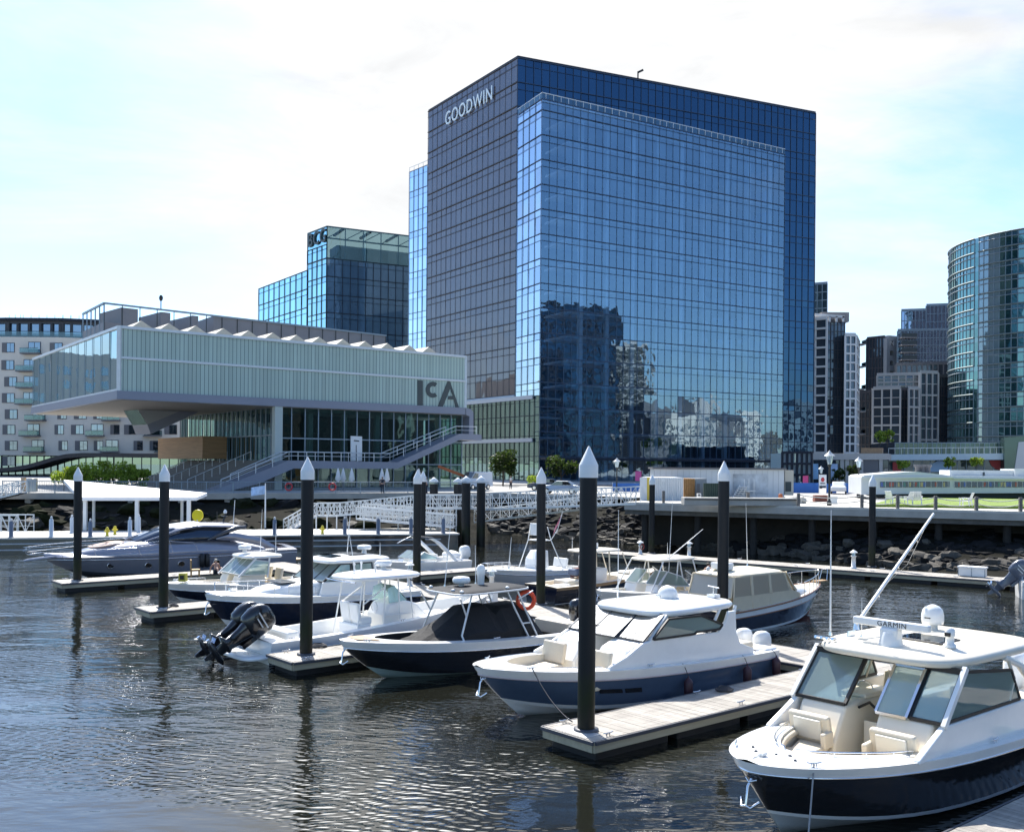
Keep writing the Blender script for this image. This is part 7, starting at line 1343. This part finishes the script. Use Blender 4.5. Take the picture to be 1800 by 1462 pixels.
seat(w_, -.9, .5, .4, .6, 1, WHITE2); rbox(w_, 'stern_seat', (-2.8, 0, .75), (.6, 2.0, .5), WHITE2, .06); outboard(w_, -3.75, 0, .8, WHITE, .15, 1.0); mb = MB(); mb.ell((-2.9, 0, 1.15), (.5, .8, .3), WHITE2); mb.build('bow_cover', w_); cleats(w_, h8, (.1, .9))
# ---------------------------------------------------------------- 9. boat with tower, and the navy boat with T top
a_ = boat('centre_console', 'white fishing boat with a spotting tower and a small flag', 7.8, 35.2, 44.6, -1); h9 = Hull(7.8, 2.6, 1.15, .8, rake=1.2, q=(1, .65)); hull_parts(a_, h9, mat('pale_hull', (.55, .55, .55), .3), WHITE2, WHITE, WHITE, hg=.8, hb=.345, rail_m=CHROME, opening=(.08, .5, .4, .28, .4))
mb = MB(); mb.prism([V((x, -.5, z)) for x, z in ((.3, .4), (.2, 1.5), (-.2, 2.0), (-.8, 2.0), (-.9, .4))], (0, 1.0, 0), WHITE); mb.build('console', a_, bevel=.08, seg=3); mb = MB()
for sd in (-1, 1): mb.tube([(.3, sd * .95, .9), (-.1, sd * .55, 2.6), (-.2, sd * .45, 3.6)], .03, WHITE2, 6); mb.tube([(-1.6, sd * .95, .85), (-.9, sd * .6, 2.6), (-.7, sd * .5, 3.4)], .03, WHITE2, 6); mb.tube([(-.1, sd * .55, 2.6), (-.9, sd * .6, 2.6)], .025, WHITE2, 6); mb.tube([(-.9, sd * .6, 2.6), (-1.4, sd * .6, 3.2)], .02, WHITE2, 6)
for x in (-.1, -.9): mb.tube([(x, -.55, 2.6), (x, .55, 2.6)], .025, WHITE2, 6)
mb.build('tower_frame', a_); MB().box((-.45, 0, 2.62), (.8, .9, .05), WHITE2).box((-.2, 0, 3.25), (.35, .6, .7), WHITE).build('tower_station', a_, bevel=.03)
rails(a_, h9, .6, .96, .3, 4, .018, .1, lo=False, front=True); seat(a_, -2.0, 0, .5, 1.2, 1, WHITE2); outboard(a_, -3.95, 0, .8, WHITE, .05, 1.0); whip(a_, (2.2, .4, 1.1), (2.1, .5, 2.9), .03)
mb = MB(); p = W(a_, (-1.35, .6, 3.0)); FLG = mat('red_white_flag', (.6, .22, .28), .8, var=.4, vscale=4); mb.tube([p, p + V((.35, 0, 1.3))], .02, WHITE2, 5)
for i in range(5): f = lambda k: V((.35 - .09 * k, .03 * math.sin(k * 1.3), -.18 * k)); a, b = p + V((0, 0, 1.25)) + f(i), p + V((0, 0, 1.25)) + f(i + 1); mb.quad(a, b, b + V((-.12, 0, -.45)), a + V((-.12, 0, -.45)), FLG)
single(mb, 'flag', 'small drooping pink red flag above the spotting tower', 'flag')
d_ = boat('centre_console', 'navy open boat with a cream T top and wooden benches behind the black boat', 8.6, 42.8, 38.4, 1); h10 = Hull(8.6, 2.7, 1.2, .85, rake=1.2, q=(1, .7)); hull_parts(d_, h10, NAVY, RED, TEAK, CREAM, hg=.9, hb=.36, stripe_m=WHITE, rail_m=TEAK, opening=(.05, .62, .5, .26, .35), liner_m=CREAM, sole_m=TEAK)
rbox(d_, 'console', (-.4, 0, .95), (1.1, .9, 1.2), WHITE, .08); rbox(d_, 'engine_box', (-2.4, 0, .7), (1.0, 1.1, .7), CREAM, .06); rbox(d_, 'cooler', (-3.3, -.5, .65), (.9, .5, .5), WHITE2, .05); rbox(d_, 'cushion_pile', (-1.5, .3, 1.35), (.6, .7, .35), mat('blue_grey_fabric', (.12, .15, .22), .9), .1)
MAH = MATS['mahogany']
for x, z in ((-1.6, .95), (-1.0, 1.6)):
    mb = MB()
    for k in range(4): mb.box((x, 0, z + k * .09), (.06, 1.2, .06), MAH)
    mb.box((x - .25, 0, z - .08), (.5, 1.2, .06), MAH); mb.build('bench', d_)
MB().slab(sup(-1.9, 1.0, .95, .95, 24, 4), 2.45, 2.56, CREAM, .06, .05).build('t_top', d_); mb = MB()
for sd in (-1, 1): mb.tube([(.3, sd * .5, .5), (.2, sd * .5, 2.45)], .04, CREAM, 6); mb.tube([(-1.2, sd * .6, .5), (-1.0, sd * .5, 2.45)], .03, CREAM, 6); mb.tube([(1.6, sd * .9, .9), (.9, sd * .8, 2.4)], .03, CREAM, 6)
mb.build('t_top_frame', d_); rbox(d_, 'roof_box', (-.6, 0, 2.75), (.5, .5, .3), WHITE, .05); whip(d_, (-.6, .3, 2.8), (-.7, .3, 5.3), .02); whip(d_, (-1.5, .6, 2.5), (-1.5, .6, 3.2), .02); mb = MB(); mb.slab(sup(1.7, 3.3, .6, .4, 20, 3), 1.12, 1.22, WHITE2, .03, .06); mb.build('deck_hatch', d_)
# ---------------------------------------------------------------- 10. white dual console
e_ = boat('dual_console', 'white dual console boat with a cream hardtop and a person at its stern', 8.2, 33.4, 33.5, -1); h11 = Hull(8.2, 2.8, 1.15, .78, rake=1.0, q=(1, .6)); hull_parts(e_, h11, DGREY, WHITE2, WHITE, WHITE, hg=.6, hb=.345, stripe_m=DGREY, rail_m=CHROME, opening=(.07, .87, .66, .34, .4), liner_m=CREAM)
for sd in (-1, 1): mb = MB(); mb.prism([V((x, sd * .3, z)) for x, z in ((1.3, .4), (1.0, 1.25), (-.1, 1.3), (-.1, .4))], (0, sd * .8, 0), WHITE); mb.build('console', e_, bevel=.05)
for a, b in ((-1.1, -.28), (.28, 1.1)): window(e_, (1.0, a, 1.28), (1.0, b, 1.28), (.3, b * .95, 1.9), (.3, a * .95, 1.9), r=.022, fm=ALU, name='windshield')
for sd in (-1, 1): window(e_, (.95, sd * 1.15, 1.28), (-1.2, sd * 1.18, 1.1), (-.7, sd * 1.12, 1.6), (.3, sd * 1.06, 1.9), r=.025, fm=ALU, name='side_window'); mb = MB(); [mb.tube([(a, sd * 1.15, .95), (b, sd * 1.05, 2.4)], .035, WHITE2, 6) for a, b in ((1.6, .6), (-.2, -.5), (-.9, -.6), (-2.1, -1.6))]; mb.tube([(-2.1, sd * 1.1, 1.3), (-1.0, sd * 1.08, 1.9)], .025, WHITE2, 6); mb.build('roof_post', e_)
MB().slab(sup(-2.2, 1.0, 1.1, 1.15, 28, 4), 2.38, 2.5, CREAM, .1, .06).build('hardtop', e_); whip(e_, (.2, 1.0, 1.0), (-.05, 1.05, 5.6), .02); whip(e_, (.1, .9, 2.5), (-2.2, 1.2, 3.9), .03, 'outrigger'); whip(e_, (-.9, 0, 2.55), (-.9, 0, 3.2), .018)
rbox(e_, 'bow_seat', (2.2, 0, .6), (1.1, 1.4, .3), VINYL, .06); seat(e_, -1.0, .6, .5, .7, 1, VINYL); outboard(e_, -4.15, 0, .75, WHITE, .05, .95); cleats(e_, h11, (.1, .9)); anchor(e_, h11)
mb = MB(); p = W(e_, (-3.4, 1.0, .9)); mb.tube([p, p + V((.15, 0, 1.25))], .02, WHITE2, 5); FLS = mat('striped_flag', (.55, .12, .13), .8, var=.5, vscale=9, stretch=(1, 1, 3))
for i in range(5): f = lambda k: V((.15 - .09 * k, .05 * math.sin(k * 1.5), -.06 * k)); a, b = p + f(i), p + f(i + 1); mb.quad(a + V((0, 0, .35)), b + V((0, 0, .35)), b + V((0, 0, 1.15)), a + V((0, 0, 1.15)), FLS, True)
single(mb, 'flag', 'red and white striped flag at the stern of the white dual console boat', 'flag')
# ---------------------------------------------------------------- 11. navy boat with beige canvas
l_ = boat('picnic_boat', 'navy hulled boat with a beige canvas enclosure and a varnished rail', 8.8, 42.4, 27.4, 1); hl = Hull(8.8, 2.9, 1.5, .9, rake=.8, q=(1, .78), p=(1.5, 2.2), sheer_pow=1.6); hull_parts(l_, hl, NAVY, RED, WHITE, CREAM, hg=.8, hb=.37, stripe_m=WHITE, rail_m=None, opening=(.05, .56, .48, .26, .35), liner_m=CREAM)
mb = MB(); mb.tube([hl.S(t, 1, -1) for t in TS] + [hl.S(t, 1, 1) for t in TS[::-1][1:]], .045, mat('varnished_wood', (.28, .12, .05), .25, coat=.5), 6); mb.tube([hl.S(t, .8, -1) for t in TS] + [hl.S(t, .8, 1) for t in TS[::-1][1:]], .03, MATS['varnished_wood'], 6); mb.build('toe_rail', l_)
mb = MB(); mb.loft([R5(2.9, .4, 1.2, 1.3), R5(2.2, .85, 1.1, 1.45), R5(1.0, 1.05, 1.0, 1.55), R5(.5, 1.1, .95, 1.55)], WHITE); mb.build('trunk_cabin', l_)
for y in (-.3, .3): pass
for sd in (-1, 1):
    mb = MB(); mb.prism([V((x, sd * 1.22, z)) for x, z in ((-3.9, .9), (-3.8, 1.5), (.5, 1.52), (1.0, 1.4), (1.2, .95))], (0, sd * .02, 0), BCANVAS); mb.build('canvas_skirt', l_)
    for a, b, tp in (((-3.75, 1.5), (-2.5, 1.5), (-3.6, -2.5)), ((-2.4, 1.5), (-1.2, 1.5), (-2.4, -1.2)), ((-1.1, 1.52), (.4, 1.52), (-1.1, -.1))): window(l_, (a[0], sd * 1.22, a[1]), (b[0], sd * 1.22, b[1]), (tp[1], sd * 1.12, 2.35), (tp[0], sd * 1.12, 2.35), VINYLW, BCANVAS, .03, 'side_curtain')
    for x, x2 in ((-2.45, -2.45), (-1.15, -1.15), (.45, -.05), (1.1, .1)): MB().bar((x, sd * 1.23, .95), (x2, sd * 1.12, 2.38), .09, .06, BCANVAS).build('canvas_strip', l_)
for a, b in ((-1.1, 0), (0, 1.1)): window(l_, (.95, a, 1.5), (.95, b, 1.5), (.0, b * .95, 2.36), (.0, a * .95, 2.36), VINYLW, BCANVAS, .03, 'windshield')
window(l_, (-3.85, -1.15, 1.5), (-3.85, 1.15, 1.5), (-3.6, 1.08, 2.35), (-3.6, -1.08, 2.35), VINYLW, BCANVAS, .03, 'side_curtain')
MB().slab(sup(-3.8, .25, 1.16, 1.16, 30, 5), 2.34, 2.44, mat('pale_canvas', (.68, .62, .48), .85), .17, .07).build('canvas_roof', l_); rbox(l_, 'roof_box', (-3.0, 0, 2.72), (.5, .9, .3), WHITE, .05); mb = MB(); mb.ell((-3.7, .2, 2.62), (.09, .09, .11), WHITE2, 8, 5); mb.build('stern_light', l_)
whip(l_, (.0, .9, 2.5), (-.15, .9, 5.4), .02); rbox(l_, 'stern_seat', (-3.6, 0, .7), (.6, 2.0, .5), VINYL, .05); seat(l_, -.6, -.5, .5, .6, -1, VINYL)
rails(l_, hl, .66, .985, .62, 5, .02, .06, lo=False, front=True); mb = MB(); mb.box((4.5, 0, 1.56), (.9, .35, .06), TEAK); mb.tube([(4.8, -.2, 1.6), (4.95, -.15, 2.1), (4.95, .15, 2.1), (4.8, .2, 1.6)], .02, CHROME, 6); mb.build('bow_pulpit', l_)
mb = MB()
for sd in (-1, 1):
    for t_ in (.84, .88): p = hl.S(t_, .92, sd); mb.box((p.x, p.y + sd * .01, p.z), (.14, .03, .09), BLACK)
mb.build('hawse_hole', l_); cleats(l_, hl, (.1, .9))
# ---------------------------------------------------------------- 12. boat at the right edge
r_ = thing('centre_console', 'white boat stern with a tilted grey outboard at the right edge', 'boat', G(1905, 1046, 0), R(-18), 'boats moored in the marina'); r_.location = G(1790, 1050, 0) + V((3.6, -1.0, 0))
hr = Hull(7.4, 2.6, 1.3, .95, q=(1, .7)); hull_parts(r_, hr, WHITE, WHITE2, WHITE, WHITE, hg=.85, hb=.345, rail_m=CHROME, opening=(.06, .85, .66, .28, .4)); outboard(r_, -3.75, 0, .85, OGREY, R(48), 1.25, ALU); rbox(r_, 'console', (0, 0, 1.0), (1, .9, 1.2), WHITE, .08); MB().slab(sup(-1, 1.2, .9, .9), 2.3, 2.4, WHITE, .06).build('t_top', r_); mb = MB(); [mb.tube([(x, y, .5), (x, y, 2.3)], .03, WHITE2, 6) for x in (-.6, .6) for y in (-.6, .6)]; mb.build('t_top_frame', r_); rails(r_, hr, .0, .3, .3, 4, .02, .1, lo=False)
# ================================================================ TREES, CARS, PEOPLE, SMALL THINGS
def leafm(name, c):
    m = mat(name, c, .55, island=.45, spec=.3); nt = m.node_tree; N = nt.nodes.new; L = nt.links.new; p = nt.nodes['Principled BSDF']; out = nt.nodes['Material Output']
    tl = N('ShaderNodeBsdfTranslucent'); src = p.inputs['Base Color'].links[0].from_socket; ml = N('ShaderNodeVectorMath'); ml.operation = 'MULTIPLY'; ml.inputs[1].default_value = (1.5, 1.35, .7); L(src, ml.inputs[0]); L(ml.outputs[0], tl.inputs[0])
    mx = N('ShaderNodeMixShader'); mx.inputs[0].default_value = .5; L(p.outputs[0], mx.inputs[1]); L(tl.outputs[0], mx.inputs[2]); L(mx.outputs[0], out.inputs[0]); return m
LEAFG = leafm('fresh_leaves', (.20, .29, .045)); LEAFD = leafm('dark_leaves', (.03, .055, .016)); BARK = mat('bark', (.07, .055, .04), .9, var=.3)
def tree(P, h, r, label, m=LEAFG, n=900, leaf=.16, cb=.35, seed=0, group='trees along the promenade', name='tree', squash=1.0):
    rnd = random.Random(seed); t = thing(name, label, 'tree', P, rnd.uniform(0, 6), group); mb = MB()
    mb.tube([(0, 0, 0), (.03 * h, .01 * h, h * .3), (.0, .03 * h, h * .6)], [h * .025, h * .018, h * .009], BARK, 7)
    tips = []
    for k in range(9):
        a = k * 2.4 + rnd.uniform(-.4, .4); z0 = h * rnd.uniform(.22, .5); e = V((math.cos(a) * r * rnd.uniform(.35, .8), math.sin(a) * r * rnd.uniform(.35, .8), h * rnd.uniform(.5, .9))); mb.tube([(0.01 * h, 0, z0), V((0, 0, z0)).lerp(e, .55) + V((0, 0, .05 * h)), e], [h * .011, h * .007, h * .003], BARK, 5); tips.append(e)
    mb.build('trunk', t); mb = MB(); cl = [(e, r * rnd.uniform(.28, .5)) for e in tips] + [(V((rnd.uniform(-.75, .75) * r, rnd.uniform(-.75, .75) * r, h * rnd.uniform(cb + .08, .95))), r * rnd.uniform(.22, .42)) for _ in range(9)]
    vs, fs = [], []
    for i in range(n):
        c, cr = rnd.choice(cl); d = V((rnd.gauss(0, 1), rnd.gauss(0, 1), rnd.gauss(0, .8 * squash))).normalized() * cr * rnd.uniform(.45, 1.08) ; q = c + d; q.z = min(max(q.z, h * cb * rnd.uniform(.8, 1.1)), h * 1.02)
        u = V((rnd.gauss(0, 1), rnd.gauss(0, 1), rnd.gauss(0, 1))).normalized(); w = u.cross(V((rnd.gauss(0, 1), rnd.gauss(0, 1), rnd.gauss(0, 1)))).normalized(); s = leaf * rnd.uniform(.6, 1.4); o = len(vs)
        vs += [q - u * s, q + w * s * .6, q + u * s, q - w * s * .6]; fs.append((o, o + 1, o + 2, o + 3))
    mb.add(vs, fs, m); mb.build('crown', t); return t
for i, (x, y, h, r, l) in enumerate(((112, 863, 2.9, 1.5, 'leftmost fresh green tree behind the white canopy'), (137, 863, 3.1, 1.7, 'fresh green tree just right of the leftmost pile, behind the canopy'), (165, 863, 3.4, 1.9, 'fresh green bushy tree in the middle of the row behind the canopy'), (194, 863, 3.6, 1.9, 'tallest fresh green tree of the row behind the canopy'), (222, 863, 3.2, 1.7, 'fresh green tree left of the cream parasol'), (243, 863, 2.7, 1.2, 'small fresh green tree right behind the cream parasol'))):
    tree(G(x, y, ZQ) + V((0, .8 * (i % 2), 0)), h * .86, r * .86, l, LEAFG, 1300, .13, .18, i)
tree(D(884, 866, 150) * 1 - V((0, 0, D(884, 866, 150).z - ZQ)), 5.3, 2.3, 'round dark green street tree at the foot of the office block', LEAFD, 2600, .20, .3, 21, 'street trees by the office block')
tree(V((D(985, 850, 160).x, 160, ZQ)), 4.6, 2.6, 'dark street tree half hidden behind the silver car', LEAFD, 1500, .22, .3, 22, 'street trees by the office block'); tree(V((D(938, 858, 140).x, 140, ZQ)), 1.6, 1.1, 'small bright green bush by the street', LEAFG, 700, .12, .1, 23, 'street trees by the office block', 'bush')
for i, (x, yb, Y, h, r, l) in enumerate(((1668, 830, 196, 3.0, 1.1, 'small tree before the blue wall panel of the podium'), (1716, 830, 196, 3.0, 1.2, 'small tree before the podium near the red panel'), (1588, 830, 192, 2.4, 1.3, 'bushy shrub before the left red podium panel'), (1545, 786, 200, 3.4, 1.1, 'young tree on the roof left of the podium'), (1560, 786, 202, 3.6, 1.2, 'young tree on the roof beside the podium glazing'), (1500, 852, 160, 3.2, 1.3, 'dark young tree before the stone shop row'), (1475, 850, 165, 2.6, 1.0, 'low tree before the shop display windows'))):
    p = D(x, yb, Y); tree(V((p.x, p.y, p.z if yb < 800 else max(ZQ, p.z))), h, r, l, LEAFG if i < 5 else LEAFD, 500, .2, .25, 40 + i, 'small trees by the podium')
# parasol
p = G(255, 856, ZQ) - V((0, 2, 0)); t = thing('parasol', 'cream parasol on the left promenade beside the trees', 'parasol', p); MB().lathe((0, 0, 0), [(.03, 0), (.03, 2.2)], WHITE2, 6).build('pole', t); MB().lathe((0, 0, 1.62), [(1.25, 0), (.75, .2), (.05, .5), (.01, .52)], mat('cream_cloth', (.62, .52, .4), .9), 8).build('canopy', t)
# cars
CARG = facade_glass('car_glass', (.6, .7, .75), (.01, .012, .015), .2)
def car(P, rz, m, label, L_=4.6, h=1.45, van=False, group='vehicles on the street'):
    t = thing('parked_car' if not van else 'delivery_van', label, 'car' if not van else 'van', P, rz, group)
    pf = [(-2.25, .35), (-2.3, .75), (-2.1, .92), (-1.5, 1.0), (-1.0, 1.42), (.3, 1.45), (1.05, 1.0), (2.0, .88), (2.28, .7), (2.3, .35)] if not van else [(-2.4, .4), (-2.4, 2.2), (.9, 2.25), (1.5, 1.45), (2.3, 1.2), (2.4, .8), (2.4, .4)]
    rings = []
    for y, k in ((-.85, .96), (-.8, 1), (.8, 1), (.85, .96)): rings.append([V((x * k * L_ / 4.6, y * (1 if z < 1.0 else .82), z * (1 if k == 1 else .97))) for x, z in pf])
    mb = MB(); mb.loft(rings, m, smooth=False); mb.build('body', t, bevel=.06)
    for s in (-1, 1):
        mb = MB(); w_ = [(-1.35, 1.0), (-.95, 1.36), (.25, 1.38), (.85, 1.0)] if not van else [(.3, 1.4), (.3, 2.05), (.85, 2.05), (1.35, 1.45)]; mb.prism([V((x, s * (.76 if not van else .72), z)) for x, z in w_], (0, s * .05, 0), CARG); mb.build('side_window', t)
        for x in (-1.4, 1.4): mb = MB(); mb.prism([V((x + .33 * math.cos(a), s * .72, .33 + .33 * math.sin(a))) for a in [k * .449 for k in range(14)]], (0, s * .16, 0), BLACK); w2 = mb.build('wheel', t); MB().prism([V((x + .2 * math.cos(a), s * .88, .33 + .2 * math.sin(a))) for a in [k * .628 for k in range(10)]], (0, s * .02, 0), CHROME).build('rim', w2)
        MB().box((2.22 * L_ / 4.6, s * .6, .72), (.12, .3, .12), mat('headlight', (.7, .7, .7), .1)).build('headlight', t)
    mb = MB(); mb.quad((.33, -.62, 1.40), (.33, .62, 1.40), (.98, .74, 1.03), (.98, -.74, 1.03), CARG) if not van else mb.quad((.95, -.7, 2.18), (.95, .7, 2.18), (1.52, .78, 1.48), (1.52, -.78, 1.48), CARG); o = mb.build('windshield', t); o.location = (.02, 0, .025); return t
SIL = mat('silver_car_paint', (.42, .45, .48), .25, metal=.5, coat=.5); DKC = mat('dark_blue_car_paint', (.02, .035, .06), .2, coat=.6)
for x, y, rz, m, l, van in ((985, 868, 2.9, SIL, 'silver car on the street left of the tall pile', False), (960, 862, 3.0, DKC, 'dark blue car behind the silver one on the street', False), (836, 860, -2.3, mat('white_van_paint', (.6, .63, .66), .3, coat=.4), 'white van on the street between the thick piles', True), (1474, 868, 1.25, mat('white_cart_paint', (.65, .65, .65), .3), 'white car parked before the blue fence by the lamp post', False)): p = G(x, max(y, 860), ZQ); car(V((p.x * 1.0, p.y, ZQ + .01)), rz, m, l, van=van)
mb = MB(); p = V((D(800, 850, 128).x, 128, ZQ)); OR2 = mat('orange_boom', (.5, .12, .03), .5); mb.bar(p + V((-2.2, 0, 2.9)), p + V((1.6, 0, 1.5)), .3, .35, OR2); mb.box(p + V((2.1, 0, .9)), (1.6, 1.2, 1.0), OR2); mb.box(p + V((2.1, 0, .2)), (1.8, 1.3, .4), BLACK); single(mb, 'boom_lift', 'orange boom lift before the right end of the museum', 'boom lift')
# people: one skinned body each, clothes as children
SKIN = mat('skin', (.46, .26, .18), .55)
def skin_mesh(name, parent, pts, edges, rad, m, root=0, sub=1):
    me = bpy.data.meshes.new(name); me.from_pydata([tuple(p) for p in pts], edges, []); o = bpy.data.objects.new(name, me); COL.objects.link(o); o.parent = parent; me.materials.append(m)
    o.modifiers.new('skin', 'SKIN'); ly = me.skin_vertices[0]
    for i, r in enumerate(rad): ly.data[i].radius = r if isinstance(r, tuple) else (r, r)
    ly.data[root].use_root = True; s = o.modifiers.new('sub', 'SUBSURF'); s.levels = sub; s.render_levels = sub; return o
def person(P, rz, label, top=None, bottom=None, hair=(.05, .03, .02), h=1.72, pose='stand', bend=0.0, long_=False):
    t = thing('person', label, 'person', P, rz, 'people in view'); k = h / 1.72
    if pose == 'stand':
        J = dict(pel=(0, 0, .95), chest=(0, .0, 1.25), sh=(0, 0, 1.43), neck=(0, 0, 1.50), hd=(0, .01, 1.58), top=(0, .015, 1.69))
        arm = lambda s: [(s * .19, 0, 1.40), (s * .25, .0, 1.13), (s * .24, .10, .90), (s * .24, .13, .82)]; leg = lambda s: [(s * .095, 0, .88), (s * .10, .03 + s * .05, .49), (s * .105, s * .07, .09), (s * .12, .14 + s * .07, .04)]
    else:
        J = dict(pel=(0, 0, .12), chest=(0, -.12, .42), sh=(0, -.18, .58), neck=(0, -.19, .66), hd=(0, -.17, .75), top=(0, -.15, .85))
        arm = lambda s: [(s * .19, -.18, .55), (s * .28, -.30, .32), (s * .30, -.34, .08), (s * .30, -.30, .03)]; leg = lambda s: [(s * .1, .08, .12), (s * .13, .42, .40), (s * .13, .75, .08), (s * .14, .88, .06)]
    pts = [V(J[a]) * k for a in ('pel', 'chest', 'sh', 'neck', 'hd', 'top')]; ed = [(i, i + 1) for i in range(5)]; rad = [(.15, .105), (.15, .11), (.10, .085), .052, (.082, .095), (.06, .07)]
    if pose == 'stand': nose = V(J['hd']) * k + V((0, .1, -.0)) * k; pts.append(nose); ed.append((4, 6)); rad.append(.018)
    legs = {}
    for s in (-1, 1):
        b = len(pts); pts += [V(p) * k for p in arm(s)]; ed += [(2, b), (b, b + 1), (b + 1, b + 2), (b + 2, b + 3)]; rad += [.055, .042, .03, .035]; legs[s] = len(pts); b = len(pts); pts += [V(p) * k for p in leg(s)]; ed += [(0, b), (b, b + 1), (b + 1, b + 2), (b + 2, b + 3)]; rad += [.085, .06, .042, .035]
    skin_mesh('body', t, pts, ed, [tuple(x * k for x in r) if isinstance(r, tuple) else r * k for r in rad], SKIN)
    hc = V(J['top']) * k; MB().ell(hc + V((0, -.02, -.05)), (.088, .105, .085), mat('hair_%d%d' % (hair[0] * 100, hair[1] * 100), hair, .7), 12, 8).build('hair', t)
    if bottom: lg_ = legs; e = .55 if not long_ else .95; pp = [pts[0]]; ee = []; rr = [(.16, .12)]
    if bottom:
        for s in (-1, 1): b = len(pp); a0 = legs[s]; pp += [pts[a0], pts[a0].lerp(pts[a0 + 1], .75)] + ([pts[a0 + 1], pts[a0 + 2]] if long_ else []); ee += [(0, b), (b, b + 1)] + ([(b + 1, b + 2), (b + 2, b + 3)] if long_ else []); rr += [.105, .09] + ([.075, .06] if long_ else [])
        skin_mesh('shorts' if not long_ else 'trousers', t, pp, ee, rr, bottom)
    if top:
        pp = [pts[0] + V((0, 0, .02)), pts[1], pts[2]]; ee = [(0, 1), (1, 2)]; rr = [(.165, .125), (.165, .125), (.12, .1)]
        for s in (-1, 1): a = arm(s); b = len(pp); pp += [V(a[0]) * k, V(a[0]).lerp(V(a[1]), .6) * k]; ee += [(2, b), (b, b + 1)]; rr += [.07, .058]
        skin_mesh('shirt', t, pp, ee, rr, top)
    return t
LBL = mat('pale_blue_cloth', (.30, .40, .55), .9); WCLO = mat('white_cloth', (.7, .7, .7), .9); DCLO = mat('dark_cloth', (.03, .035, .05), .9); PEACH = mat('peach_top', (.55, .32, .22), .9)
p = W(e_, (-3.2, .75, .5)); person(V((p.x, p.y, .42)), R(200), 'person in pale blue shorts standing at the stern of the white dual console boat', PEACH, LBL, (.06, .04, .03), 1.7)
p = G(381, 1008, ZD); person(p, R(215), 'sunbathing person with a pale hat sitting on the dock by the silver yacht', None, DCLO, (.5, .45, .35), 1.7, 'sit')
person(V((D(749, 860, 103).x, 103.5, ZQ)), R(90), 'person in a white shirt walking on the promenade behind the piles', WCLO, DCLO, (.05, .03, .02), 1.75, long_=True); person(V((D(898, 860, 128).x, 128, ZQ)), R(120), 'person in a pale top near the small bush on the street', WCLO, DCLO, (.1, .06, .04), 1.72, long_=True)
person(V((D(672, 855, 106).x, 106, ZQ)), R(10), 'person in dark clothes at the promenade railing below the museum', DCLO, DCLO, (.04, .03, .02), 1.75, long_=True)
# seat and bucket on the yacht finger
q = G(343, 1013, ZD); t = thing('deck_chair', 'small brown wooden chair on the dock beside the silver yacht', 'chair', q, .4); WD = mat('honey_wood', (.42, .24, .08), .6, var=.15); MB().box((0, 0, .4), (.5, .5, .05), WD).build('seat', t); MB().box((-.24, 0, .7), (.05, .5, .55), WD).build('backrest', t)
for x in (-.22, .22):
    for y in (-.22, .22): MB().box((x, y, .2), (.05, .05, .4), WD).build('leg', t)
q = W(s_, (3.55, .5, 1.2)); mb = MB(); mb.box(q + V((0, 0, .22)), (.34, .34, .4), mat('dull_yellow', (.42, .38, .04), .5)); mb.box(q + V((0, -.18, .22)), (.2, .02, .2), BLACK); single(mb, 'yellow_box', 'small yellow case on the bow of the small white boat', 'case', bevel=.02)
# life rings hanging on the promenade rail, parasols of the cafe
for x, l in ((506, 'red life ring on the promenade railing, left of the pair'), (583, 'red life ring on the promenade railing, right of the pair')):
    q = onwall(x, 861, top[2], top[3]) + V((0, .38, 0)); q.z = ZQ + .65; mb = MB(); mb.tube([q + V((.36 * math.cos(a), 0, .36 * math.sin(a))) for a in [k * .393 for k in range(16)]], .08, mat('red_plastic', (.5, .04, .05), .5), 8, closed=True); single(mb, 'life_ring', l, 'life ring')
for i, x in enumerate((594, 603, 618, 671, 680, 736)):
    q = V((D(x, 860, 112 + (i % 2)).x, 112 + (i % 2), ZQ)); t = thing('folded_parasol', 'closed white parasol on the museum terrace', 'parasol', q, 0, 'closed parasols on the museum terrace'); MB().lathe((0, 0, 0), [(.3, 0), (.3, .08), (.04, .1), (.04, 1.4)], SHUT, 8).build('pole', t); MB().lathe((0, 0, 1.1), [(.12, 0), (.34, .25), (.2, 1.0), (.05, 1.5), (.01, 1.55)], WCLO, 8).build('cloth', t)
